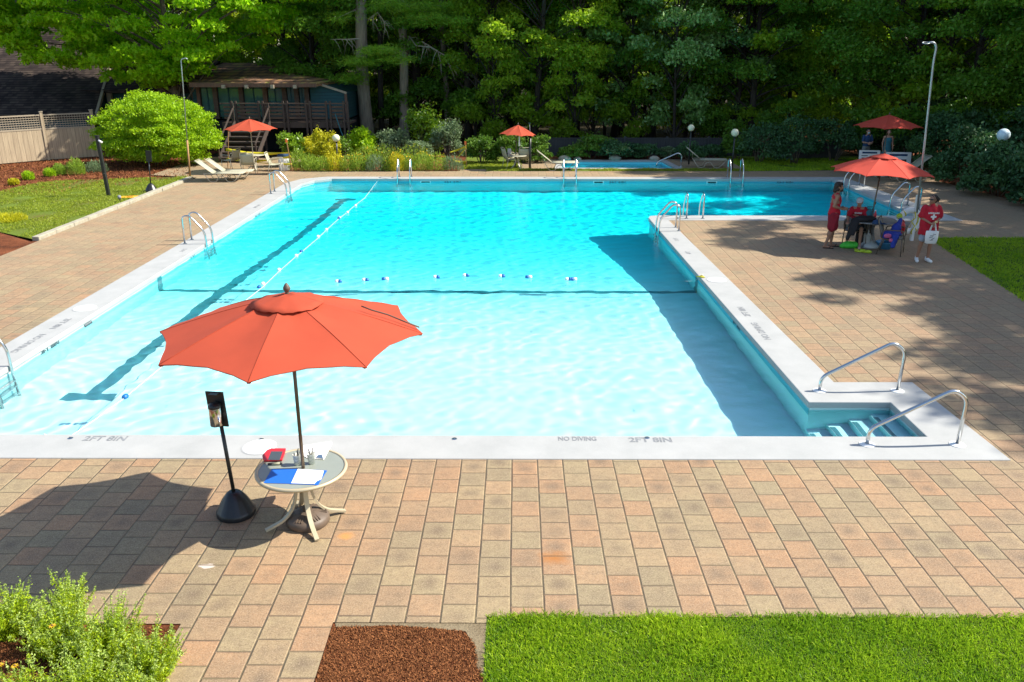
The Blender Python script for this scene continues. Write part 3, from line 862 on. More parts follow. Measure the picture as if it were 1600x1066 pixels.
# ground --------------------------------------------------------------------
DECK = [(-13.0, -3), (-3.0, -3), (-3.0, -3.01), (-1.66, -3.01), (-1.66, -3), (-13, -3)]
DK = [(-13.0, 6.24), (-3.03, 6.24), (-3.03, -2), (-1.66, -2), (-1.66, 6.27), (-.27, 6.27), (-.27, 6.36), (9.05, 6.38), (10.5, 16.59), (11.36, 22.68), (32, 22.72),
      (32, 25.5), (20, 26.2), (17.2, 27.9), (16.7, 33.2), (16.9, 36.6), (12.6, 36.2), (9.9, 36.0), (9.9, 40.2), (.2, 40.2), (.2, 36.6), (.2, 36.0), (-1.3, 36.0), (-1.3, 36.6), (-2.45, 36.6), (-2.45, 36.0), (-9.95, 36.0), (-9.95, 40.6), (-15.2, 40.6), (-15.2, 34.8), (-13.0, 34.0)]
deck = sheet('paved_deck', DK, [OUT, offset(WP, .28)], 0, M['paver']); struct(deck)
# the open soil where nothing else lies, below everything
gr = sheet('ground', [(-260, -60), (260, -60), (260, 320), (-260, 320)], [[(-12.5, 8), (-12.5, 35), (.5, 35), (.5, 39.9), (9.5, 39.9), (9.5, 35), (13.8, 35), (13.8, 24.8), (8.2, 24.8), (8.2, 8)]], -.05, M['soil']); struct(gr)

# lawn and beds
lawnL = [gp(0, 362), gp(55, 374), (-13.2, 22.2), (-13.2, 33.7), gp(299, 274.5), gp(253, 277), gp(197, 279), gp(140, 281), gp(100, 282), gp(65, 285), gp(30, 291), gp(0, 299)]
lf = lawnL[-1]; lawnL = lawnL[:2] + lawnL[2:] + [(lf[0] - 6, lf[1] - 1.5), (lawnL[0][0] - 9, lawnL[0][1])]
lwl = sheet('lawn', lawnL, [], -.012, M['lawnfar']); struct(lwl)
lwr = sheet('lawn', [(11.36, 22.68), (10.5, 16.59), (9.05, 6.3), (30, 6.3), (30, 22.7)], [], -.008, M['lawnsoil']); struct(lwr)
lwf = sheet('lawn', [(-.27, 6.36), (-.27, 1), (9.05, 1), (9.05, 6.38)], [], -.008, M['lawnsoil']); struct(lwf)
for nm, pts in (('a', [(9.9, 36.02), (12.6, 36.2), (16.9, 36.7), (16.9, 41.5), (9.9, 41.5)]), ('b', [(-2.45, 36.6), (-1.3, 36.6), (-1.3, 36.0), (.2, 36.0), (.2, 41.5), (-2.45, 41.5)]), ('c', [(.2, 40.2), (9.9, 40.2), (9.9, 41.5), (.2, 41.5)])):
    struct(sheet('back_lawn', pts, [], -.008, M['lawnfar'] if nm != 'c' else M['mulch']))
struct(sheet('grass_strip', [(.2, 36.0), (9.9, 36.0), (9.9, 36.55), (.2, 36.6)], [], .006, M['lawnfar']))
struct(sheet('mulch_bed', [(-34, 19), (-13.0, 19), (-13.0, 22.1), (-13.3, 33.7), (-15.2, 34.8), (-15.2, 44), (-34, 44)], [], -.03, M['mulch']))
struct(sheet('mulch_bed', [(-9.95, 36.0), (-2.45, 36.0), (-2.45, 43), (-9.95, 43)], [], -.01, M['mulch']))
struct(sheet('mulch_bed', [(-13, 6.24), (-13, -2), (-3.03, -2), (-3.03, 6.24)], [], -.01, M['mulch']))
struct(sheet('mulch_bed', [(-1.66, 6.27), (-1.66, -2), (-.27, -2), (-.27, 6.27)], [], -.012, M['mulch']))
struct(sheet('soil_edge', [(-1.64, 6.27), (-1.62, 6.21), (-1.1, 6.235), (-.75, 6.20), (-.45, 6.16), (-.36, 5.95), (-.33, 5.7), (-.27, 5.6), (-.27, 6.27)], [], -.006, M['sand']))
struct(sheet('juniper_bed', [(17.2, 27.9), (20, 26.2), (32, 25.5), (45, 25.5), (45, 60), (17, 60), (16.9, 36.6), (16.7, 33.2)], [], -.02, M['mulch']))

# kerb stones along the left lawn
p0 = Vector((-13.1, 22.25, 0)); mb = MB(); y = 22.25; rnd = random.Random(3)
while y < 33.6:
    L = rnd.uniform(.85, 1.1); mb.box((-13.12 + rnd.uniform(-.012, .012), y + L / 2, .03), (.20, L - .015, .13), rnd.uniform(-.006, .006), bev=.012); y += L
struct(mb.build('kerb', M['stone']))

# fittings -------------------------------------------------------------------
def lid(i, px, py, label):
    g0 = gp(px, py)
    root = thing('skimmer_lid', label, 'pool lid', (g0[0], g0[1], .014))
    MB().lathe([(.215, 0), (.215, .006), (.20, .010), (.001, .010)], seg=28).build('cover', M['white'], root)
    MB().lathe([(.235, 0), (.235, .004), (.216, .004), (.216, 0)], seg=28).build('ring', M['coping'], root)
lid(0, 133, 483, 'round white skimmer lid on the left coping by its depth text')
lid(1, 406, 700, 'round white skimmer lid in the front coping behind the black ash stand')
lid(2, 1120, 438.5, 'small round white skimmer lid on the right coping')
def anchor(px, py, z, label):
    g0 = gp(px, py, z); r_ = thing('rope_anchor', label, 'rope anchor', (g0[0], g0[1], z))
    MB().lathe([(.036, 0), (.036, .004), (.02, .008), (.001, .008)], seg=14).build('cup', M['steel'], r_)
    MB().tube([(-.015, 0, .005), (-.01, 0, .018), (.01, 0, .018), (.015, 0, .005)], .004, 6).build('eye_bolt', M['blackmetal'], r_)
anchor(710, 686, .014, 'small metal rope anchor in the middle of the front coping')
anchor(408, 687, .014, 'small metal rope anchor in the front coping near the skimmer lid')
anchor(1011, 684.5, .014, 'small metal rope anchor within the grey depth text right of the NO DIVING words')
anchor(110, 685, .014, 'small metal rope anchor in the front coping where the lane rope ends')

def make_ladder(name, label, cat):
    root = thing(name, label, cat)
    for s in (-1, 1):
        x = s * .25
        pts = round_path([(x, -.50, .01), (x, -.50, .74), (x, -.30, .78), (x, .06, .36), (x, .12, -1.25)], .16, 6)
        r_ = MB().tube(pts, .024, 10).build('rail', M['steel'], root, smooth=True, normals=False)
        f_ = MB().lathe([(.055, 0), (.055, .008), (.03, .02), (.025, .02)], (x, -.50, .014), 14).build('flange', M['steel'], r_)
    for k, z in enumerate((-.36, -.66, -.96)):
        MB().box((0, .12, z), (.46, .085, .03), bev=.006).build('tread', M['steel'], root)
    return root
lad = make_ladder('pool_ladder', 'steel ladder on the left wall in full sun', 'pool ladder')
lad.location = (-8.35, 22.0, 0); lad.rotation_euler = (0, 0, -PI / 2); lad['group'] = 'steel ladders round the pool'
def lad2(x, y, rz, label, sx=1): dup(lad, (x, y, 0), rz, label, scale=(sx, 1, 1))
lad2(-8.35, 30.2, -PI / 2, 'steel ladder at the far end of the left wall, by the loungers')
lad2(-8.35, 12.42, -PI / 2, 'steel ladder cut off by the left edge of the photo')
lad2(gp(630, 281)[0], 33.7, PI, 'steel ladder on the far wall in front of the flower bed')
lad2(gp(891, 281)[0], 33.7, PI, 'steel ladder on the far wall in front of the wading pool')
lad2(gp(1152, 281)[0], 33.7, PI, 'steel ladder on the far wall at the right, below a globe lamp')
lad2(5.45, 25.85, 0, 'steel ladder into the deep arm just past the inner corner')
lad2(4.13, 23.75, PI / 2, 'steel ladder on the right wall of the main pool near the inner corner')
lad2(12.6, 31.9, PI / 2, 'steel ladder at the far right corner, half hidden by the big red umbrella')
lad2(12.5, 27.3, PI / 2, 'wide pair of steel ladder rails right of the life ring pole', 1.7)

def handrail(label, y, off=0):
    root = thing('stair_handrail', label, 'handrail', (0, y, 0), 0, 'handrails at the pool steps')
    pts = round_path([(4.60, 0, .01), (4.60, 0, .24), (5.62, 0, .80), (5.80, 0, .66), (5.78, 0, .01)], .14, 6)
    MB().tube(pts, .026, 12).build('rail', M['steel'], root, smooth=True, normals=False)
    for x in (4.60, 5.78):
        MB().lathe([(.10, 0), (.10, .008), (.05, .022), (.03, .022)], (x, 0, .014), 20).build('flange', M['white'], root)
handrail('curved steel handrail nearer the camera beside the pool steps', 9.88)
handrail('curved steel handrail on the far side of the pool steps', 11.70)

# ropes with floats
def rope(name, label, pts, floats, r=.012):
    root = thing(name, label, 'float rope', (pts[0][0], pts[0][1], 0))
    O = Vector((pts[0][0], pts[0][1], 0))
    MB().tube([Vector(p) - O for p in pts], r * .42, 6).build('rope', M['rope'], root, smooth=True, normals=False)
    for (x, y, c, d) in floats:
        X = Vector((d[0], d[1], 0)).normalized(); m4 = Matrix(((X.x, -X.y, 0, 0), (X.y, X.x, 0, 0), (0, 0, 1, 0), (0, 0, 0, 1)))
        mb = MB(); prof = [(.015, -.055), (.036, -.045), (.045, -.015), (.045, .015), (.036, .045), (.015, .055)]
        rot = m4 @ Matrix.Rotation(PI / 2, 4, 'Y')
        if c == 'b': mb.lathe(prof, (x - O.x, y - O.y, WZ + .02), 14, M4=rot); mt = [M['float_blue']]
        elif c == 'w': mb.lathe(prof, (x - O.x, y - O.y, WZ + .02), 14, M4=rot); mt = [M['white']]
        else:
            p1 = [(.016, -.082), (.040, -.074), (.049, -.04), (.049, 0)]; p2 = [(.049, 0.001), (.049, .04), (.040, .074), (.016, .082)]
            mb.lathe(p1, (x - O.x, y - O.y, WZ + .02), 14, M4=rot); mb.cur = 1; mb.lathe(p2, (x - O.x, y - O.y, WZ + .02), 14, M4=rot)
            mt = [M['float_blue'], M['white']] if c == 'bw' else [M['white'], M['float_blue']]
        mb.build('float', mt, root, smooth=True)
z = WZ + .012
def wp(px, py): g_ = gp(px, py, WZ); return (g_[0], g_[1], z)
lane_px = [(590, 291), (570, 310), (554, 322), (542, 333), (530, 342), (510, 360), (498, 372), (472, 394), (462, 402), (437, 424), (410, 450), (350, 497), (270, 560), (196, 622), (150, 656), (112, 682)]
pts = [(-5.62, 33.66, -.1)] + [wp(*p) for p in lane_px[1:]] + [(-6.33, 10.16, -.02), (-6.35, 10.10, .03)]
fl = [(555.5, 322.5, 'w'), (543, 333, 'w'), (530, 342, 'bw'), (510, 360, 'w'), (497, 371, 'w'), (471, 394, 'b'), (463, 401, 'w'), (436, 423, 'w'), (411, 445, 'w'), (405, 450, 'b'), (330, 512, 'w'), (196, 622, 'b')]
rope('lane_rope', 'white lane rope with small floats running down the left side of the pool', pts, [(wp(a, b)[0], wp(a, b)[1], c, (.05, 1)) for a, b, c in fl])
cp = [(395, 449), (440, 447), (490, 443), (530, 441.5), (571, 439), (602, 437.5), (682, 434.5), (728, 432), (784, 433), (826, 434), (892, 438), (960, 441), (1030, 441)]
ptc = [wp(*p) for p in cp]; ptc = [(p[0], p[1], WZ - .012 - .01 * (i % 2)) for i, p in enumerate(ptc)] + [(4.12, 18.6, WZ + .0), (4.3, 18.62, .03)]
flc = [(529, 441.5, 'wb'), (571, 439, 'wb'), (602, 437.5, 'bw'), (682, 434.5, 'wb'), (728, 432, 'wb'), (784, 433, 'wb'), (826, 434.5, 'bw'), (888, 438, 'wb'), (896, 438, 'bw')]
rope('safety_rope', 'safety rope with blue and white floats across the middle of the pool', ptc, [(wp(a, b)[0], wp(a, b)[1], c, (1, .02 * (i % 3 - 1))) for i, (a, b, c) in enumerate(flc)], .008)
kn = gp(1092, 434, .014)
mb = MB(); mb.tube([(kn[0], kn[1], .03), (kn[0] + .06, kn[1] + .02, .06), (kn[0] + .12, kn[1] - .02, .03), (kn[0] + .05, kn[1] - .04, .04), (kn[0] - .05, kn[1] + .03, .035)], .016, 6)
tag(mb.build('rope_knot', M['yellow'], smooth=True), 'yellow knotted cord on the right coping at the rope end', 'cord')
for o in (pw, pf, stp, ll, tb, wpw): o.cycles.is_caustics_receiver = True
for o in bpy.data.objects:
    if o.name.startswith(('depth_line', 'lane_line', 'step_edge')): o.cycles.is_caustics_receiver = True
# ---------------------------------------------------------------- umbrellas
def umbrella(name, label, loc, Rr, ze, top, pole_bot=0.0, mat='umbrella', pole='bronze', rot=0.0, tilt=(0, 0), vent=True, finial=(.05, .12), base=None, group='red parasols round the pool', seed=1, knob=None):
    rnd = random.Random(seed)
    root = thing(name, label, 'parasol', loc, rot, group)
    tx, ty = tilt
    tm = Matrix.Rotation(R(tx), 4, 'X') @ Matrix.Rotation(R(ty), 4, 'Y')
    nS, nR, nA = 8, 8, 6; rows = []
    for j in range(nR + 1):
        t = j / nR; row = []
        for k in range(nS * nA + 1):
            s = k / nA; fr = s - math.floor(s); a = 2 * PI * s / nS
            ch = math.cos(PI / nS) / math.cos((fr - .5) * 2 * PI / nS)
            conc = 1 - .055 * math.sin(PI * fr) * t ** 3
            r = Rr * t * ch * conc
            z = top - (top - ze) * (t ** 1.12) * ch - .030 * math.sin(PI * fr) * math.sin(PI * t) ** .8 - .006 * math.sin(14 * fr + 5 * t + k * .3) * math.exp(-((t - .3) / .2) ** 2) - .004 * math.sin(6 * PI * fr + j) * t
            if j == 0: r = .02
            row.append(tm @ Vector((r * math.cos(a), r * math.sin(a), z)))
        rows.append(row)
    can = MB().grid(rows).build('canopy', M[mat], root, smooth=True)
    sm = can.modifiers.new('t', 'SOLIDIFY'); sm.thickness = .003
    me = can.data; at = me.attributes.get('sharp_edge') or me.attributes.new('sharp_edge', 'BOOLEAN', 'EDGE')
    nc = nS * nA + 1
    for e in me.edges:
        a_, b_ = e.vertices
        if (abs(a_ - b_) == nc and (a_ % nc) % nA == 0) or min(a_, b_) >= nR * nc: at.data[e.index].value = True
    sm_ = MB()
    for k in range(nS): sm_.tube([rows[j][k * nA] + Vector((0, 0, .002)) for j in range(1, nR + 1)], .0035, 4)
    sm_.build('seam', M[mat], can, smooth=True, normals=False)
    # hem stitched along the edge
    hem = [rows[-1][k] for k in range(nS * nA)]; hem.append(hem[0])
    MB().tube([p + Vector((0, 0, -.004)) for p in hem], .006, 5, cap=False).build('hem', M[mat], can, smooth=True, normals=False)
    if vent:
        rows = []
        for j in range(5):
            t = j / 4; row = []
            for k in range(nS * 6 + 1):
                s = k / 6; fr = s - math.floor(s); a = 2 * PI * s / nS
                ch = math.cos(PI / nS) / math.cos((fr - .5) * 2 * PI / nS)
                r = Rr * .27 * t * (1 + .02 * math.sin(3 * a + seed) + .008 * math.sin(17 * a))
                tt = r / Rr
                z = top - (top - ze) * (tt ** 1.12) + .011 + .005 * math.sin(9 * a + seed) * t * t + .004 * math.sin(23 * a) * t
                if j == 0: r = .02
                row.append(tm @ Vector((r * math.cos(a), r * math.sin(a), z)))
            rows.append(row)
        vc = MB().grid(rows).build('vent_cap', M[mat], can, smooth=True)
        m_ = vc.modifiers.new('t', 'SOLIDIFY'); m_.thickness = .003
    for k in range(nS):
        a = 2 * PI * k / nS
        p0 = tm @ Vector((.05 * math.cos(a), .05 * math.sin(a), top - .03)); p1 = tm @ Vector((Rr * .985 * math.cos(a), Rr * .985 * math.sin(a), ze - .012))
        rb = MB().bar(p0, p1, .014, .02).build('rib', M[pole], root)
        ps = p0.lerp(p1, .52); MB().bar(Vector((.03 * math.cos(a), .03 * math.sin(a), ze - .12)), ps, .01, .012).build('strut', M[pole], rb)
        if rnd.random() < 2: MB().box(p1, (.03, .03, .02), a).build('rib_tip', M[mat], rb)
    MB().tube([(0, 0, pole_bot), (0, 0, ze * .5), tm @ Vector((0, 0, top))], .019, 12).build('pole', M[pole], root, smooth=True, normals=False)
    MB().lathe([(.035, ze - .15), (.04, ze - .13), (.04, ze - .09), (.03, ze - .08)], seg=14).build('hub', M[pole], root, smooth=True)
    fr_, fh = finial
    prof = [(.02, 0), (.028, .01), (.016, .025), (fr_ * .6, .035), (fr_, .06 * fh / .12), (fr_ * .95, .075 * fh / .12), (fr_ * .5, .105 * fh / .12), (.004, fh)]
    T_ = tm @ Vector((0, 0, top - .005)); MB().lathe(prof, T_, 16).build('finial', M['brownbase' if fr_ < .04 else 'bronze'], root, smooth=True)
    if knob: MB().box((0, -.03, knob), (.05, .06, .07), bev=.01).build('crank', M[pole], root)
    if base: base(root)
    return root

UX, UY = -2.285, 7.96
def near_base(root):
    b = MB(); b.lathe([(.22, 0), (.235, .02), (.235, .075), (.215, .10), (.11, .145), (.05, .155), (.05, .20), (.03, .205)], seg=28)
    for k in range(6):
        a = 2 * PI * k / 6 + .3
        for d in (-.03, 0, .03):
            b.bar((.07 * math.cos(a) - d * math.sin(a), .07 * math.sin(a) + d * math.cos(a), .148), (.205 * math.cos(a) - d * math.sin(a), .205 * math.sin(a) + d * math.cos(a), .110), .010, .012)
    smooth_angle(b.build('weighted_base', M['brownbase'], root), 40)
un = umbrella('patio_umbrella', 'big orange red parasol through the round table by the near pool edge', (UX, UY, 0), 1.335, 2.205, 2.60, .14, rot=R(-1), base=near_base, tilt=(0, 0), seed=4, finial=(.036, .125))
# closing strap that lies over one panel
MB().tube([Vector((Rr_ * math.cos(R(3 + 5 * i)), Rr_ * math.sin(R(3 + 5 * i)), 2.62 - .40 * (Rr_ / 1.335) ** 1.12 + .012)) for i, Rr_ in [(0, 1.30), (.5, 1.12), (1.2, .98), (1.4, .82), (2.2, .72)]], .008, 5).build('closing_strap', M['brownbase'], un, smooth=True)

# near table ----------------------------------------------------------------
def round_table(name, label, loc, r, h, top='glasstop', fr='beige', legs=4, rz=.5, spread=.42):
    root = thing(name, label, 'table', loc, rz, None)
    MB().lathe([(.02, h - .012), (r - .02, h - .012), (r - .02, h - .002), (.02, h - .002)], seg=48).build('table_top', M[top], root)
    prof = [(r - .022, h - .03), (r + .004, h - .03), (r + .012, h - .015), (r + .006, h + .003), (r - .010, h + .006), (r - .026, h + .001)]
    rim = MB(); n_ = 56
    vs = [(q[0] * math.cos(2 * PI * k / n_), q[0] * math.sin(2 * PI * k / n_), q[1]) for k in range(n_) for q in prof]; m_ = len(prof)
    rim.add(vs, [(k * m_ + i, ((k + 1) % n_) * m_ + i, ((k + 1) % n_) * m_ + (i + 1) % m_, k * m_ + (i + 1) % m_) for k in range(n_) for i in range(m_)])
    rim.build('rim', M[fr], root, smooth=True)
    for k in range(legs):
        a = 2 * PI * k / legs + .35; c, s = math.cos(a), math.sin(a)
        P = [(.16 * c, .16 * s, h - .03), (.10 * c, .10 * s, h - .12), (.075 * c, .075 * s, h - .26), (.12 * c, .12 * s, .22), (.23 * c, .23 * s, .09), (spread * c, spread * s, .022)]
        P = round_path(P, .14, 5)
        vs = []; 
        for i, p in enumerate(P):
            d = (P[min(i + 1, len(P) - 1)] - P[max(0, i - 1)]).normalized(); sd_ = Vector((-s, c, 0)); nn = d.cross(sd_).normalized()
            for (u_, v_) in ((-1, -1), (1, -1), (1, 1), (-1, 1)): vs.append(p + sd_ * u_ * .024 + nn * v_ * .012)
        L = len(P)
        fs = [(i * 4 + k_, i * 4 + (k_ + 1) % 4, (i + 1) * 4 + (k_ + 1) % 4, (i + 1) * 4 + k_) for i in range(L - 1) for k_ in range(4)] + [(3, 2, 1, 0), (L * 4 - 4, L * 4 - 3, L * 4 - 2, L * 4 - 1)]
        MB().add(vs, fs).build('leg', M[fr], root)
    hb = MB(); hb.tube([(.07 * math.cos(2 * PI * k / 16), .07 * math.sin(2 * PI * k / 16), h - .24) for k in range(17)], .010, 6, cap=False)
    hb.tube([(.10 * math.cos(2 * PI * k / 16), .10 * math.sin(2 * PI * k / 16), h - .06) for k in range(17)], .010, 6, cap=False)
    hb.build('ring', M[fr], root, smooth=True, normals=False)
    return root
TH = .665
round_table('round_table', 'round glass patio table with curved beige legs in front of the pool', (UX - .02, UY, 0), .475, TH, rz=R(8), spread=.44)
ZT = TH + .001
def tp(px, py, z=ZT): g_ = gp(px, py, z); return Vector((g_[0], g_[1], z))
def quad_on(px, z=ZT, th=.002):
    P = [tp(*p, z) for p in px]; mb = MB(); n_ = len(P)
    mb.add([p for p in P] + [p + Vector((0, 0, th)) for p in P], [tuple(range(n_ - 1, -1, -1)), tuple(range(n_, 2 * n_))] + [(i, (i + 1) % n_, n_ + (i + 1) % n_, n_ + i) for i in range(n_)])
    return mb
fo = thing('folder', 'open blue folder lying on the front of the round table', 'folder', (0, 0, 0))
quad_on([(412, 755), (425, 733), (463, 733), (453, 756)]).build('cover', M['blue'], fo)
quad_on([(453, 756.5), (463, 733), (511, 735.5), (500, 753), (497, 759), (490, 757.5)]).build('cover', M['blue'], fo)
quad_on([(455, 755.3), (465.5, 733), (506, 736), (502, 749), (495, 752), (491, 756.5)], ZT + .003, .003).build('paper_sheet', M['paper'], fo)
pl_ = MB()
for k in range(9):
    t_ = .12 + .085 * k; a_ = tp(464.5 - 8 * t_ * 1.05, 734 + 20 * t_, ZT + .007).lerp(tp(505 - 3.5 * t_, 736.5 + 14 * t_, ZT + .007), .10); b_ = tp(464.5 - 8 * t_ * 1.05, 734 + 20 * t_, ZT + .007).lerp(tp(505 - 3.5 * t_, 736.5 + 14 * t_, ZT + .007), .80 - .22 * (k % 3 == 2))
    pl_.bar(a_, b_, .0022, .0006)
pl_.build('ruled_lines', M['marking'], fo)
pp = thing('clipboard', 'white papers on a clipboard behind the cups on the round table', 'papers', (0, 0, 0))
quad_on([(473, 712), (474, 697), (518, 690), (519, 694), (506, 718.5), (480, 716)], ZT + .001, .004).build('paper_sheet', M['paper'], pp)
quad_on([(494, 716), (497, 712), (503, 711), (505, 717.5)], ZT + .006, .008).build('metal_clip', M['steel'], pp)
tb_ = thing('tablet', 'tablet in a chunky red case on the left of the round table', 'tablet', (0, 0, 0))
mb = quad_on([(411, 719.5), (410, 714), (417, 706), (424, 703), (447, 703), (445, 711), (441, 721), (413, 722)], ZT + .002, .022)
case = mb.build('case', M['red'], tb_); bv = case.modifiers.new('b', 'BEVEL'); bv.width = .006; bv.segments = 2
quad_on([(418.5, 718.5), (424, 705.5), (442, 705.5), (437, 719.2)], ZT + .0245, .001).build('screen', M['screen'], tb_)
mb = MB(); a = tp(418, 725.5, ZT + .014); b_ = tp(441, 724, ZT + .014); mb.tube([a, a.lerp(b_, .08), a.lerp(b_, .92), b_], [.010, .013, .013, .010], 10)
sgl = thing('marker_case', 'small black and olive tube lying in front of the red tablet', 'case', (0, 0, 0))
mb.build('barrel', M['black'], sgl, smooth=True)
MB().tube([a.lerp(b_, .3), a.lerp(b_, .85)], .0138, 10).build('label_band', simple('olive_band', (.32, .31, .20), .5), sgl, smooth=True)
def cup(px, py, label, seed, pat):
    rnd = random.Random(seed); c = tp(px, py); root = thing('pen_cup', label, 'cup', c, 0, None)
    body = MB().lathe([(.032, 0), (.045, .12), (.047, .122), (.043, .122), (.031, .01), (.001, .01)], seg=18).build('cup', pat, root, smooth=True)
    for k in range(6):
        a = rnd.uniform(0, 6.28); q = rnd.uniform(.012, .026); L = rnd.uniform(.14, .19)
        MB().tube([(-.008 * math.cos(a), -.008 * math.sin(a), .012), (q * math.cos(a) * 1.3, q * math.sin(a) * 1.3, L)], .0042, 6).build('pen', M['blackmetal'] if k % 3 else M['marking'], root)
pat = simple('patterned_paper_cup', (.62, .64, .58), .6, 0, .45, 60)
cup(465, 726, 'paper cup full of black pens left of the parasol pole', 3, pat)
cup(487, 724, 'paper cup holding pens and a pencil right of the parasol pole', 5, pat)

# ash stand ------------------------------------------------------------------
def ash_stand():
    root = thing('ash_stand', 'black cone based ash stand with steel bin beside the round table', 'ash stand', (-3.13, 8.13, 0), 0, None)
    b = MB(); prof = [(.205, 0), (.212, .015), (.212, .06), (.20, .075), (.135, .20), (.085, .265), (.06, .285), (.03, .29)]
    n_ = 48; vs = []
    for (r, z) in prof:
        for k in range(n_):
            a = 2 * PI * k / n_; rib = 1 - (.045 if (k % 6) == 0 and .05 < z < .26 else 0)
            vs.append((r * rib * math.cos(a), r * rib * math.sin(a), z))
    m_ = len(prof); b.add(vs, [(i * n_ + k, i * n_ + (k + 1) % n_, (i + 1) * n_ + (k + 1) % n_, (i + 1) * n_ + k) for i in range(m_ - 1) for k in range(n_)] + [tuple(range((m_ - 1) * n_, m_ * n_))])
    smooth_angle(b.build('cone_base', M['black'], root), 50)
    t = Vector((-.055, .02, 1.10)); MB().tube([(0, 0, .27), t], .021, 12).build('pole', M['blackmetal'], root, smooth=True, normals=False)
    rot = Matrix.Rotation(R(-14), 4, 'Z') @ Matrix.Rotation(R(-3), 4, 'Y')
    pl = MB(); c = t + Vector((-.02, 0, .17)); pl.box(c, (.215, .014, .40), M4=rot, bev=.002); pl.box(c + Vector((0, -.04, .19)), (.10, .07, .008), M4=rot)
    pl.build('back_plate', M['blackmetal'], root)
    bn = MB(); bn.lathe([(.060, -.15), (.066, -.145), (.066, .06), (.060, .075), (.03, .08)], c + Vector((.0, -.066, -.01)), 24); bn.build('steel_bin', M['steel'], root, smooth=True)
    MB().lathe([(.0665, .055), (.069, .06), (.066, .09), (.035, .11), (.001, .112)], c + Vector((.0, -.066, -.01)), 24).build('lid', M['blackmetal'], root, smooth=True)
    return root
a1 = ash_stand()
g_ = gp(237, 299); a2 = dup(a1, (g_[0], g_[1], 0), R(190), 'black ash stand on the left lawn in front of the big round bush')

# sling chairs --------------------------------------------------------------
def make_chair(name, label, fr='beige', sl='sling'):
    """faces -Y, origin on the ground under the seat"""
    root = thing(name, label, 'chair', (0, 0, 0), 0, None)
    rows = []
    prof = [(-.24, .43), (-.20, .425), (0, .395), (.17, .40), (.225, .43), (.27, .56), (.33, .76), (.36, .86)]
    for y, z in prof: rows.append([(x, y, z - .02 * (1 - (x / .25) ** 2)) for x in (-.25, -.12, 0, .12, .25)])
    s1 = MB().grid(rows[:5]).build('seat', M[sl], root, smooth=True); s2 = MB().grid(rows[4:]).build('backrest', M[sl], root, smooth=True)
    for q in (s1, s2): m_ = q.modifiers.new('t', 'SOLIDIFY'); m_.thickness = .006
    for s in (-1, 1):
        MB().tube([(s * .26, y, z) for y, z in prof], .013, 7).build('side_rail', M[fr], root, smooth=True, normals=False)
        MB().tube(round_path([(s * .28, .23, .44), (s * .29, .20, .64), (s * .30, -.26, .65), (s * .28, -.27, .44)], .07, 4), .014, 7).build('armrest', M[fr], root, smooth=True, normals=False)
        MB().tube([(s * .27, -.25, .43), (s * .29, -.27, 0)], .013, 7).build('leg', M[fr], root, smooth=True, normals=False)
        MB().tube([(s * .27, .20, .42), (s * .29, .30, 0)], .013, 7).build('leg', M[fr], root, smooth=True, normals=False)
    MB().tube([(-.27, -.25, .41), (.27, -.25, .41)], .011, 6).build('cross_bar', M[fr], root, smooth=True, normals=False)
    MB().tube(round_path([(-.26, .36, .86), (-.24, .37, .90), (.24, .37, .90), (.26, .36, .86)], .03, 3), .013, 7).build('top_bar', M[fr], root, smooth=True, normals=False)
    return root
ch = make_chair('sling_chair', 'beige sling chair seen from behind under the left parasol', 'beigefar')
CG = 'sling chairs round the tables'
ch['group'] = CG
def place(px, py, rz, label, first=False, col=None):
    g_ = gp(px, py)
    if first: ch.location = (g_[0], g_[1], 0); ch.rotation_euler = (0, 0, R(rz)); return ch
    return dup(ch, (g_[0], g_[1], 0), R(rz), label)
place(390, 272, 8 + 180, '', True)
place(432, 272, 95, 'beige sling chair turned sideways beside the white bin')
place(362, 265, 250, 'dull grey green sling chair in the shade of the big round bush')
place(798, 263, 110, 'beige sling chair with a white towel on its back left of the middle parasol pole')
place(818, 262, 190, 'beige sling chair right behind the black post under the middle parasol')
def plain_table(px, py, r, h, label):
    g_ = gp(px, py); return round_table('patio_table', label, (g_[0], g_[1], 0), r, h, 'sling', 'beigefar', rz=.2, spread=.36)
plain_table(398, 266, .48, .66, 'round beige table under the left parasol, caution tape behind it')
plain_table(808, 264, .40, .58, 'small round table under the middle parasol by the dark hedge')
tw = thing('towel', 'white towel hung on a chair left of the middle parasol pole', 'towel', (*gp(796, 262), .55))
MB().box((0, 0, .1), (.16, .05, .34), bev=.02).build('cloth', M['shirtwhite'], tw)
umbrella('patio_umbrella', 'orange red parasol at the left in front of the wooden deck house', (*gp(398, 268), 0), 1.09, 1.75, 2.17, 0, 'umbrella', 'beige', rot=.3, vent=False, seed=2, finial=(.03, .10))
mu = umbrella('patio_umbrella', 'small orange red parasol tilted slightly right in front of the dark hedge', (*gp(806, 264), 0), .80, 1.46, 1.86, 0, 'umbrella', 'bronze', rot=.2, vent=False, seed=3, tilt=(0, 3), finial=(.03, .10))
MB().tube([(.13, -.1, 1.46), (.13, -.1, 1.2), (.14, -.1, .98)], [.02, .028, .045], 8).build('tie_strap', M['shirtwhite'], mu, smooth=True)

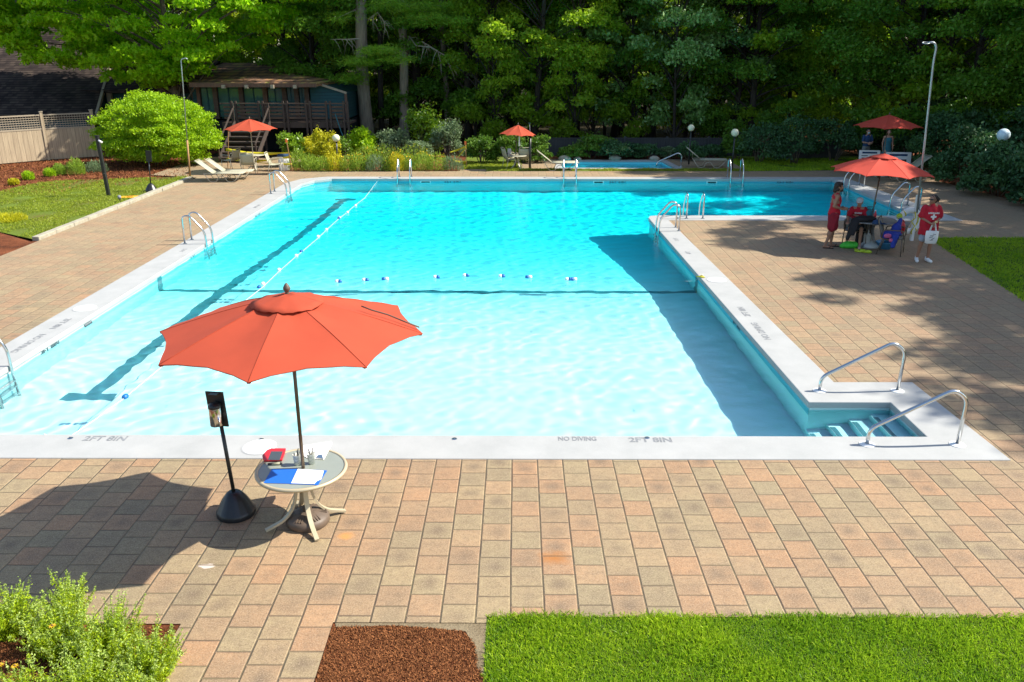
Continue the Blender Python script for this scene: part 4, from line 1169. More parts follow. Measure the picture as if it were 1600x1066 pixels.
# loungers --------------------------------------------------------------------
def make_lounger(name, label, ang=38, fr='beigefar', sl='sling', arch=True):
    """head at -X, foot at +X"""
    root = thing(name, label, 'lounger', (0, 0, 0), 0, 'sun loungers beside the pools')
    h = .34; L = 1.15
    def sl_(rows): return MB().grid(rows)
    q = sl_([[(x, y, h - .015 * (1 - (y / .3) ** 2)) for y in (-.3, -.1, .1, .3)] for x in (0, .3, .6, .9, L)]).build('seat_sling', M[sl], root, smooth=True)
    m_ = q.modifiers.new('t', 'SOLIDIFY'); m_.thickness = .008
    c, s = math.cos(R(ang)), math.sin(R(ang))
    q = sl_([[(-t * c, y, h + t * s - .01 * (1 - (y / .3) ** 2)) for y in (-.29, -.1, .1, .29)] for t in (0, .2, .4, .6, .78)]).build('backrest', M[sl], root, smooth=True)
    m_ = q.modifiers.new('t', 'SOLIDIFY'); m_.thickness = .010
    for sd_ in (-1, 1):
        y = sd_ * .31
        MB().tube([(-.35, y, h), (L, y, h)], .015, 7).build('side_rail', M[fr], root, smooth=True, normals=False)
        MB().tube([(0, y * .97, h), (-.8 * c, y * .97, h + .8 * s)], .013, 7).build('back_rail', M[fr], root, smooth=True, normals=False)
        MB().tube(round_path([(-.33, y, h), (-.12, y, .015), (.12, y, .015), (.22, y, .24), (.42, y, .25), (.55, y, .015), (.78, y, .015), (1.08, y, h)], .10, 4), .013, 7).build('leg_loop', M[fr], root, smooth=True, normals=False)
    MB().tube([(-.8 * c, -.29, h + .8 * s), (-.8 * c, .29, h + .8 * s)], .013, 7).build('top_bar', M[fr], root, smooth=True, normals=False)
    MB().tube([(-.32, .28, h), (-.45 * c, .28, h + .45 * s)], .010, 6).build('prop', M[fr], root, smooth=True, normals=False)
    return root
lg = make_lounger('sun_lounger', 'foremost of the two beige loungers left of the far left ladder')
g_ = gp(337, 283.5); lg.location = (g_[0], g_[1], 0); lg.rotation_euler = (0, 0, R(4))
def lng(px, py, rz, label, sc=1): g_ = gp(px, py); return dup(lg, (g_[0], g_[1], 0), R(rz), label, scale=sc)
lng(352, 280, 6, 'rear beige lounger tucked behind the foremost left one', .97)
lng(862, 266, 3, 'beige lounger on the grass strip left of the wading pool')
lng(1094, 261, -6, 'beige lounger with raised back right of the wading pool')
lng(1403, 283, 2, 'beige lounger mostly hidden behind the big right parasol', 1.05)
lng(1420, 277, 182, 'grey green lounger behind with its backrest raised beside the white boards', 1.05)

# lamps and posts ---------------------------------------------------------------
def globe_lamp(label, X, Y, zc, mat, r=.155):
    root = thing('globe_lamp', label, 'lamp', (X, Y, 0), 0, 'globe lamps on black posts')
    MB().tube([(0, 0, 0), (0, 0, zc - r * .8)], .035, 10).build('post', M['blackmetal'], root, smooth=True, normals=False)
    MB().lathe([(.05, zc - r - .03), (.075, zc - r * .9), (.07, zc - r * .72), (.02, zc - r * .7)], seg=14).build('collar', M['blackmetal'], root, smooth=True)
    MB().ball((0, 0, zc), r, 20, 12).build('globe', M[mat], root, smooth=True)
def gl(px, pyb, pyc, mat, label, r=.155):
    g_ = gp(px, pyb); X, Z = hz(px, pyc, g_[1]); globe_lamp(label, X, g_[1], Z, mat, r)
gl(525, 263, 216, 'globe', 'cream globe lamp standing in the yellow green flower bed', .165)
gl(1080, 257, 200, 'globe', 'cream globe lamp in front of the low grey fence', .15)
gl(1148.5, 267, 207.5, 'globe', 'larger looking cream globe lamp on the grass right of the wading pool', .165)
gl(1568, 298, 211, 'globe2', 'bluish white globe lamp rising out of the dark junipers at the right', .225)
g_ = gp(170, 306); r_ = thing('speaker_post', 'black square post with a small white fitting on the left lawn', 'post', (g_[0], g_[1], 0))
MB().box((-.04, 0, 1.03), (.11, .11, 2.06), M4=Matrix.Rotation(R(-2.2), 4, 'Y'), bev=.008).build('post', M['blackmetal'], r_)
MB().box((-.09, 0, 2.08), (.14, .14, .03), bev=.005).build('cap', M['blackmetal'], r_)
MB().tube([(-.02, -.06, 1.93), (.10, -.10, 1.86)], [.03, .045], 10).build('spotlight', M['white'], r_, smooth=True)
MB().box((0, -.07, .74), (.07, .05, .12), bev=.008).build('socket_box', M['black'], r_)
g_ = gp(828, 264); r_ = thing('lamp_post', 'slim black post right of the small tilted parasol', 'post', (g_[0], g_[1], 0))
X_, Z_ = hz(827, 212, g_[1]); MB().tube([(0, 0, 0), (0, 0, Z_)], .05, 10).build('post', M['blackmetal'], r_, smooth=True, normals=False)
Z2 = hz(823, 193, g_[1])[1]; MB().tube([(0, 0, Z_), (-.03, 0, Z2)], .012, 8).build('thin_rod', M['marking'], r_, smooth=True, normals=False)
MB().box((-.03, 0, Z2), (.10, .04, .04)).build('sensor', M['black'], r_)
# tall leaning pole on the left
g_ = gp(297, 276); r_ = thing('tall_pole', 'thin silver pole with a hooked tip in front of the big round bush', 'pole', (g_[0], g_[1], 0))
X_, Z_ = hz(283, 96, g_[1]); dx = X_ - g_[0]
MB().tube([(0, 0, 0), (dx * .3, 0, 1.45)], .038, 9).build('wooden_foot', M['stake'], r_, smooth=True, normals=False)
MB().tube([(dx * .3, 0, 1.4), (dx, 0, Z_), (dx + .03, 0, Z_ + .08), (dx + .2, 0, Z_ + .12), (dx + .26, 0, Z_ + .08)], .020, 8).build('pole', M['galv'], r_, smooth=True, normals=False)
# yellow mat, spotlight on the lawn
g_ = gp(203, 308.5); r_ = thing('valve_cover', 'flat orange yellow cover on the left lawn', 'cover', (g_[0], g_[1], 0), R(10))
MB().box((0, 0, .012), (.62, .36, .03), bev=.008).build('plate', M['caution'], r_)
MB().box((0, 0, .034), (.20, .05, .012)).build('handle', M['orange'], r_)
g_ = gp(188, 316); r_ = thing('ground_spotlight', 'small dark ground spotlight on the left lawn near the kerb', 'spotlight', (g_[0], g_[1], 0))
MB().tube([(0, 0, 0), (0, 0, .12)], .012, 6).build('spike', M['blackmetal'], r_); MB().tube([(-.02, .04, .12), (.02, -.06, .2)], [.05, .06], 12).build('lamp_head', M['marking'], r_, smooth=True)
# white bin
g_ = gp(445, 266); r_ = thing('trash_bin', 'white round bin with a blue bag edge beside the flower bed', 'bin', (g_[0], g_[1], 0))
MB().lathe([(.21, 0), (.23, .02), (.25, .62), (.24, .64), (.22, .60), (.20, .04)], seg=24).build('body', M['white'], r_, smooth=True)
MB().lathe([(.253, .56), (.262, .58), (.262, .68), (.25, .70), (.20, .66)], seg=24).build('bin_bag', M['navycloth'], r_, smooth=True)

# stakes with caution tape
def stake(px, pb, px2, pt, label, cap=True):
    g_ = gp(px, pb); X_, Z_ = hz(px2, pt, g_[1]); r_ = thing('stake', label, 'stake', (g_[0], g_[1], 0), 0, None)
    MB().bar((0, 0, 0), (X_ - g_[0], 0, Z_), .03, .03).build('shaft', M['stake'], r_)
    if cap: MB().box((X_ - g_[0], 0, Z_ - .05), (.075, .05, .14)).build('orange_top', M['orange'], r_)
    return Vector((X_, g_[1], Z_)), Vector((g_[0], g_[1], 0))
s1t, s1b = stake(457, 268, 447, 218, 'wooden stake with an orange tip beside the white bin')
s2t, s2b = stake(356, 262, 357, 200, 'wooden stake behind the loungers at the left end of the tape')
s3t, s3b = stake(729, 262, 727, 222, 'wooden stake at the right end of the flower bed')
def tape(a, b, name, label, sag=.1, wd=.07, n=14, tw=2.0, seed=0):
    rows = []; a, b = Vector(a), Vector(b); d = (b - a)
    hd = Vector((-d.y, d.x, 0)).normalized()
    for i in range(n + 1):
        t = i / n; p = a.lerp(b, t) - Vector((0, 0, sag * math.sin(PI * t)))
        ang = tw * math.sin(t * 5 + seed) * .5
        u = Vector((0, 0, 1)) * math.cos(ang) + hd * math.sin(ang)
        rows.append([p - u * wd / 2, p + u * wd / 2])
    return rows
def tapes(specs, label):
    mb = MB()
    for (a, b, sg, wd, sd_) in specs: mb.grid(tape(a, b, '', '', sg, wd, seed=sd_))
    o = mb.build('caution_tape', M['yellow'], smooth=True, normals=False); m_ = o.modifiers.new('t', 'SOLIDIFY'); m_.thickness = .002
    tag(o, label, 'caution tape')
up = Vector((0, 0, 1))
pA = Vector((s2b.x, s2b.y, 0)); pB = Vector((s1b.x, s1b.y, 0))
tapes([(pA + up * .78, pB + up * .78 + Vector((-.1, 0, 0)), .10, .13, 0), (pA + up * .36, pB + up * .62, .12, .11, 1), (pA + up * .40, pB + up * .30, .06, .08, 2)], 'yellow caution tape stretched behind the table and chairs at the left')
pC = Vector((s3b.x, s3b.y, 0))
tapes([(pC + up * .92, pC + Vector((-.75, .3, .62)), .02, .09, 0), (pC + up * .86, pC + Vector((-.55, .2, .28)), .02, .08, 1), (pC + up * .22, pC + Vector((-.7, .2, .30)), .03, .14, 2)], 'yellow caution tape tied to the stake left of the dark hedge')
# hand rail of the wading pool
x0, y0 = gp(1025, 261); x1, y1 = gp(1063, 262)
r_ = thing('wading_pool_handrail', 'small curved steel rail beside the wading pool', 'handrail', (x0, y0, 0))
MB().tube(round_path([(0, 0, 0), (.05, 0, .22), (.95, 0, .62), (1.12, 0, .5), (1.10, 0, 0)], .14, 5), .028, 8).build('rail', M['steel'], r_, smooth=True, normals=False)
MB().lathe([(.07, 0), (.07, .01), (.03, .02)], (1.10, 0, 0), 12).build('flange', M['white'], r_)

# right hand group ------------------------------------------------------------
TX, TY = 9.28, 21.63
def white_base(root):
    MB().lathe([(.30, 0), (.32, .02), (.31, .07), (.20, .13), (.07, .17), (.05, .30), (.03, .31)], seg=24).build('weighted_base', simple('grey_white_plastic', (.5, .52, .5), .6), root, smooth=True)
umbrella('patio_umbrella', 'big red parasol over the lifeguards\' table on the right deck', (TX, TY, 0), 1.28, 1.95, 2.40, 0, 'umbrella2', 'bronze', rot=.12, vent=True, seed=7, base=white_base, tilt=(0, 2), knob=1.15, finial=(.032, .10))
g_ = (14.95, 34.6)
umbrella('patio_umbrella', 'red parasol farther back at the right with a sun patch on its crown', (g_[0], g_[1], 0), 1.30, 1.98, 2.44, 0, 'umbrella2', 'bronze', rot=.3, vent=False, seed=8, base=white_base, finial=(.03, .10))
round_table('patio_table', 'cluttered round table under the big red parasol on the right deck', (TX, TY, 0), .60, .72, 'slinggrey', 'marking', rz=.4, spread=.42)
RZ = .725
def on_right(px, py, z=RZ): g_ = gp(px, py, z); return (g_[0], g_[1], z)
r_ = thing('jacket', 'black jacket heaped over the left edge of the right table', 'jacket', on_right(1352, 347))
mb = MB(); mb.ball((-.06, 0, .08), (.22, .14, .09)); mb.ball((.12, .03, .08), (.16, .12, .08)); mb.ball((-.26, 0, .02), (.12, .10, .10)); mb.caps((-.30, -.03, .0), (-.42, -.05, -.42), .08, .05); mb.caps((-.24, -.08, .0), (-.32, -.12, -.30), .06, .04)
q = mb.build('cloth', M['blackcloth'], r_); fuse(q, .02, 3)
r_ = thing('water_jug', 'dark teal water jug with a handle on the right table', 'jug', on_right(1357, 343))
MB().lathe([(.075, 0), (.085, .02), (.085, .18), (.06, .23), (.035, .25), (.035, .28), (.01, .285)], seg=18).build('body', M['teal_cloth'], r_, smooth=True)
MB().tube(round_path([(-.03, 0, .25), (-.10, 0, .33), (.10, 0, .33), (.05, 0, .25)], .05, 4), .012, 6).build('handle', M['teal_cloth'], r_, smooth=True)
r_ = thing('bottle', 'red bottle right of the parasol pole on the right table', 'bottle', on_right(1366, 345))
MB().lathe([(.035, 0), (.038, .01), (.038, .17), (.018, .22), (.018, .25)], seg=14).build('body', M['red'], r_, smooth=True); MB().lathe([(.02, .25), (.02, .275), (.01, .28)], seg=12).build('cap', M['white'], r_)
r_ = thing('cap', 'dark blue baseball cap lying on the right table', 'cap', on_right(1370, 350))
mb = MB(); mb.lathe([(.115, 0), (.115, .03), (.09, .08), (.04, .11), (.001, .115)], seg=18); mb.build('crown', M['navycloth'], r_, smooth=True)
MB().box((.15, -.02, .012), (.14, .15, .012), bev=.004).build('brim', M['navycloth'], r_)
# things on the ground by the table
r_ = thing('backpack', 'black backpack standing on the deck under the right table', 'backpack', (*gp(1344, 384), 0), R(10))
mb = MB(); mb.box((0, 0, .22), (.30, .20, .42), bev=.06); fuse(mb.build('sack', M['blackcloth'], r_), .02, 3)
mb = MB(); mb.box((0, -.12, .15), (.22, .06, .22), bev=.025); mb.build('front_pocket', M['greycloth'], r_)
MB().tube(round_path([(-.05, 0, .42), (-.04, 0, .49), (.04, 0, .49), (.05, 0, .42)], .03, 3), .01, 6).build('loop', M['blackcloth'], r_)
r_ = thing('cooler_bag', 'pale grey and white bag leaning beside the black backpack', 'bag', (*gp(1352.5, 386), 0), R(-12))
mb = MB(); mb.box((0, 0, .20), (.17, .22, .38), bev=.04); fuse(mb.build('sack', simple('pale_grey_cloth', (.42, .44, .42), .8, 0, .15, 12), r_), .018, 3)
MB().tube(round_path([(0, -.11, .36), (0, -.12, .46), (0, .12, .46), (0, .11, .36)], .05, 4), .012, 6).build('handle', M['shirtwhite'], r_)
r_ = thing('duffel_bag', 'bright green bag crumpled on the deck by the seated man', 'bag', (*gp(1325.5, 387.5), 0))
mb = MB(); mb.ball((0, 0, .08), (.20, .15, .10)); mb.ball((.12, -.02, .08), (.12, .11, .10)); mb.ball((-.13, .02, .05), (.10, .10, .07)); fuse(mb.build('sack', M['green'], r_), .018, 3)
MB().tube(round_path([(-.10, -.06, .13), (-.05, -.12, .19), (.08, -.12, .19), (.12, -.07, .14)], .05, 4), .010, 6).build('handle', M['green'], r_)
def clog(px, py, rz, label):
    r_ = thing('clog', label, 'shoe', (*gp(px, py), 0), R(rz), 'pair of lime clogs')
    mb = MB(); mb.ball((0, -.06, .045), (.055, .085, .045)); mb.ball((0, .09, .035), (.045, .06, .035)); mb.box((0, .01, .02), (.08, .20, .035), bev=.015); fuse(mb.build('shell', M['lime'], r_), .010, 2)
    MB().tube(round_path([(-.045, .03, .06), (-.04, .15, .08), (.04, .15, .08), (.045, .03, .06)], .04, 3), .008, 6).build('heel_strap', M['lime'], r_, smooth=True)
clog(1344, 394.5, 70, 'lime green clog on the deck, the left one of the pair'); clog(1353, 395.5, 50, 'lime green clog on the deck, the right one of the pair')
# right hand armchair with towel, red float, lime ball, blue basin
rc = make_chair('sling_chair', 'brown sling chair piled with a blue towel and a red float', 'chairdark', 'slinggrey'); rc.location = (*gp(1391, 396), 0); rc.rotation_euler = (0, 0, R(60)); rc['group'] = CG
g_ = gp(1384, 394)
r_ = thing('towel', 'blue and pink towel bundled on the chair right of the table', 'towel', (gp(1391, 396)[0] - .05, gp(1391, 396)[1] - .02, .43))
mb = MB(); mb.ball((0, 0, .08), (.25, .20, .09)); mb.ball((.12, .05, .20), (.12, .14, .14)); mb.ball((-.16, -.05, .04), (.14, .13, .09)); mb.caps((.02, -.2, .05), (-.05, -.27, -.18), .09, .06); mb.caps((.18, .08, .3), (.22, .10, .42), .07, .05)
fuse(mb.build('blue_cloth', M['bluecloth'], r_), .02, 3)
mb = MB(); mb.ball((-.16, -.16, .06), (.10, .05, .06)); mb.ball((-.08, -.22, -.04), (.07, .05, .05)); fuse(mb.build('pink_trim', simple('pink_cloth', (.55, .12, .25), .85), r_), .012, 2)
x_, y_ = gp(1401, 392); r_ = thing('rescue_can', 'red rescue float hung on the right chair arm', 'rescue float', (x_, y_, .60))
mb = MB(); mb.ball((0, 0, 0), (.13, .10, .17), 18, 12); mb.build('shell', M['red'], r_, smooth=True); MB().tube(round_path([(-.09, 0, .12), (-.06, 0, .2), (.06, 0, .2), (.09, 0, .12)], .04, 3), .014, 6).build('grip', M['red'], r_, smooth=True)
x_, y_ = gp(1397, 392); r_ = thing('tennis_ball', 'lime yellow ball on top of the blue towel', 'ball', (x_, y_, .90)); MB().ball((0, 0, 0), .075, 14, 10).build('shell', M['lime'], r_, smooth=True)
MB().tube([(.0755 * math.cos(t), .0755 * math.sin(t) * math.cos(.5 * math.sin(2 * t)), .0755 * math.sin(t) * .4) for t in [k * PI / 8 for k in range(17)]], .004, 4).build('seam', M['white'], r_)
x_, y_ = gp(1382, 388); r_ = thing('basin', 'light blue plastic basin on the deck under the right chair', 'basin', (x_, y_, 0))
MB().lathe([(.15, 0), (.22, .16), (.235, .165), (.235, .175), (.215, .175), (.145, .015), (.001, .012)], seg=24).build('shell', M['lightblue'], r_, smooth=True); MB().tube([(.23 * math.cos(2 * PI * k / 24), .23 * math.sin(2 * PI * k / 24), .172) for k in range(25)], .010, 6, cap=False).build('rolled_rim', M['lightblue'], r_, smooth=True)
# second grey chair with its back up behind the float
x_, y_ = gp(1398, 386); r_ = thing('beach_chair', 'grey slatted beach chair back leaning by the life ring pole', 'chair', (x_, y_, .0), R(-62)); r_.scale = (.62, .72, .72)
rows = [[(x, .02 + .45 * t, .28 + .62 * t) for x in (-.2, -.07, .07, .2)] for t in (0, .33, .66, 1)]
q = MB().grid(rows).build('backrest', M['slinggrey'], r_, smooth=True); m_ = q.modifiers.new('t', 'SOLIDIFY'); m_.thickness = .012
q = MB().grid([[(x, y, .27 + .04 * abs(y)) for x in (-.2, 0, .2)] for y in (-.4, -.2, 0)]).build('seat', M['slinggrey'], r_, smooth=True); m_ = q.modifiers.new('t', 'SOLIDIFY'); m_.thickness = .012
for s in (-1, 1):
    MB().tube([(s * .21, .48, .92), (s * .21, .0, .27), (s * .21, -.42, .30), (s * .21, -.44, 0)], .014, 7).build('side_frame', M['beige'], r_, smooth=True, normals=False)
    MB().tube([(s * .21, .3, 0), (s * .21, .1, .36)], .014, 7).build('leg', M['beige'], r_, smooth=True, normals=False)
for t in (.2, .4, .6, .8): MB().tube([(-.21, .02 + .45 * t - .01, .29 + .62 * t), (.21, .02 + .45 * t - .01, .29 + .62 * t)], .010, 5).build('slat', M['beige'], r_)
# pole with the life ring
x_, y_ = gp(1424, 376); r_ = thing('ring_pole', 'tall galvanised pole with a curved tip beside the lifeguards\' table', 'pole', (x_, y_, 0))
X_, Z_ = hz(1463, 66, y_); Xm, Zm = hz(1434, 308, y_)
MB().bar((0, 0, 0), (Xm - x_, 0, Zm + .05), .09, .07).build('white_post', M['white'], r_)
A0_ = Vector((Xm - x_, -.05, Zm)); B0_ = Vector((X_ - x_ - .02, -.05, Z_ - .45)); P = [A0_ - (B0_ - A0_) * .12, A0_.lerp(B0_, .5), B0_, Vector((X_ - x_, -.05, Z_ - .12)), Vector((X_ - x_ - .08, -.05, Z_)), Vector((X_ - x_ - .22, -.05, Z_ - .02))]
MB().tube(round_path(P, .25, 4), .027, 8).build('pole', M['galv'], r_, smooth=True, normals=False)
T0 = P[-1]; MB().tube([T0 + Vector((.09 * math.cos(t) - .06, .05 * math.sin(t), .02 * math.sin(t))) for t in [k * PI / 6 for k in range(13)]], .010, 6).build('hook_loop', M['galv'], r_, smooth=True, normals=False)
x_, y_ = gp(1421, 374); r_ = thing('life_ring', 'white life ring with yellow rope hung on the tall pole', 'life ring', (hz(1421, 345, y_ - .12)[0], y_ - .12, hz(1421, 345, y_ - .12)[1]), R(6))
mb = MB(); n1, n2 = 32, 12; rot = Matrix.Rotation(R(4), 4, 'Y'); vs = []
for i in range(n1):
    a = 2 * PI * i / n1
    for k in range(n2):
        b_ = 2 * PI * k / n2; rr = .285 + .08 * math.cos(b_); vs.append(rot @ Vector((rr * math.cos(a), .06 * math.sin(b_), rr * math.sin(a))))
mb.add(vs, [(i * n2 + k, ((i + 1) % n1) * n2 + k, ((i + 1) % n1) * n2 + (k + 1) % n2, i * n2 + (k + 1) % n2) for i in range(n1) for k in range(n2)])
mb.build('ring', M['white'], r_, smooth=True)
for q in range(4):
    a0 = q * PI / 2 + .78; pts = [rot @ Vector((.275 * math.cos(a0) + .0, .0, .275 * math.sin(a0)))]
    mb = MB(); c = rot @ Vector((.275 * math.cos(a0), 0, .275 * math.sin(a0)))
    rad = Vector((math.cos(a0 - R(12)), 0, math.sin(a0 - R(12)))); 
    mb.tube([c + (rad * math.cos(t) * .079 + Vector((0, 1, 0)) * math.sin(t) * .065) for t in [k * PI / 6 for k in range(13)]], .014, 6, cap=False)
    mb.build('band', M['yellow'], r_, smooth=True, normals=False)
mb = MB(); mb.tube([rot @ Vector(p) for p in [(.05, -.09, .26), (.10, -.09, .1), (.0, -.09, 0), (.12, -.09, -.12), (.06, -.09, -.3), (.16, -.08, -.42), (.14, -.06, -.2), (.22, -.04, .0), (.20, -.04, .2)]], .018, 6)
mb.build('yellow_rope', M['yellow'], r_, smooth=True, normals=False)
# white information boards behind the right parasols
def board(px0, py0, px1, py1, Y, label, seed, lean=12):
    x0, z1 = hz(px0, py0, Y); x1, z0 = hz(px1, py1, Y); W_, H_ = x1 - x0, z1 - z0
    r_ = thing('notice_board', label, 'board', ((x0 + x1) / 2, Y, z0), R(-6))
    m4 = Matrix.Rotation(R(-lean), 4, 'X'); p = lambda v: m4 @ Vector(v)
    MB().box(p((0, 0, H_ / 2)), (W_, .02, H_), M4=m4, bev=.006).build('panel', M['white'], r_)
    mb = MB(); rnd = random.Random(seed)
    mb.box(p((0, -.0125, H_ * .86)), (W_ * .7, .003, H_ * .10), M4=m4)
    mb.build('headline', M['navycloth'], r_)
    mb = MB()
    for k in range(4):
        mb.box(p((-W_ * .22 + rnd.uniform(-.03, .03), -.0125, H_ * (.68 - .13 * k))), (W_ * rnd.uniform(.28, .4), .003, H_ * .045), M4=m4)
    mb.box(p((W_ * .22, -.0125, H_ * .5)), (W_ * .2, .003, H_ * .3), M4=m4); mb.build('print', M['greycloth'], r_)
    for s in (-1, 1): MB().bar((s * W_ * .4, 0, 0), (s * W_ * .4, .05, -z0), .03, .03).build('leg', M['marking'], r_)
board(1345, 235, 1373, 262, 35.9, 'white notice board at the right, left of the far parasol pole', 4)
board(1387, 238, 1421, 270, 35.6, 'larger white notice board right of the far parasol pole', 9)
# ---------------------------------------------------------------- left fence
def fence_left():
    root = thing('wooden_fence', 'weathered board fence with a lattice top in front of the big shingled roof', 'fence', (0, 0, 0))
    pts = [(-26.6, 34.6), (-24.4, 37.1), (-22.05, 39.7), (-20.35, 41.0)]
    for (a, b) in zip(pts, pts[1:]):
        A, B = Vector((*a, 0)), Vector((*b, 0)); d = (B - A).normalized(); L = (B - A).length; ang = math.atan2(d.y, d.x); mid = (A + B) / 2
        MB().box(mid + up * .72, (L - .12, .03, 1.40), ang).build('board_panel', M['fencewood'], root)
        lt = MB()
        for k in range(int(L / .11)):
            p = A + d * (.08 + .11 * k); lt.bar(p + up * 1.45, p + up * 2.02, .028, .012, up=d)
        for z in (1.53, 1.63, 1.73, 1.83, 1.93): lt.bar(A + up * z + d * .06, B + up * z - d * .06, .014, .028)
        lt.build('lattice_panel', M['lattice'], root)
        MB().box(mid + up * 2.05, (L - .10, .07, .06), ang).build('top_rail', M['lattice'], root)
        MB().box(mid + up * 1.43, (L - .12, .06, .07), ang).build('middle_rail', M['lattice'], root)
    for p in pts:
        MB().box((p[0], p[1], 1.09), (.13, .13, 2.18), .7, bev=.01).build('post', M['fencewood'], root)
        MB().box((p[0], p[1], 2.20), (.16, .16, .04), .7).build('post_cap', M['lattice'], root)
fence_left()
def fence_back():
    root = thing('low_fence', 'low grey board fence in front of the forest behind the wading pool', 'fence', (0, 0, 0))
    x0, x1, Y = 1.2, 11.4, 41.6
    n_ = 5; w_ = (x1 - x0) / n_
    for k in range(n_):
        MB().box((x0 + w_ * (k + .5), Y, .40), (w_ - .12, .03, .80)).build('board_panel', M['fencegrey'], root)
        MB().box((x0 + w_ * (k + .5), Y - .01, .83), (w_ - .10, .07, .05)).build('top_rail', M['fencegrey'], root)
    for k in range(n_ + 1): MB().box((x0 + w_ * k, Y, .46), (.11, .11, .92), bev=.01).build('post', M['fencegrey'], root)
fence_back()
r_ = thing('side_fence', 'short grey wooden fence in the shade behind the far red parasol', 'fence', (0, 0, 0))
for k in range(2):
    MB().box((13.1 + 1.6 * k, 40.2 + .25 * k, .42), (1.5, .03, .8), .15).build('board_panel', M['fencegrey'], r_)
    MB().box((12.3 + 1.6 * k, 40.1 + .25 * k, .48), (.11, .11, .96), .15).build('post', M['fencegrey'], r_)

# ---------------------------------------------------------------- deck house
def deck_house():
    root = thing('deck_house', 'dark teal clubhouse with a mossy hip roof and a raised wooden deck', 'building', (0, 0, 0))
    Yd, Yw = 41.6, 43.6
    zd = hz(545, 191, Yd)[1]
    xl = hz(300, 160, Yw)[0]; xr = hz(541, 150, Yw)[0]; xm = hz(484, 130, Yw)[0]
    ze_ = hz(400, 131, Yw)[1]
    # walls
    MB().box(((xl + xm) / 2, Yw + 3.2, (zd + ze_) / 2), (xm - xl, 6.0, ze_ - zd)).build('wall', M['teal'], root)
    MB().box(((xl + xr) / 2, Yw + 3.3, zd / 2 - .05), (xr - xl, 6.2, zd - .1)).build('underdeck_shade', M['dark'], root)  # near-black block paints the shade of the void below the deck
    # side wing with sloping top
    za = hz(490, 127, Yw)[1]; zb = hz(541, 147, Yw)[1]
    vs = [(xm + .01, Yw - .05, zd), (xr, Yw - .05, zd), (xr, Yw - .05, zb), (xm + .01, Yw - .05, za)]
    wg = MB(); vs2 = vs + [(x, y + 6, z) for x, y, z in vs]; wg.add(vs2, [(0, 1, 2, 3), (7, 6, 5, 4), (0, 4, 5, 1), (1, 5, 6, 2), (2, 6, 7, 3), (3, 7, 4, 0)])
    wg.build('wing_wall', M['teal'], root)
    MB().bar((xm - .1, Yw - .10, za + .05), (xr + .05, Yw - .10, zb + .05), .12, .10).build('sloped_trim', M['lattice'], root)
    MB().box((xr, Yw - .12, (zb + zd) / 2), (.12, .12, zb - zd)).build('corner_trim', M['trimbrown'], root)
    # roof
    xe0 = hz(296, 132, Yd + .7)[0]; xe1 = hz(494, 127, Yd + .7)[0]; zz = hz(400, 130, Yd + .7)[1]
    rx1, rz1 = hz(407, 98, 50.5); rx0 = rx1 - 7
    rf = MB(); P = [(xe0, Yd + .7, zz), (xe1, Yd + .7, zz), (rx1, 50.5, rz1), (rx0, 50.5, rz1), (xe1 + .4, 58, zz), (xe0, 58, zz)]
    P2 = [(x, y, z - .16) for x, y, z in P]
    rf.add(P + P2, [(0, 1, 2, 3), (1, 4, 2), (3, 2, 4, 5), (0, 3, 5), (6, 9, 8, 7), (7, 8, 10), (9, 11, 10, 8), (6, 11, 9), (0, 6, 7, 1), (1, 7, 10, 4), (5, 11, 6, 0)])
    rf.build('roof', M['shingle2'], root)
    MB().box(((xe0 + xe1) / 2, Yd + .67, zz - .10), (xe1 - xe0, .05, .18)).build('fascia', M['trimbrown'], root)
    # window bays
    xs_ = [hz(px, 160, Yw)[0] for px in (311, 337, 377.5, 415, 445, 464, 480)]
    for k, x in enumerate(xs_):
        MB().box((x, Yw + .12, (zd + ze_) / 2), (.22 if k else .16, .26, ze_ - zd)).build('wall_post', M['trimbrown'] if k in (0, 3) else M['railbrown'], root)
    for a, b in zip(xs_, xs_[1:]):
        q = MB().box(((a + b) / 2, Yw + .16, (zd + ze_) / 2 - .05), (b - a - .26, .06, (ze_ - zd) * .86)).build('window', M['window'], root)
        fr_ = MB()
        for z in (zd + .12, ze_ - .22, zd + (ze_ - zd) * .22): fr_.box(((a + b) / 2, Yw + .11, z), (b - a - .24, .05, .05))
        fr_.box(((a + b) / 2, Yw + .11, (zd + ze_) / 2), (.05, .05, (ze_ - zd) * .8))
        fr_.build('window_frame', M['teal'], q)
    for k, px in enumerate((352, 388, 428, 463)):
        MB().box((hz(px, 131, Yd + .9)[0], Yd + 1.2, zz - .16), (.16, 1.4, .16)).build('rafter_end', M['lattice'], root)
    # deck slab, posts, railing
    x0 = hz(347, 190, Yd)[0]; x1 = hz(545, 190, Yd)[0]
    MB().box(((x0 + x1) / 2, (Yd + Yw) / 2, zd - .08), (x1 - x0, Yw - Yd, .10)).build('deck_floor', M['railbrown'], root)
    MB().box(((x0 + x1) / 2, Yd + .02, zd - .14), (x1 - x0, .06, .26)).build('deck_beam', M['stairwood'], root)
    pxs = [367, 409, 447, 482.5, 514, 541]; X = [hz(p, 180, Yd)[0] for p in pxs]; zr = hz(480, 163, Yd)[1]
    for x in X:
        for d in (-.10, .10): MB().box((x + d, Yd - .05, (zr + .15) / 2), (.09, .10, zr + .15)).build('deck_post', M['stairwood'], root)
    for a, b in zip([x0] + X, X):
        rl = MB()
        for z in (.22, .42, .62, .82): rl.box(((a + b) / 2, Yd - .02, zd + (zr - zd) * z + .02), (b - a - .3 if b - a > .4 else b - a, .04, (zr - zd) * .13))
        rl.box(((a + b) / 2, Yd - .04, zr + .03), (b - a, .14, .05))
        rl.build('railing', M['railbrown'], root)
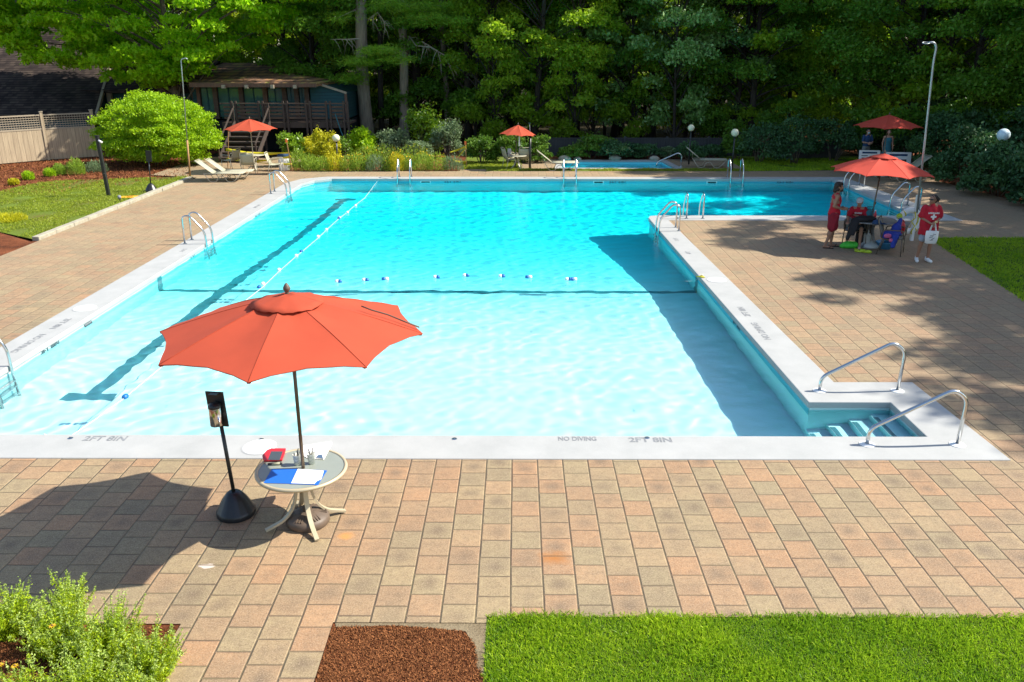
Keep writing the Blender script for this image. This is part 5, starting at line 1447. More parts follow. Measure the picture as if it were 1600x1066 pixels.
    # stairs down to the terrace
    sx0, sx1 = hz(350, 220, 39.6)[0], hz(407, 220, 39.6)[0]
    st = MB(); n_ = 7
    for k in range(n_):
        st.box(((sx0 + sx1) / 2, 38.9 + .36 * k, zd * (k + 1) / (n_ + 1)), (sx1 - sx0, .34, .07))
        st.box(((sx0 + sx1) / 2, 38.9 + .36 * k + .15, zd * (k + .5) / (n_ + 1)), (sx1 - sx0, .03, .16))
    st.build('stair', M['stairwood'], root)
    for x in (sx0, sx1):
        h_ = MB(); h_.bar((x, 38.7, .15), (x, 41.5, zd), .06, .22); h_.bar((x, 38.7, .80), (x, 41.5, zd + .75), .05, .06)
        for t in (0, 1): h_.box((x, 38.75 + 2.6 * t, zd * t + .5), (.06, .06, .8))
        h_.build('stair_railing', M['stairwood'], root)
    hs = MB(); a = hz(524, 178, Yd - .1); b = hz(533, 205, Yd - .1); c = hz(540, 222, Yd - .1)
    hs.tube([(a[0], Yd - .15, a[1]), (b[0], Yd - .15, b[1]), (c[0], Yd - .15, c[1])], .02, 6); hs.build('green_hose', M['teal_cloth'], root)
deck_house()

def big_roof_building():
    root = thing('shingled_building', 'building with a huge brown shingle roof reaching down behind the lattice fence', 'building', (0, 0, 0))
    A = hz(150, 180, 43); B = hz(176, 84, 50); C_ = hz(196, 40, 53)
    za, zb = A[1], C_[1]
    P = [(-44, 43, za), (A[0], 43, za), (B[0], 50, B[1]), (C_[0] - .6, 54, C_[1] + 2.4), (-44, 54, C_[1] + 2.4)]
    P2 = [(x, y + .12, z - .2) for x, y, z in P]
    rf = MB(); rf.add(P + P2, [(0, 1, 2, 3, 4), (9, 8, 7, 6, 5), (0, 5, 6, 1), (1, 6, 7, 2), (2, 7, 8, 3), (3, 8, 9, 4), (4, 9, 5, 0)]); rf.build('roof', M['shingle'], root)
    MB().bar((A[0] + .05, 42.98, za + .02), (B[0] + .05, 50, B[1] + .02), .12, .22).build('rake_trim', M['lattice'], root)
    MB().box(((A[0] - 44) / 2 - .3, 48.5, za / 2), (44 + A[0] - 1.0, 10, za)).build('wall', M['teal'], root)
    gm = MB(); gm.add([(A[0] - .1, 43.6, za - .1), (B[0] - .1, 50, B[1] - .2), (C_[0] - .7, 54, C_[1] + 2.1), (C_[0] - .7, 54, 0), (A[0] - .1, 43.6, 0)], [(0, 1, 2, 3, 4)]); q = gm.build('gable_wall', M['teal'], root); m_ = q.modifiers.new('t', 'SOLIDIFY'); m_.thickness = .12
big_roof_building()
def link_building():
    root = thing('entry_building', 'low dark entrance building hidden behind the maple and the big round bush', 'building', (0, 0, 0))
    x0, _ = hz(146, 150, 46); x1, _ = hz(303, 150, 46); zt = hz(200, 140, 46)[1]
    MB().box(((x0 + x1) / 2, 48.5, zt / 2), (x1 - x0, 5, zt)).build('wall', M['teal'], root)
    r = MB(); P = [(x0 - .3, 45.3, zt), (x1 + .3, 45.3, zt), (x1 + .3, 51.5, zt + 2.0), (x0 - .3, 51.5, zt + 2.0)]
    r.add(P + [(x, y, z - .15) for x, y, z in P], [(0, 1, 2, 3), (7, 6, 5, 4), (0, 4, 5, 1), (1, 5, 6, 2), (2, 6, 7, 3), (3, 7, 4, 0)]); r.build('roof', M['shingle'], root)
    MB().box((x0 + 3.0, 45.95, zt * .4), (3.2, .12, zt * .78)).build('entrance', M['dark'], root)  # dark slab paints the shade of the open doorway
    MB().box((x0 + 1.0, 45.7, zt * .5), (.22, .22, zt)).build('pillar', M['lattice'], root)
link_building()

# ---------------------------------------------------------------- trees
rnd = random.Random(11)
TG = 'trees of the forest behind the pools'
def at_px(px, Y): return hz(px, 200, Y)[0]
V1 = broadleaf('broadleaf_tree', 'tall dark leafy tree in the forest wall behind the pools', 'tree', 1, 16, 3.9, 1.6, M['leaf_dark'], M['barkdark'], 78, 480, .088, .20, csize=.78)
V2 = broadleaf('broadleaf_tree', 'tall mid green leafy tree in the forest wall behind the pools', 'tree', 2, 15, 3.6, 1.0, M['leaf_mid'], M['barkdark'], 74, 480, .088, .17, lean=(1.2, 0), csize=.78)
V3 = broadleaf('young_tree', 'slender mid green young tree at the edge of the forest', 'tree', 3, 9, 2.3, .5, M['leaf_mid'], M['barkdark'], 66, 300, .078, .09, lean=(.5, .2), csize=.62)
V4 = broadleaf('young_tree', 'silvery green young tree at the edge of the forest', 'tree', 4, 9.5, 2.2, 1.2, M['leaf_silver'], M['barkdark'], 58, 300, .085, .09, lean=(-.5, 0), csize=.65)
V5 = broadleaf('young_tree', 'yellow green young tree deep inside the forest, backlit glow painted into its leaves', 'tree', 5, 10, 2.8, .4, M['leaf_sun_tint'], M['barkdark'], 64, 300, .085, .10, csize=.68)
V6 = broadleaf('broadleaf_tree', 'dark low branching tree in the shaded forest edge', 'tree', 6, 12, 4.3, .6, M['leaf_dark'], M['barkdark'], 86, 440, .085, .22, csize=.8)
TV = [V1, V2, V3, V4, V5, V6]
used = [False] * 6
def tree(k, X, Y, s=1.0):
    v = TV[k]; rz = rnd.uniform(0, 6.28); sc = (s * rnd.uniform(.92, 1.08), s * rnd.uniform(.92, 1.08), s * rnd.uniform(.92, 1.1))
    if not used[k]:
        used[k] = True; v.location = (X, Y, -.05); v.rotation_euler = (0, 0, rz); v.scale = sc; v['group'] = TG; return v
    return dup(v, (X, Y, -.05), rz, None, TG, sc)
# forest edge: photo column (px), distance, kind
edge = [(735, 47, 0), (770, 44.5, 2), (800, 49, 5), (830, 45, 1), (868, 47.5, 0), (895, 44.5, 2), (925, 46, 3), (955, 49, 1), (985, 45.5, 2), (1015, 47, 0), (1050, 44.5, 3),
        (1080, 48.5, 2), (1110, 46, 3), (1140, 45.5, 1), (1175, 44.5, 5), (1205, 47.5, 2), (1250, 46.5, 0), (1290, 45, 2), (1330, 44.5, 1), (1375, 42.5, 0),
        (1420, 41, 5), (1465, 39.5, 1), (1510, 39, 5), (1560, 38, 0), (1605, 37, 5), (1660, 36, 0), (500, 49.5, 5), (455, 53, 0), (535, 52, 1), (660, 50, 5), (700, 51, 1)]
for px, Y, k in edge: tree(k, at_px(px, Y), Y + rnd.uniform(-.4, .4), 1.0)
for Y0_, kinds, stepx in ((54, (0, 4, 1, 0, 4, 1, 4), 74), (63, (4, 1, 4, 4, 0), 80)):
    px = 340 if Y0_ == 55 else 150; i = 0
    while px < 1720:
        Y = Y0_ + rnd.uniform(-2.2, 2.2); tree(kinds[(i * 3 + rnd.randrange(2)) % len(kinds)], at_px(px, Y), Y, rnd.uniform(.95, 1.15)); px += stepx * rnd.uniform(.8, 1.2); i += 1
# trees off to the right that shade the right hand deck
for X, Y, k, s in ((25.5, 30.5, 0, 1.0), (24.8, 24.6, 0, 1.05), (26.5, 19.0, 0, 1.2), (25, 13.6, 2, 1.75), (33, 16, 5, 1.6), (28, 10.9, 3, 2.1), (34, 22, 0, 1.45), (25.8, 16.4, 5, 1.3), (28, 22.4, 0, 1.2)):
    tree(k, X, Y, s)
# far wood, one mass behind everything
rng = np.random.default_rng(77)
N_ = 26000
C = np.stack([rng.uniform(-75, 75, N_), rng.uniform(68, 80, N_), rng.uniform(0, 1, N_) ** .9 * 19], 1)
V, F = leafgeo(C, rng, .36); o = npmesh('far_wood', V, F, M['leaf_sun_tint'], np.repeat(rng.uniform(0, 1, N_), 4)); tag(o, 'mass of far woodland, sunny glow painted into its leaves, closing the view behind all the trees', 'woodland', kind='stuff')

# tall pines with bare trunks
def pine(label, px, Y, r, boughs, bark='barkpine', H=19, seed=1, dead=()):
    X = at_px(px, Y); root = thing('pine_tree', label, 'tree', (X, Y, -.05)); rn = random.Random(seed); rng = np.random.default_rng(seed)
    mb = MB(); n_ = 14
    mb.tube([(.10 * math.sin(i * .7 + seed), .1 * math.cos(i * .5), H * i / n_) for i in range(n_ + 1)], [r * (1.18 if i == 0 else 1 - .55 * i / n_) for i in range(n_ + 1)], 14)
    Cs = []; Ax = []
    def bough(tx, tz, dy, w_, n__, tip_drop=.1):
        """branch from the trunk to (tx,tz) at depth offset dy, flat sprays of needles"""
        b = Vector((tx - X, dy, tz)); a = Vector((0, 0, tz + rn.uniform(-.2, .7)))
        limb_mesh(mb, a, b, .06, .015, rn, .06)
        for i in range(n__):
            t = rn.uniform(.45, 1.1); c = a.lerp(b, t) + Vector((rn.gauss(0, w_ * .55), rn.gauss(0, w_ * .5), rn.gauss(0, w_ * .14) - tip_drop * abs(t - .8)))
            m_ = 24
            P = np.array(c)[None] + rng.normal(size=(m_, 3)) * np.array([.24, .24, .06]); Cs.append(P)
            ax = rng.normal(size=(m_, 3)); ax[:, 2] = np.abs(ax[:, 2]) * .35 + .12; Ax.append(unit(ax))
    for (bx, by, dy, w_, n__) in boughs:
        tx, tz = hz(bx, by, Y + dy); bough(tx, tz, dy, w_, n__)
    for k in range(9):
        z = rn.uniform(12.5, H); a = rn.uniform(0, 6.28); L = 2.6 * (1 - (z - 12) / (H - 11)) + .8
        bough(X + L * math.cos(a), z, L * math.sin(a), .7, 26)
    mb.build('trunk', M[bark], root, smooth=True, normals=False)
    C = np.concatenate(Cs); A = np.concatenate(Ax); V, F = leafgeo(C, rng, .15, .085, .5, A)
    npmesh('crown', V, F, M['leaf_pine'], np.repeat(rng.uniform(0, 1, len(C)), 4), root)
    if dead:
        dm = MB()
        for chain in dead:
            P = []
            for (bx, by, dy) in chain: x, z = hz(bx, by, Y + dy); P.append(Vector((x - X, dy, z)))
            dm.tube(P, [.05 * (1 - .8 * i / (len(P) - 1)) for i in range(len(P))], 6)
            for i in range(1, len(P)):
                for q in range(5):
                    d = Vector((rn.uniform(-.4, .7), rn.uniform(-.4, .4), rn.uniform(-.9, .15))); p = P[i - 1].lerp(P[i], rn.random())
                    dm.tube([p, p + d * .45, p + d * .8 + Vector((0, 0, -.2))], [.018, .012, .005], 5)
        dm.build('dead_branch', M['deadwood'], root, smooth=True, normals=False)
    return root
pine('thick pine trunk, leftmost and largest of the bare trunks behind the flower bed', 574, 46, .36, [(560, 95, -2, .8, 60), (600, 75, -2.6, .8, 70), (628, 92, -2.4, .6, 50), (545, 125, -1.2, .6, 40), (525, 28, -1, .7, 30)], seed=3, dead=[[(575, 30, -.3), (590, 18, -.6), (600, 32, -.8), (602, 50, -.9)], [(570, 58, -.2), (545, 60, -.5), (516, 60, -.8)]])
pine('thinner dark trunk standing tight behind the thickest pine', 599, 48, .17, [(590, 20, .5, .6, 20)], 'barkdark', 17, 4)
pine('straight bare pale pine trunk beside the thick pine', 633, 46.5, .26, [(665, 30, -2, 1.0, 80), (700, 28, -2.4, .9, 80), (722, 30, -2.8, .5, 40), (640, 10, -2, .9, 70), (600, 8, -1.5, .8, 50), (690, 8, -2, .9, 60)], seed=5, dead=[[(632, 85, -.2), (640, 55, -.6), (650, 70, -1), (672, 72, -1.3), (695, 85, -1.6), (703, 105, -1.8)], [(634, 70, -.2), (660, 64, -.8), (684, 78, -1.1), (690, 98, -1.4)], [(633, 82, -.3), (628, 30, -.8)]])
pine('dark pine trunk just right of the pale bare trunk', 651, 49.5, .27, [(640, 5, .6, .8, 30)], 'barkdark', 18, 6)
pine('slim grey pine trunk with bleached dead branches before it', 697, 48, .16, [(715, 50, -.6, .6, 14)], 'barkpine', 17, 7)
# dark thin trunks visible in the forest
for i, px in enumerate((745, 770, 812, 868, 905, 948, 1002, 1072, 1120, 1165, 1228, 1300)):
    Y = 46 + rnd.uniform(-1, 5); X = at_px(px, Y); r_ = thing('forest_tree', 'thin dark bare trunk among the forest trees', 'tree', (X, Y, -.05), rnd.uniform(0, 6), 'thin dark trunks in the forest')
    lx = rnd.uniform(-.9, .9); mb = MB(); mb.tube([(lx * t + .1 * math.sin(5 * t + i), .1 * math.cos(4 * t), 13 * t) for t in [j / 8 for j in range(9)]], [rnd.uniform(.08, .15) * (1 - .07 * j) for j in range(9)], 8); mb.build('trunk', M['barkdark'], r_, smooth=True, normals=False)
    rg = np.random.default_rng(200 + i); cl = [(lx * z / 13 + rg.uniform(-1.6, 1.6), rg.uniform(-1.6, 1.6), z, .9, .9, .45) for z in rg.uniform(7, 13, 10)]
    V, F, T_, _ = clump_leaves(rg, cl, 90, .12); npmesh('crown', V, F, M['leaf_dark'], T_, r_)

# the bright maple
mp_ = broadleaf('maple_tree', 'bright green maple spreading over the left roofs', 'tree', 21, 12, 8, 2.5, M['leaf_maple'], M['bark'], 330, 330, .115, .26, squash=.62, ell=(-.2, -.3, 7.1, 8.6, 3.1, 4.5), csize=.95, maxlimb=55, keep=lambda x, y, z: z > 3.2 + max(0, x - .4) * .56 + max(0, -x - 2.5) * .30)
mp_.location = (at_px(283, 44), 44, -.05)
m2 = MB(); m2.tube([(.7, .5, 0), (1.0, .6, 1.6), (.6, .4, 3.2), (1.4, .2, 5.2)], [.22, .2, .16, .1], 9); m2.build('second_stem', M['bark'], mp_, smooth=True, normals=False)

# ---------------------------------------------------------------- shrubs
def shp(name, label, px, pb, wpx, hpx, n_, leaf, mat, seed, lumps=14, layered=False, upb=.5, group=None, depth=None):
    X, Y = gp(px, pb); Y2 = Y + .35 * wpx * Y / 1300; X = X * Y2 / Y
    k = Y2 / 1300 * 1.02
    return shrub(name, label, 'shrub', (X, Y2, -.02), wpx * k / 2, depth or wpx * k / 2.3, hpx * k, n_, leaf, M[mat], seed, lumps, layered, upb, group)
rb_ = shp('round_bush', 'huge bright yellow green round bush in the left mulch bed', 251, 264, 150, 80, 12000, .052, 'leaf_bush', 31, 40, True, .35, depth=1.5)
rg = np.random.default_rng(55); cl = []
while len(cl) < 270:
    d = rg.normal(size=3); d /= np.linalg.norm(d)
    if d[2] < -.86: continue
    q = rg.uniform(.86, 1.0); h0 = 1.22; wv = 1 + .05 * math.sin(5 * math.atan2(d[1], d[0]) + 2) + .04 * math.sin(9 * d[2] + 3 * d[0])
    cl.append((2.62 * q * wv * d[0], 1.85 * q * wv * d[1], h0 + (1.76 if d[2] > 0 else 1.22) * q * wv * d[2], .44, .40, .24))
V, F, T_, C = clump_leaves(rg, cl, 150, .05, up=.45); npmesh('outer_foliage', V, F, M['leaf_bush'], T_, rb_)
shp('flower_shrub', 'leafy light green shrub at the left end of the flower bed', 458, 262, 52, 48, 3200, .06, 'leaf_rhodo', 32)
shp('golden_shrub', 'golden yellow shrub right of the leafy one in the flower bed', 484, 259, 56, 42, 3600, .05, 'leaf_gold', 33)
shp('golden_shrub', 'golden shrub with a pointed top just left of the globe lamp', 512, 262, 46, 54, 3400, .05, 'leaf_gold', 34)
shp('rhododendron', 'bright green rounded rhododendron right of the globe lamp', 564, 248, 62, 46, 4600, .075, 'leaf_bush', 35)
shp('grey_shrub', 'grey green twiggy shrub below the bare pine trunks', 618, 248, 70, 42, 4200, .05, 'leaf_grey', 36)
shp('tall_shrub', 'tall loose green shrub near the right end of the flower bed', 668, 246, 72, 78, 5200, .075, 'leaf_rhodo', 37)
shp('grey_shrub', 'silvery shrub at the right end of the flower bed', 700, 250, 56, 62, 4200, .05, 'leaf_grey', 38)
shp('grey_shrub', 'low grey green shrub in front of the tall loose one', 655, 256, 50, 34, 2600, .05, 'leaf_grey', 39)
shp('flower_shrub', 'small dark leaved shrub behind the globe lamp', 535, 254, 40, 40, 2000, .05, 'leaf_yew', 40)
# low perennials along the front of the bed
pm_ = ['leaf_perennial', 'leaf_grey', 'leaf_gold', 'leaf_perennial', 'leaf_perennial', 'leaf_rhodo']
rn = random.Random(5)
def perennial(px, pb, wpx, hpx, mat, seed, label, flowers=0, group='low flowering plants along the front of the bed'):
    X, Y = gp(px, pb); k = Y / 1300; rx = wpx * k / 2; h = hpx * k; rg = np.random.default_rng(seed)
    root = thing('perennial', label, 'plant', (X, Y, 0), 0, group)
    n_ = 900; a = rg.uniform(0, 6.28, n_); q = np.sqrt(rg.uniform(0, 1, n_)); z = rg.uniform(.05, 1, n_) * h * (1 - .45 * q ** 2)
    C = np.stack([rx * q * np.cos(a), rx * .8 * q * np.sin(a), z], 1); ax = np.stack([np.cos(a) * q * .5, np.sin(a) * q * .5, np.ones(n_)], 1)
    V, F = leafgeo(C, rg, .065, .16, .3, unit(ax)); npmesh('foliage', V, F, M[mat], np.repeat(rg.uniform(0, 1, n_), 4), root)
    if flowers:
        a = rg.uniform(0, 6.28, flowers); q = np.sqrt(rg.uniform(0, 1, flowers)); C = np.stack([rx * q * np.cos(a), rx * .8 * q * np.sin(a), h * (.85 - .35 * q ** 2 + .15 * rg.uniform(0, 1, flowers))], 1)
        V, F = leafgeo(C, rg, .035, .9, .8); npmesh('flower_heads', V, F, M['leaf_flower'], np.repeat(rg.uniform(0, 1, flowers), 4), root)
    return root
labs = ['feathery green tuft beside the leaning wooden stake', 'green tuft in front of the golden shrubs', 'fine leaved clump just below the golden shrubs', 'spreading yellow green clump left of the globe lamp post', 'low clump right below the globe lamp', 'yellow flowered clump below the bright rhododendron', 'small leafy clump below the rhododendron\'s right half', 'silver grey mound behind the far left pool ladder', 'green clump above the pool ladder by the flower bed', 'yellow flowered clump near the middle of the bed', 'orange tinged clump right of the yellow flowered one', 'tall grassy clump in the right half of the bed', 'pale green clump near the bed\'s right end', 'last grassy tuft at the bed\'s right corner']
spec = [(468, 266, 34, 34, 0, 6), (486, 267, 30, 26, 0, 0), (505, 267, 32, 24, 3, 0), (526, 267, 30, 28, 2, 20), (545, 267, 30, 26, 0, 25), (560, 267, 26, 28, 3, 45), (575, 266, 22, 22, 5, 0), (588, 267, 34, 26, 1, 0), (606, 267, 22, 22, 0, 20), (620, 267, 26, 30, 2, 60), (638, 266, 28, 26, 0, 30), (660, 266, 34, 30, 3, 20), (684, 266, 36, 28, 0, 25), (708, 266, 34, 24, 1, 0)]
for i, ((px, pb, w_, h_, mk, fl_), lb) in enumerate(zip(spec, labs)): perennial(px, pb, w_, h_, pm_[mk], 300 + i, lb, fl_)
for i, (px, pb, w_, h_, lb) in enumerate([(500, 258, 60, 34, 'green filling plant behind the front clumps left'), (600, 258, 60, 34, 'green filling plant behind the front clumps in the middle'), (645, 260, 60, 36, 'green filling plant behind the front clumps at the right'), (575, 258, 50, 32, 'green filling plant under the rhododendron')]): perennial(px, pb, w_, h_, 'leaf_perennial', 340 + i, lb, 15)
# small plants on the left mulch
for i, (px, pb, w_, h_, mk, lb) in enumerate([(22, 288, 16, 9, 'leaf_gold', 'tiny yellow plant on the mulch at the far left'), (45, 280, 18, 13, 'leaf_bush', 'small yellow green plant on the mulch below the fence'), (78, 275, 18, 12, 'leaf_bush', 'low yellow green plant, third from the left on the mulch'), (94, 273, 20, 18, 'leaf_perennial', 'green plant beside the low yellow green one on the mulch'), (120, 272, 28, 26, 'leaf_perennial', 'upright green plant on the mulch left of the black square post'), (152, 268, 34, 18, 'leaf_grey', 'blue green spreading plant behind the black square post')]):
    perennial(px, pb, w_, h_, mk, 360 + i, lb, group='small plants on the left mulch bed')
perennial(12, 345, 60, 12, 'leaf_gold', 380, 'low yellow plant at the lawn corner on the left edge', group='small plants on the left mulch bed')
# dark yew hedge and shrubs of the back
YG = 'dark evergreen shrubs at the back'
for i, (px, pb, w_, h_, mat, lb) in enumerate([(752, 258, 62, 44, 'leaf_yew', 'yew shrub at the left end of the dark hedge'), (795, 257, 62, 46, 'leaf_yew', 'yew shrub in the dark hedge behind the small parasol'), (838, 256, 56, 42, 'leaf_yew', 'yew shrub at the right end of the dark hedge'), (893, 252, 46, 22, 'leaf_yew', 'low shrub behind the rocks near the wading pool'), (960, 253, 66, 30, 'leaf_juniper', 'low dark spreading shrub right behind the wading pool'), (1075, 252, 56, 30, 'leaf_juniper', 'dark shrub between the steel rail and the fence'), (925, 250, 72, 38, 'leaf_yew', 'spreading yew with bright tips left of the grey fence'), (975, 250, 70, 26, 'leaf_juniper', 'dark low shrub in front of the grey fence'), (1012, 250, 50, 22, 'leaf_juniper', 'dark low shrub at the middle of the grey fence'), (1045, 249, 34, 18, 'leaf_grey', 'small pale green shrub by the steel rail'), (1110, 250, 60, 20, 'leaf_juniper', 'low dark shrub behind the right back lounger'),
        (1185, 258, 92, 62, 'leaf_juniper', 'big dark shrub right of the globe lamps'), (1240, 260, 96, 78, 'leaf_juniper', 'tallest dark shrub in the middle of the right shade'), (1300, 257, 88, 66, 'leaf_juniper', 'dark shrub left of the two people in the shade'), (1150, 252, 56, 40, 'leaf_yew', 'dark green shrub behind the larger looking globe lamp')]):
    shp('evergreen_shrub', lb, px, pb, w_, h_, 3600, .055, mat, 400 + i, 12, True, .35, YG)
JG = 'junipers along the right edge of the deck'
jl = [(1462, 276, 90, 96, 'juniper behind the grey lounger by the tall pole'), (1508, 296, 110, 92, 'juniper mound right of the tall pole'), (1556, 312, 120, 84, 'juniper mound right under the bluish globe'), (1618, 326, 120, 92, 'juniper mound cut off by the right photo edge'), (1535, 275, 150, 100, 'juniper rising left behind the bluish globe'), (1610, 282, 130, 112, 'juniper rising behind the globe at the photo edge'), (1420, 258, 80, 66, 'smaller juniper behind the notice boards'), (1480, 258, 120, 96, 'juniper in the back row left of the globe'), (1345, 246, 80, 52, 'dark shrub behind the two people in the shade'), (1660, 340, 120, 100, 'juniper beyond the right photo edge'), (1650, 304, 110, 100, 'juniper filling the right photo edge behind the front mound')]
for i, (px, pb, w_, h_, lb) in enumerate(jl): shp('juniper', lb, px, pb, w_, h_, 7500, .07, 'leaf_juniper', 430 + i, 22, True, .3, JG)
# rocks near the wading pool
for i, (px, pb, s_, lb) in enumerate([(882, 252, .32, 'pale rock left behind the wading pool'), (902, 251, .2, 'smaller rock beside the pale one behind the wading pool'), (961, 251, .3, 'dark blue grey rock behind the wading pool'), (1022, 251, .25, 'small rock near the pale shrub by the steel rail')]):
    g_ = gp(px, pb); mb = MB(); rn2 = random.Random(i); mb.ball((0, 0, s_ * .35), (s_, s_ * .7, s_ * .5), 10, 7); mb.v = [tuple(c * (1 + rn2.uniform(-.08, .08)) for c in v) for v in mb.v]
    o = mb.build('rock', M['stone'], smooth=True); o.location = (g_[0], g_[1], 0); tag(o, lb, 'rock')

# ---------------------------------------------------------------- spiky plants, foreground left
def spiky(px, pb, rad, h, n_, seed, label):
    X, Y = gp(px, pb); rg = np.random.default_rng(seed); root = thing('catmint_plant', label, 'plant', (X, Y, -.01), 0, 'spiky pale green plants in the front left bed')
    mb = MB(); LC = []; LA = []; FC = []; FA = []
    for i in range(n_):
        a = rg.uniform(0, 6.28); q = rad * math.sqrt(rg.uniform(0, 1)); H = h * (rg.uniform(.45, .82) if i % 5 else rg.uniform(.9, 1.35)) * (1 - .2 * (q / rad) ** 2)
        b = Vector((q * .55 * math.cos(a), q * .55 * math.sin(a), 0)); lean = q * 1.05 + rg.uniform(-.05, .08)
        t_ = Vector((lean * math.cos(a) + rg.uniform(-.05, .05), lean * math.sin(a) + rg.uniform(-.05, .05), H)); m_ = b.lerp(t_, .5) - Vector((math.cos(a), math.sin(a), 0)) * .03
        P = bez(b, m_, t_, 5); mb.tube(P, [.0035, .0032, .003, .0025, .002, .0012], 4, cap=False)
        A_, M_, T_ = np.array(b), np.array(m_), np.array(t_)
        k = 74; t = rg.uniform(.12, .86, k)[:, None]; C = A_ * (1 - t) ** 2 + M_ * 2 * t * (1 - t) + T_ * t * t + rg.normal(size=(k, 3)) * .016
        LC.append(C); ax = rg.normal(size=(k, 3)); ax[:, 2] = np.abs(ax[:, 2]) * .6 + .3; LA.append(unit(ax))
        k = 26; t = rg.uniform(.72, 1.04, k)[:, None]; C = A_ * (1 - t) ** 2 + M_ * 2 * t * (1 - t) + T_ * t * t + rg.normal(size=(k, 3)) * .0075
        FC.append(C); ax = rg.normal(size=(k, 3)); FA.append(unit(ax))
    mb.build('stem', M['leaf_perennial'], root, smooth=True, normals=False)
    C = np.concatenate(LC); V, F = leafgeo(C, rg, .0150, .27, .4, np.concatenate(LA)); npmesh('foliage', V, F, M['leaf_plant'], np.repeat(rg.uniform(0, 1, len(C)), 4), root)
    C = np.concatenate(FC); V, F = leafgeo(C, rg, .009, .6, .3, np.concatenate(FA)); npmesh('flower_spikes', V, F, M['leaf_spike'], np.repeat(rg.uniform(0, 1, len(C)), 4), root)
M['leaf_spike'] = leafmat('pale_flower_spike', (.22, .36, .03), (.48, .58, .16), .3)
for i, (px, pb, rad, h, n_, lb) in enumerate([(20, 985, .26, .50, 110, 'spiky pale green plant at the left photo edge near the umbrella shadow'), (95, 1015, .27, .56, 130, 'spiky plant with tall pale spikes left of the centre of the bed'), (170, 1030, .28, .58, 140, 'largest spiky pale green plant in the front left bed'), (235, 1060, .24, .52, 120, 'spiky plant nearest the brick path'), (130, 1100, .28, .54, 120, 'spiky plant at the bottom edge of the photo'), (40, 1115, .24, .44, 80, 'spiky plant in the bottom left corner'), (110, 960, .20, .46, 60, 'spiky plant farthest back in the front left bed'), (215, 1120, .22, .46, 100, 'low spiky plant at the bottom edge by the path')]):
    spiky(px, pb, rad, h * .84, n_, 500 + i, lb)
for i, (px, pb, lb) in enumerate([(38, 998, 'yellow daisy above the others in the front left bed'), (34, 1030, 'yellow daisy low at the left photo edge'), (52, 1034, 'yellow daisy right of the low one at the left edge'), (75, 1040, 'yellow daisy in front of the tall spikes'), (128, 985, 'yellow daisy half hidden among the spikes')]):
    X, Y = gp(px, pb + 14); r_ = thing('daisy', lb, 'flower', (X, Y - .35, 0), 0, 'yellow daisies in the front left bed'); z = .30 + .03 * i
    mb = MB(); 
    for k in range(10):
        a = 2 * PI * k / 10; d = Vector((math.cos(a), math.sin(a), 0)); s_ = Vector((-d.y, d.x, 0)); mb.add([Vector((0, 0, z)), d * .018 + s_ * .007 + up * (z + .003), d * .032 + up * (z - .004), d * .018 - s_ * .007 + up * (z + .003)], [(0, 1, 2, 3)])
    mb.build('petals', M['leaf_flower'], r_, normals=False); MB().ball((0, 0, z + .003), (.008, .008, .006), 8, 6).build('flower_centre', M['trimbrown'], r_, smooth=True); MB().tube([(0, 0, 0), (.01, 0, z * .5), (0, 0, z)], .002, 5).build('stem', M['leaf_perennial'], r_)

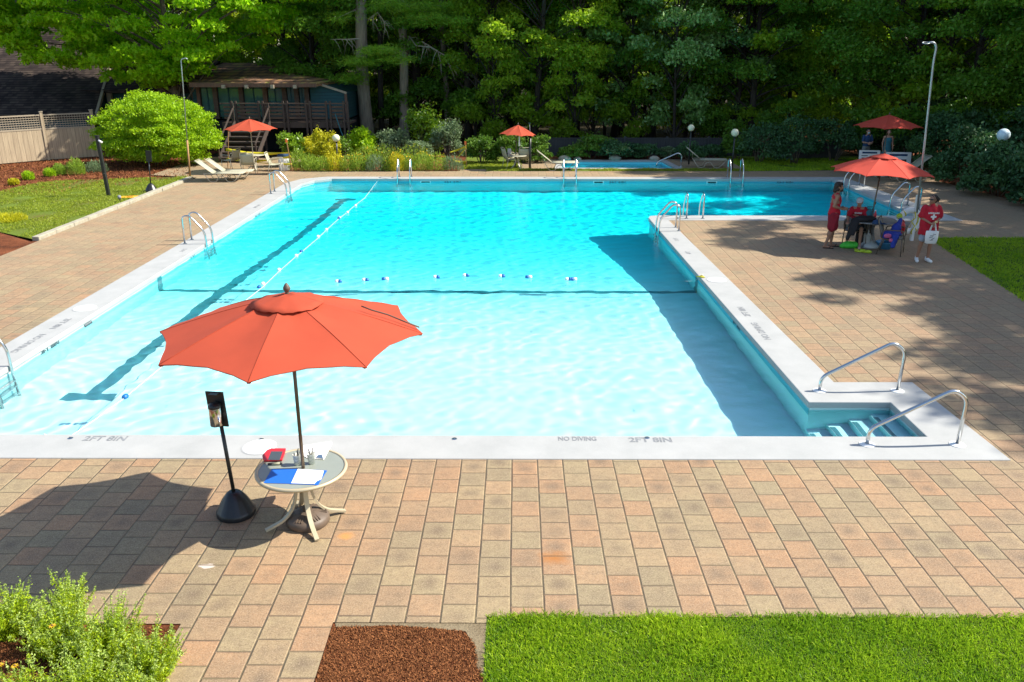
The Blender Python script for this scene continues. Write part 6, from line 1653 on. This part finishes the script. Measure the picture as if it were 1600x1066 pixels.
# ---------------------------------------------------------------- grass and chips
def in_poly(x, y, poly):
    c = np.zeros(len(x), bool); j = len(poly) - 1
    for i in range(len(poly)):
        xi, yi = poly[i]; xj, yj = poly[j]
        c ^= ((yi > y) != (yj > y)) & (x < (xj - xi) * (y - yi) / (yj - yi + 1e-12) + xi); j = i
    return c
def lowfreq(x, y, s_, seed):
    rg = np.random.default_rng(seed); v = np.zeros_like(x)
    for k in range(9):
        a = rg.uniform(0, 6.28); f = s_ * rg.uniform(.5, 2.2); v += np.sin((x * np.cos(a) + y * np.sin(a)) * f + rg.uniform(0, 6.28))
    return v / 4.2
def grass(label, poly, n_, hgt, wid, seed, bare=-.75, spill=.0, mat='grass', edge_h=0.0):
    rg = np.random.default_rng(seed); P = np.array(poly); x = rg.uniform(P[:, 0].min() - spill, P[:, 0].max() + spill, n_ * 2); y = rg.uniform(P[:, 1].min() - spill, P[:, 1].max() + spill, n_ * 2)
    m_ = in_poly(x + rg.normal(size=len(x)) * spill, y + rg.normal(size=len(x)) * spill, poly); x, y = x[m_][:n_], y[m_][:n_]
    lf_ = lowfreq(x, y, 2.2, seed + 1); keep = (lf_ > bare - .3 * rg.uniform(size=len(x))) & ((lowfreq(x, y, 5.5, seed + 9) > -1.25) | (rg.uniform(size=len(x)) < .25)); x, y, lf_ = x[keep], y[keep], lf_[keep]
    n2 = len(x); h = hgt * (.65 + .35 * np.clip(lowfreq(x, y, 7, seed + 2) + 1, 0, 2)) * rg.uniform(.6, 1.2, n2)
    ax = rg.normal(size=(n2, 3)) * .55; ax[:, 2] = 1; ax = unit(ax)
    C = np.stack([x, y, np.zeros(n2)], 1) + ax * h[:, None] * .5 - np.array([0, 0, .006])
    sd_ = unit(np.cross(ax, rg.normal(size=(n2, 3)))); w_ = wid * rg.uniform(.7, 1.3, (n2, 1)); bend = unit(rg.normal(size=(n2, 3)) * np.array([1, 1, .1])) * h[:, None] * .28
    A = C - ax * h[:, None] * .5; T_ = C + ax * h[:, None] * .5 + bend - np.array([0, 0, 1]) * h[:, None] * .1
    V = np.stack([A - sd_ * w_ * .4, A + sd_ * w_ * .4, C + sd_ * w_ * .5 + bend * .25, T_], 1).reshape(-1, 3); F = np.arange(4 * n2).reshape(-1, 4)
    t = np.clip(.45 + .30 * lf_ + .2 * lowfreq(x, y, 11, seed + 5) + rg.normal(size=n2) * .24, 0, 1)
    dry = rg.uniform(size=n2) < .05; t = np.where(dry, 1.0, t)
    o = npmesh('grass', V, F, M[mat], np.repeat(t, 4)); tag(o, label, 'grass', kind='stuff')
grass('short thick lawn grass in the front right corner', [(-.25, 6.385), (-.25, 4.75), (8.6, 4.75), (8.6, 6.40)], 150000, .055, .0075, 1, spill=.02, bare=-1.6)
grass('mown grass on the right lawn beside the deck', [(11.33, 22.72), (10.48, 16.6), (9.6, 10.5), (12.2, 10.5), (16, 17), (18.5, 22.74)], 60000, .07, .02, 2, spill=.03, bare=-1.3)
gl_ = [(p[0], p[1]) for p in lawnL]
M['grassdry'] = leafmat('grass_blade_dry', (.14, .19, .012), (.32, .38, .03), .35)
grass('thin sunny grass on the left lawn', gl_[:8] + gl_[8:], 70000, .06, .022, 3, spill=.04, bare=-.35, mat='grassdry')
grass('narrow grass strip between the two pools', [(.2, 36.02), (9.9, 36.02), (9.9, 36.6), (.2, 36.6)], 9000, .09, .03, 4, mat='grassdry')
grass('shaded grass at the back right', [(9.9, 36.05), (12.6, 36.25), (16.9, 36.75), (16.9, 40.5), (9.9, 40.5)], 16000, .09, .03, 6)
grass('grass around the middle parasol', [(-2.4, 36.65), (-1.3, 36.65), (-1.3, 36.05), (.2, 36.05), (.2, 39), (-2.4, 39)], 9000, .09, .03, 7, mat='grassdry')
def chips(label, poly, n_, size, seed, z=0.0):
    rg = np.random.default_rng(seed); P = np.array(poly); x = rg.uniform(P[:, 0].min(), P[:, 0].max(), n_ * 2); y = rg.uniform(P[:, 1].min(), P[:, 1].max(), n_ * 2)
    m_ = in_poly(x, y, poly); x, y = x[m_][:n_], y[m_][:n_]; C = np.stack([x, y, z + rg.uniform(0, size * .9, len(x))], 1)
    V, F = leafgeo(C, rg, size, .30, .72, fold=.1, sizevar=.6); o = npmesh('mulch', V, F, M['chips'], np.repeat(rg.uniform(0, 1, len(C)) ** 1.3, 4)); tag(o, label, 'mulch', kind='stuff')
chips('shredded red brown mulch in the patch between path and lawn', [(-1.65, 6.22), (-1.65, 4.7), (-.24, 4.7), (-.26, 5.6), (-.32, 5.75), (-.36, 6.0), (-.47, 6.17), (-.78, 6.21), (-1.1, 6.24)], 46000, .0115, 11, -.012)
chips('shredded mulch around the spiky plants in the front left bed', [(-5.2, 6.2), (-5.2, 4.7), (-3.05, 4.7), (-3.05, 6.2)], 36000, .0125, 12, -.012)
chips('coarse red mulch in the big left bed', [(-28, 30), (-17, 30), (-13.4, 34.2), (-15.0, 40), (-20, 41), (-28, 38)], 16000, .05, 13, -.03)
# ---------------------------------------------------------------- people
def rotz(p, a, c=(0, 0)):
    x, y = p[0] - c[0], p[1] - c[1]; ca, sa = math.cos(a), math.sin(a)
    return Vector((c[0] + x * ca - y * sa, c[1] + x * sa + y * ca, p[2]))

def hand(mb, wrist, d, palm, side, curl=.6, s=1.0):
    """palm, four unequal bent fingers and a thumb. d: pointing direction, palm: palm normal, side: towards the thumb"""
    d = Vector(d).normalized(); palm = Vector(palm); palm = (palm - d * palm.dot(d)).normalized(); sd_ = d.cross(palm).normalized() * side
    w_ = Vector(wrist)
    for k in range(4): mb.caps(w_ + sd_ * (.012 - .008 * k) * s, w_ + d * .085 * s + sd_ * (.030 - .020 * k) * s, .014 * s, .0125 * s, 8)
    for k, L in enumerate((.070, .078, .072, .056)):
        b = w_ + d * .088 * s + sd_ * (.033 - .022 * k) * s; a1 = curl * .5; a2 = curl * 1.3
        d1 = (d * math.cos(a1) + palm * math.sin(a1)); d2 = (d * math.cos(a2) + palm * math.sin(a2))
        m_ = b + d1 * L * .5 * s; mb.caps(b, m_, .0100 * s, .0092 * s, 8); mb.caps(m_, m_ + d2 * L * .5 * s, .0092 * s, .0080 * s, 8)
    b = w_ + d * .025 * s + sd_ * .028 * s; t1 = (d * .7 + sd_ * .7 + palm * .25).normalized(); m_ = b + t1 * .038 * s; mb.caps(b, m_, .0125 * s, .0105 * s, 8); mb.caps(m_, m_ + (d * .9 + palm * .4 + sd_ * .1).normalized() * .032 * s, .0105 * s, .009 * s, 8)

def person(label, loc, face, J, skin='skin', s=1.0, headyaw=0.0, headtilt=0.0, build=1.0, feet='bare', curl=.6, vox=.0085):
    """J: joints in metres facing -Y, feet on z=0"""
    root = thing('person', label, 'person', loc, R(face))
    j = {k: Vector(v) for k, v in J.items()}
    mb = MB(); pel, chest, neck = j['pelvis'], j['chest'], j['neck']
    # torso as overlapping ellipsoids
    ax = (neck - pel).normalized(); shd = (j['shR'] - j['shL']).normalized()
    fw = ax.cross(shd).normalized()
    m3 = Matrix((shd, fw, ax)).transposed().to_4x4()
    b = build
    mb.ball(pel, (.155 * b, .11 * b, .12), 16, 10, m3)
    mb.ball(pel.lerp(chest, .45), (.138 * b, .100 * b, .15), 16, 10, m3)
    mb.ball(chest, (.165 * b, .115 * b, .17), 16, 10, m3)
    mb.ball(chest.lerp(neck, .62), (.155 * b, .085, .09), 16, 10, m3)
    mb.caps(j['shL'] * .93 + j['shR'] * .07, j['shR'] * .93 + j['shL'] * .07, .058, .058)
    mb.caps(chest.lerp(neck, .7), neck + (j['head'] - neck) * .55, .062 * b, .052)
    for q in 'LR':
        mb.caps(j['sh' + q], j['el' + q], .050 * b, .038 * b); mb.caps(j['el' + q], j['wr' + q], .038 * b, .025)
        mb.ball(j['el' + q].lerp(j['wr' + q], .25), .040 * b)
        mb.caps(j['hip' + q], j['kn' + q], .082 * b, .052 * b, 14); mb.caps(j['kn' + q], j['an' + q], .052 * b, .034, 12)
        c_ = j['kn' + q].lerp(j['an' + q], .3); back = Vector((0, .018, 0)) if 'back' not in j else j['back'] * .018
        mb.ball(c_ + back, (.052 * b, .055 * b, .10))
        fd = j['to' + q] - j['an' + q]; fd.z = 0; fd.normalize()
        hl = j['an' + q] + Vector((0, 0, -.045)) - fd * .03; mb.caps(hl, j['an' + q] + Vector((0, 0, -.01)), .034, .034)
        mb.caps(hl, Vector((j['to' + q].x, j['to' + q].y, j['to' + q].z)), .034, .024, 10)
        for t in range(5):
            sdv = Vector((-fd.y, fd.x, 0)); tp_ = j['to' + q] + sdv * (t - 2) * .015; mb.caps(tp_ - fd * .03, tp_ + fd * (.034 - .004 * abs(t - 1.4)), .012, .010, 6)
        hd = j['hd' + q]; hand(mb, j['wr' + q], hd, j.get('pm' + q, Vector((0, 0, -1))), (1 if q == 'R' else -1), curl, .98)
    # head
    H = j['head']; hm = Matrix.Rotation(R(headyaw), 4, 'Z') @ Matrix.Rotation(R(headtilt), 4, 'X')
    hp = lambda v: H + (hm @ Vector(v))
    mb.ball(hp((0, .012, .025)), (.076, .094, .088), 16, 11, hm)
    mb.ball(hp((0, -.018, -.035)), (.060, .070, .075), 14, 10, hm)
    mb.ball(hp((0, -.045, -.088)), (.030, .028, .024), 10, 8, hm)
    mb.caps(hp((0, -.088, .012)), hp((0, -.108, -.028)), .010, .015, 8)
    mb.caps(hp((-.03, -.078, .022)), hp((.03, -.078, .022)), .014, .014, 8)
    mb.caps(hp((-.017, -.082, -.058)), hp((.017, -.082, -.058)), .010, .010, 8)
    for q in (-1, 1): mb.ball(hp((q * .077, .006, -.008)), (.012, .020, .030), 8, 6, hm)
    body = mb.build('body', M[skin], root); fuse(body, vox, 3, .5)
    for q in (-1, 1):
        e = MB().ball(hp((q * .030, -.083, .004)), (.013, .008, .008), 10, 7, hm).build('eye', M['shirtwhite'], root, smooth=True)
        MB().ball(hp((q * .030, -.0905, .004)), (.006, .003, .006), 8, 6, hm).build('iris', M['black'], e, smooth=True)
    MB().tube([hp((-.022, -.0925, -.060)), hp((0, -.0955, -.057)), hp((.022, -.0925, -.060))], [.003, .005, .003], 6).build('mouth', simple('lips', (.32, .10, .08), .5), root, smooth=True)
    root.scale = (s, s, s)
    return root, j, hp, hm, m3

def cloth(name, mat, root, fn, vox=.010, it=4, fac=.5):
    mb = MB(); fn(mb); o = mb.build(name, mat, root); return fuse(o, vox, it, fac)

def folds(o, amp, fz=0.0, seed=0):
    me = o.data; rn_ = random.Random(seed); a = [rn_.uniform(20, 45) for _ in range(4)]
    for v in me.vertices:
        p = v.co; d = amp * (math.sin(p.x * a[0] + p.z * 9 + math.sin(p.z * 14)) + math.sin(p.y * a[1] + p.z * 12))
        v.co = p + v.normal * d

def stand(h=1.70, **ov):
    J = dict(pelvis=(0, 0, .93), chest=(0, .0, 1.22), neck=(0, .01, 1.44), head=(0, -.012, 1.575), shL=(.165, .005, 1.385), shR=(-.165, .005, 1.385),
             elL=(.21, .02, 1.11), elR=(-.21, .02, 1.11), wrL=(.20, -.06, .88), wrR=(-.20, -.06, .88), hdL=(0, -.1, -1), hdR=(0, -.1, -1),
             hipL=(.085, 0, .90), hipR=(-.085, 0, .90), knL=(.10, -.02, .49), knR=(-.10, -.02, .49), anL=(.11, .02, .085), anR=(-.11, .02, .085), toL=(.13, -.14, .026), toR=(-.13, -.14, .026), pmL=(-1, 0, 0), pmR=(1, 0, 0))
    J.update(ov); return J

def hair_blob(root, hp, hm, blobs, mat='hairdark', seed=0, amp=.006):
    mb = MB()
    for (c, r) in blobs: mb.ball(hp(c), r, 12, 8, hm)
    o = mb.build('hair', M[mat], root); fuse(o, .010, 2)
    rn_ = random.Random(seed)
    for v in o.data.vertices: v.co += v.normal * amp * (math.sin(v.co.x * 120 + v.co.z * 60) + rn_.uniform(-.6, .6))
    return o

# 1. woman with the tote bag -------------------------------------------------
x_, y_ = 9.96, 19.95
J = stand(head=(-.01, -.012, 1.575), elL=(.225, -.01, 1.13), elR=(-.225, -.01, 1.13), wrL=(.07, -.21, 1.06), wrR=(-.06, -.20, 1.02), hdL=(-.75, -.5, -.1), hdR=(.6, -.6, -.35), pmL=(0, 0, -1), pmR=(0, 0, -1),
          hipL=(.085, 0, .90), knL=(.10, -.01, .48), anL=(.10, .02, .085), toL=(.12, -.13, .03), anR=(-.15, .05, .085), knR=(-.12, .0, .48), toR=(-.19, -.10, .03))
W_, j, hp, hm, m3 = person('woman in an oversized red lifeguard shirt holding a white tote bag at the lawn corner', (x_, y_, 0), -4, J, 'skin2', .965, headyaw=-58, headtilt=-4, build=.95, curl=1.2)
def fn(mb):
    mb.ball((0, 0, 1.18), (.215, .155, .27), 18, 12); mb.ball((0, .0, 1.34), (.185, .11, .10), 16, 10)
    mb.lathe([(.20, .70), (.235, .71), (.228, .95), (.20, 1.2), (.17, 1.36), (.10, 1.42)], seg=26, sy=.72)
    for q, e in ((1, 'elL'), (-1, 'elR')):
        sh = Vector((q * .165, .005, 1.375)); el = Vector(J[e]); mb.caps(sh, sh.lerp(el, .78), .078, .088, 14)
    mb.caps((0, .0, 1.40), (0, .012, 1.445), .085, .074)
o = cloth('t_shirt', M['redcloth'], W_, fn); folds(o, .008, seed=2)
text('shirt_lettering', 'LIFEGUARD', .052, M['shirtwhite'], o, (0, -.166, 1.265), (1, 0, 0), (0, -.12, 1), 1.0, .003, .002)
cr = MB(); m4 = Matrix.Rotation(R(5), 4, 'X')
cr.box((0, -.178, 1.175), (.044, .008, .13), M4=m4); cr.box((0, -.1795, 1.177), (.13, .008, .044), M4=m4); cr.build('shirt_cross', M['shirtwhite'], o)
cloth('shorts', M['denim'], W_, lambda mb: (mb.ball((0, 0, .92), (.155, .115, .12), 16, 10), mb.caps((.085, 0, .86), (.097, -.01, .60), .098, .092, 14), mb.caps((-.085, 0, .86), (-.11, -.005, .60), .098, .092, 14)), .012, 3)
hair_blob(W_, hp, hm, [((0, .03, .045), (.084, .094, .082)), ((0, .075, -.01), (.070, .050, .075)), ((0, .125, .02), (.060, .052, .060)), ((.03, .15, .0), (.04, .045, .05)), ((-.02, .15, -.03), (.035, .04, .045))], seed=1, amp=.008)
g1 = MB(); g1.tube([hp((-.062, -.060, .012)), hp((-.03, -.096, .008)), hp((0, -.100, .012)), hp((.03, -.096, .008)), hp((.062, -.060, .012))], [.012, .019, .009, .019, .012], 8); g1.tube([hp((-.066, -.06, .014)), hp((-.082, .01, .012))], .004, 5); g1.tube([hp((.066, -.06, .014)), hp((.082, .01, .012))], .004, 5)
g1.build('sunglasses', M['black'], W_, smooth=True)
def shoe_pair(root, j, mat, nm='shoe', sole=True):
    for q in 'LR':
        a, t = j['an' + q], j['to' + q]; fd = t - a; fd.z = 0; fd.normalize()
        mb = MB(); h_ = Vector((a.x, a.y, .045)) - fd * .035; mb.caps(h_ + Vector((0, 0, .02)), h_ + Vector((0, 0, .045)), .046, .044); mb.caps(h_, Vector((t.x, t.y, .040)) + fd * .02, .045, .042, 12); mb.caps(h_ + Vector((0, 0, .03)), Vector((t.x, t.y, .05)), .043, .03, 12)
        o = mb.build(nm, mat, root); fuse(o, .009, 2)
shoe_pair(W_, j, M['shirtwhite'])
# the tote hangs from her hands: a thing of its own
tg = thing('tote_bag', 'white tote bag with a dark print hanging from the woman\'s hands', 'bag', (x_ - .01, y_ - .235, 0), R(-4))
mb = MB(); rows = []
mb.lathe([(.10, .50), (.135, .52), (.15, .66), (.15, .80), (.145, .81)], seg=24, sy=.42); q = mb.build('sack', M['shirtwhite'], tg, smooth=True); folds(q, .004, seed=5)
for dy in (-.03, .03): MB().tube(round_path([(-.07, dy, .80), (-.02, dy * .4, 1.00), (.03, dy * .4, 1.00), (.08, dy, .80)], .03, 4), .010, 6, flat=.6).build('handle', M['shirtwhite'], tg, smooth=True)
pr = MB(); rn_ = random.Random(3)
for k in range(5): pr.box((rn_.uniform(-.04, .04), -.0655 + 0 * k, .60 + .035 * k), (rn_.uniform(.05, .09), .004, .010), M4=Matrix.Rotation(rn_.uniform(-.6, .6), 4, 'Y'))
pr.build('print', M['greycloth'], tg)
# small snack held in her hands
sn = thing('snack_packet', 'small orange and cream packet held in the woman\'s hands', 'packet', (x_ + .02, y_ - .27, 1.03), R(10)); MB().box((0, 0, 0), (.07, .03, .05), bev=.008).build('wrapper', simple('cream_wrapper', (.75, .55, .25), .6), sn)

# 2. standing man, seen from the side ----------------------------------------
J = stand(pelvis=(0, .02, .95), chest=(0, .0, 1.24), neck=(0, .0, 1.46), head=(0, -.035, 1.60), elL=(.21, .06, 1.13), elR=(-.205, .07, 1.13), wrL=(.16, -.15, 1.03), wrR=(-.15, -.17, 1.05), hdL=(-.2, -1, .05), hdR=(.2, -1, .15),
          hipL=(.09, .02, .92), hipR=(-.09, .02, .92), knL=(.11, -.03, .50), knR=(-.10, .03, .50), anL=(.12, -.02, .085), anR=(-.11, .16, .085), toL=(.14, -.19, .03), toR=(-.13, -.01, .03))
P2_, j, hp, hm, m3 = person('standing man in red tank top and long red shorts facing the table', (8.24, 21.5, 0), 88 - 8, J, 'skin2', .985, headyaw=-6, build=1.14, curl=.9)
def fn(mb):
    mb.ball((0, 0, 1.23), (.182, .132, .19), 18, 12); mb.ball((0, .015, .99), (.178, .138, .15), 18, 12); mb.ball((0, .01, 1.10), (.172, .132, .16), 18, 12)
    for q in (-1, 1): mb.caps((q * .11, -.02, 1.34), (q * .11, .01, 1.415), .068, .058)
    mb.ball((0, .02, 1.33), (.175, .10, .10), 16, 10); mb.lathe([(.176, .88), (.184, .89), (.182, .98)], (0, .015, 0), 24, sy=.80)
o = cloth('tank_top', M['redcloth'], P2_, fn); folds(o, .007, seed=4)
o = cloth('shorts', M['redcloth2'], P2_, lambda mb: (mb.ball((0, .02, .93), (.172, .132, .12), 16, 10), mb.caps((.09, .02, .86), (.115, -.02, .56), .128, .128, 14), mb.caps((-.09, .02, .86), (-.11, .03, .56), .128, .128, 14)), .012, 3); folds(o, .009, seed=6)
hair_blob(P2_, hp, hm, [((0, .03, .05), (.092, .102, .085)), ((0, .08, -.03), (.082, .062, .085)), ((0, .095, -.095), (.072, .056, .055)), ((0, -.03, .085), (.07, .06, .04)), ((.055, .03, -.03), (.035, .05, .07)), ((-.055, .03, -.03), (.035, .05, .07))], seed=2, amp=.007)
bd = MB(); bd.ball(hp((0, -.058, -.080)), (.056, .048, .042), 12, 8, hm); q = bd.build('beard', M['hairdark'], P2_, smooth=True)
def sandal_pair(root, j, mat):
    for q in 'LR':
        a, t = j['an' + q], j['to' + q]; fd = t - a; fd.z = 0; fd.normalize(); sv = Vector((-fd.y, fd.x, 0)); c = (Vector((a.x, a.y, 0)) - fd * .05 + Vector((t.x, t.y, 0)) + fd * .05) / 2; L = ((Vector((t.x, t.y, 0)) + fd * .05) - (Vector((a.x, a.y, 0)) - fd * .05)).length
        o = MB().box((0, 0, 0), (.10, L, .022), math.atan2(fd.y, fd.x) - PI / 2, bev=.008).build('sandal', mat, root); o.location = (c.x, c.y, .004)
        T_ = Vector((t.x, t.y, .01)) - fd * .02; MB().tube([T_ + sv * .048 - fd * .05, T_ + up * .055, T_ - sv * .048 - fd * .05], .010, 6).build('sandal_strap', mat, root, smooth=True)
sandal_pair(P2_, j, M['blackcloth'])

# 3. seated man with cap --------------------------------------------------------
SX, SY = gp(1333, 383); sh = .46
J = dict(pelvis=(0, .08, .56), chest=(0, .02, .84), neck=(0, -.02, 1.05), head=(0, -.06, 1.19), shL=(.165, -.01, .995), shR=(-.165, -.01, .995), elL=(.20, -.16, .78), elR=(-.24, -.17, .78), wrL=(.10, -.36, .72), wrR=(-.23, -.42, .70), hdL=(-.3, -1, -.1), hdR=(-.1, -1, .0), pmL=(0, 0, -1), pmR=(0, 0, -1),
         hipL=(.09, .06, .53), hipR=(-.09, .06, .53), knL=(.13, -.38, .53), knR=(-.15, -.38, .53), anL=(.13, -.36, .09), anR=(-.20, -.30, .09), toL=(.14, -.53, .03), toR=(-.23, -.46, .03))
P3_, j, hp, hm, m3 = person('seated man in a pale cap and red shirt holding papers at the table', (SX + .02, SY, 0), -22, J, 'skin', .97, headyaw=-6, headtilt=8, build=1.0, curl=.8)
def fn(mb):
    mb.ball((0, .04, .78), (.178, .135, .20), 18, 12); mb.ball((0, .0, .92), (.185, .12, .12), 18, 12); mb.ball((0, .08, .62), (.172, .132, .11), 16, 10)
    for q, e in ((1, 'elL'), (-1, 'elR')): s_ = Vector(J['shL' if q > 0 else 'shR']); mb.caps(s_, s_.lerp(Vector(J[e]), .72), .066, .070, 12)
    mb.caps((0, -.015, 1.0), (0, -.02, 1.04), .075, .066)
o = cloth('t_shirt', M['redcloth'], P3_, fn); folds(o, .004, seed=8)
text('shirt_lettering', 'GUARD', .055, M['shirtwhite'], o, (0, -.128, .90), (1, 0, 0), (0, -.1, 1), 1.0, .003, .002)
o = cloth('shorts', M['greycloth'], P3_, lambda mb: (mb.ball((0, .08, .56), (.168, .14, .11), 16, 10), mb.caps((.09, .06, .54), (.125, -.30, .54), .098, .082, 14), mb.caps((-.09, .06, .54), (-.14, -.30, .54), .098, .082, 14)), .012, 3); folds(o, .004, seed=9)
cp_ = MB(); cp_.ball(hp((0, .01, .045)), (.090, .104, .075), 16, 10, hm); q = cp_.build('cap', simple('pale_grey_cap', (.55, .58, .58), .8), P3_, smooth=True)
br = MB(); br.ball(hp((0, -.11, .030)), (.070, .065, .010), 14, 8, hm); br.build('cap_brim', M['shirtwhite'], P3_, smooth=True)
hair_blob(P3_, hp, hm, [((0, .05, -.02), (.078, .062, .055))], seed=3, amp=.004)
shoe_pair(P3_, j, simple('pale_pink_shoe', (.55, .34, .30), .8))
pc_ = dup(rc, (SX + .02, SY + .03, 0), R(-22), 'sling chair the man in the cap is sitting on', scale=1.0)
pa = thing('paper', 'white paper in the seated man\'s hands', 'paper', (SX - .13, SY - .44, .74), R(-22)); MB().box((0, 0, 0), (.21, .29, .004), M4=Matrix.Rotation(R(16), 4, 'X')).build('sheet', M['paper'], pa)

# 4./5. two people in the shade behind -------------------------------------------
Y4 = 37.2
x4 = hz(1352, 240, Y4)[0]; x5 = hz(1383, 240, Y4)[0]
J = stand(elR=(-.24, -.06, 1.13), wrR=(-.06, -.22, 1.10), hdR=(.9, -.3, 0), elL=(.24, -.05, 1.13), wrL=(.05, -.24, 1.06), hdL=(-.9, -.3, 0))
P4, j, hp, hm, m3 = person('man in a dark blue polo with a face mask and folded arms in the shade', (x4, Y4, 0), 12, J, 'skin', .98, headyaw=5, build=1.05, vox=.011)
def fn(mb):
    mb.ball((0, 0, 1.20), (.19, .135, .20), 16, 10); mb.ball((0, 0, 1.33), (.185, .11, .10), 16, 10); mb.ball((0, 0, 1.0), (.175, .13, .14), 16, 10)
    for q, e in ((1, 'elL'), (-1, 'elR')): s_ = Vector(J['shL' if q > 0 else 'shR']); mb.caps(s_, s_.lerp(Vector(J[e]), .75), .066, .066, 12)
    mb.caps((0, .0, 1.40), (0, .01, 1.44), .075, .064)
cloth('polo_shirt', M['navycloth'], P4, fn, .013, 3)
cloth('trousers', simple('grey_trousers', (.18, .19, .19), .85), P4, lambda mb: (mb.ball((0, 0, .93), (.168, .122, .12), 16, 10), mb.caps((.085, 0, .86), (.105, 0, .12), .10, .065, 14), mb.caps((-.085, 0, .86), (-.105, 0, .12), .10, .065, 14)), .013, 3)
hair_blob(P4, hp, hm, [((0, .03, .05), (.084, .094, .075))], seed=4, amp=.003)
MB().ball(hp((0, -.055, -.050)), (.060, .052, .045), 12, 8, hm).build('face_mask', simple('pale_blue_mask', (.35, .5, .55), .9), P4, smooth=True)
shoe_pair(P4, j, M['black'])
J = stand(elL=(.21, .0, 1.12), wrL=(.23, -.06, .88), elR=(-.22, .0, 1.12), wrR=(-.20, -.06, .88))
P5, j, hp, hm, m3 = person('woman in a sleeveless teal dress standing under the far red parasol', (x5, Y4 - .1, 0), -10, J, 'skin', .96, headyaw=-12, build=.94, vox=.011)
def fn(mb):
    mb.ball((0, 0, 1.22), (.165, .13, .17), 16, 10); mb.lathe([(.20, .62), (.215, .63), (.185, .85), (.15, 1.05), (.16, 1.2), (.12, 1.36)], seg=22, sy=.78)
    for q in (-1, 1): mb.caps((q * .10, -.01, 1.33), (q * .10, .01, 1.41), .042, .034)
o = cloth('dress', M['teal_cloth'], P5, fn, .013, 3); folds(o, .004, seed=12)
hair_blob(P5, hp, hm, [((0, .03, .04), (.084, .094, .082)), ((0, .07, -.02), (.074, .05, .07))], 'trimbrown', seed=5, amp=.004)
shoe_pair(P5, j, M['beige'])
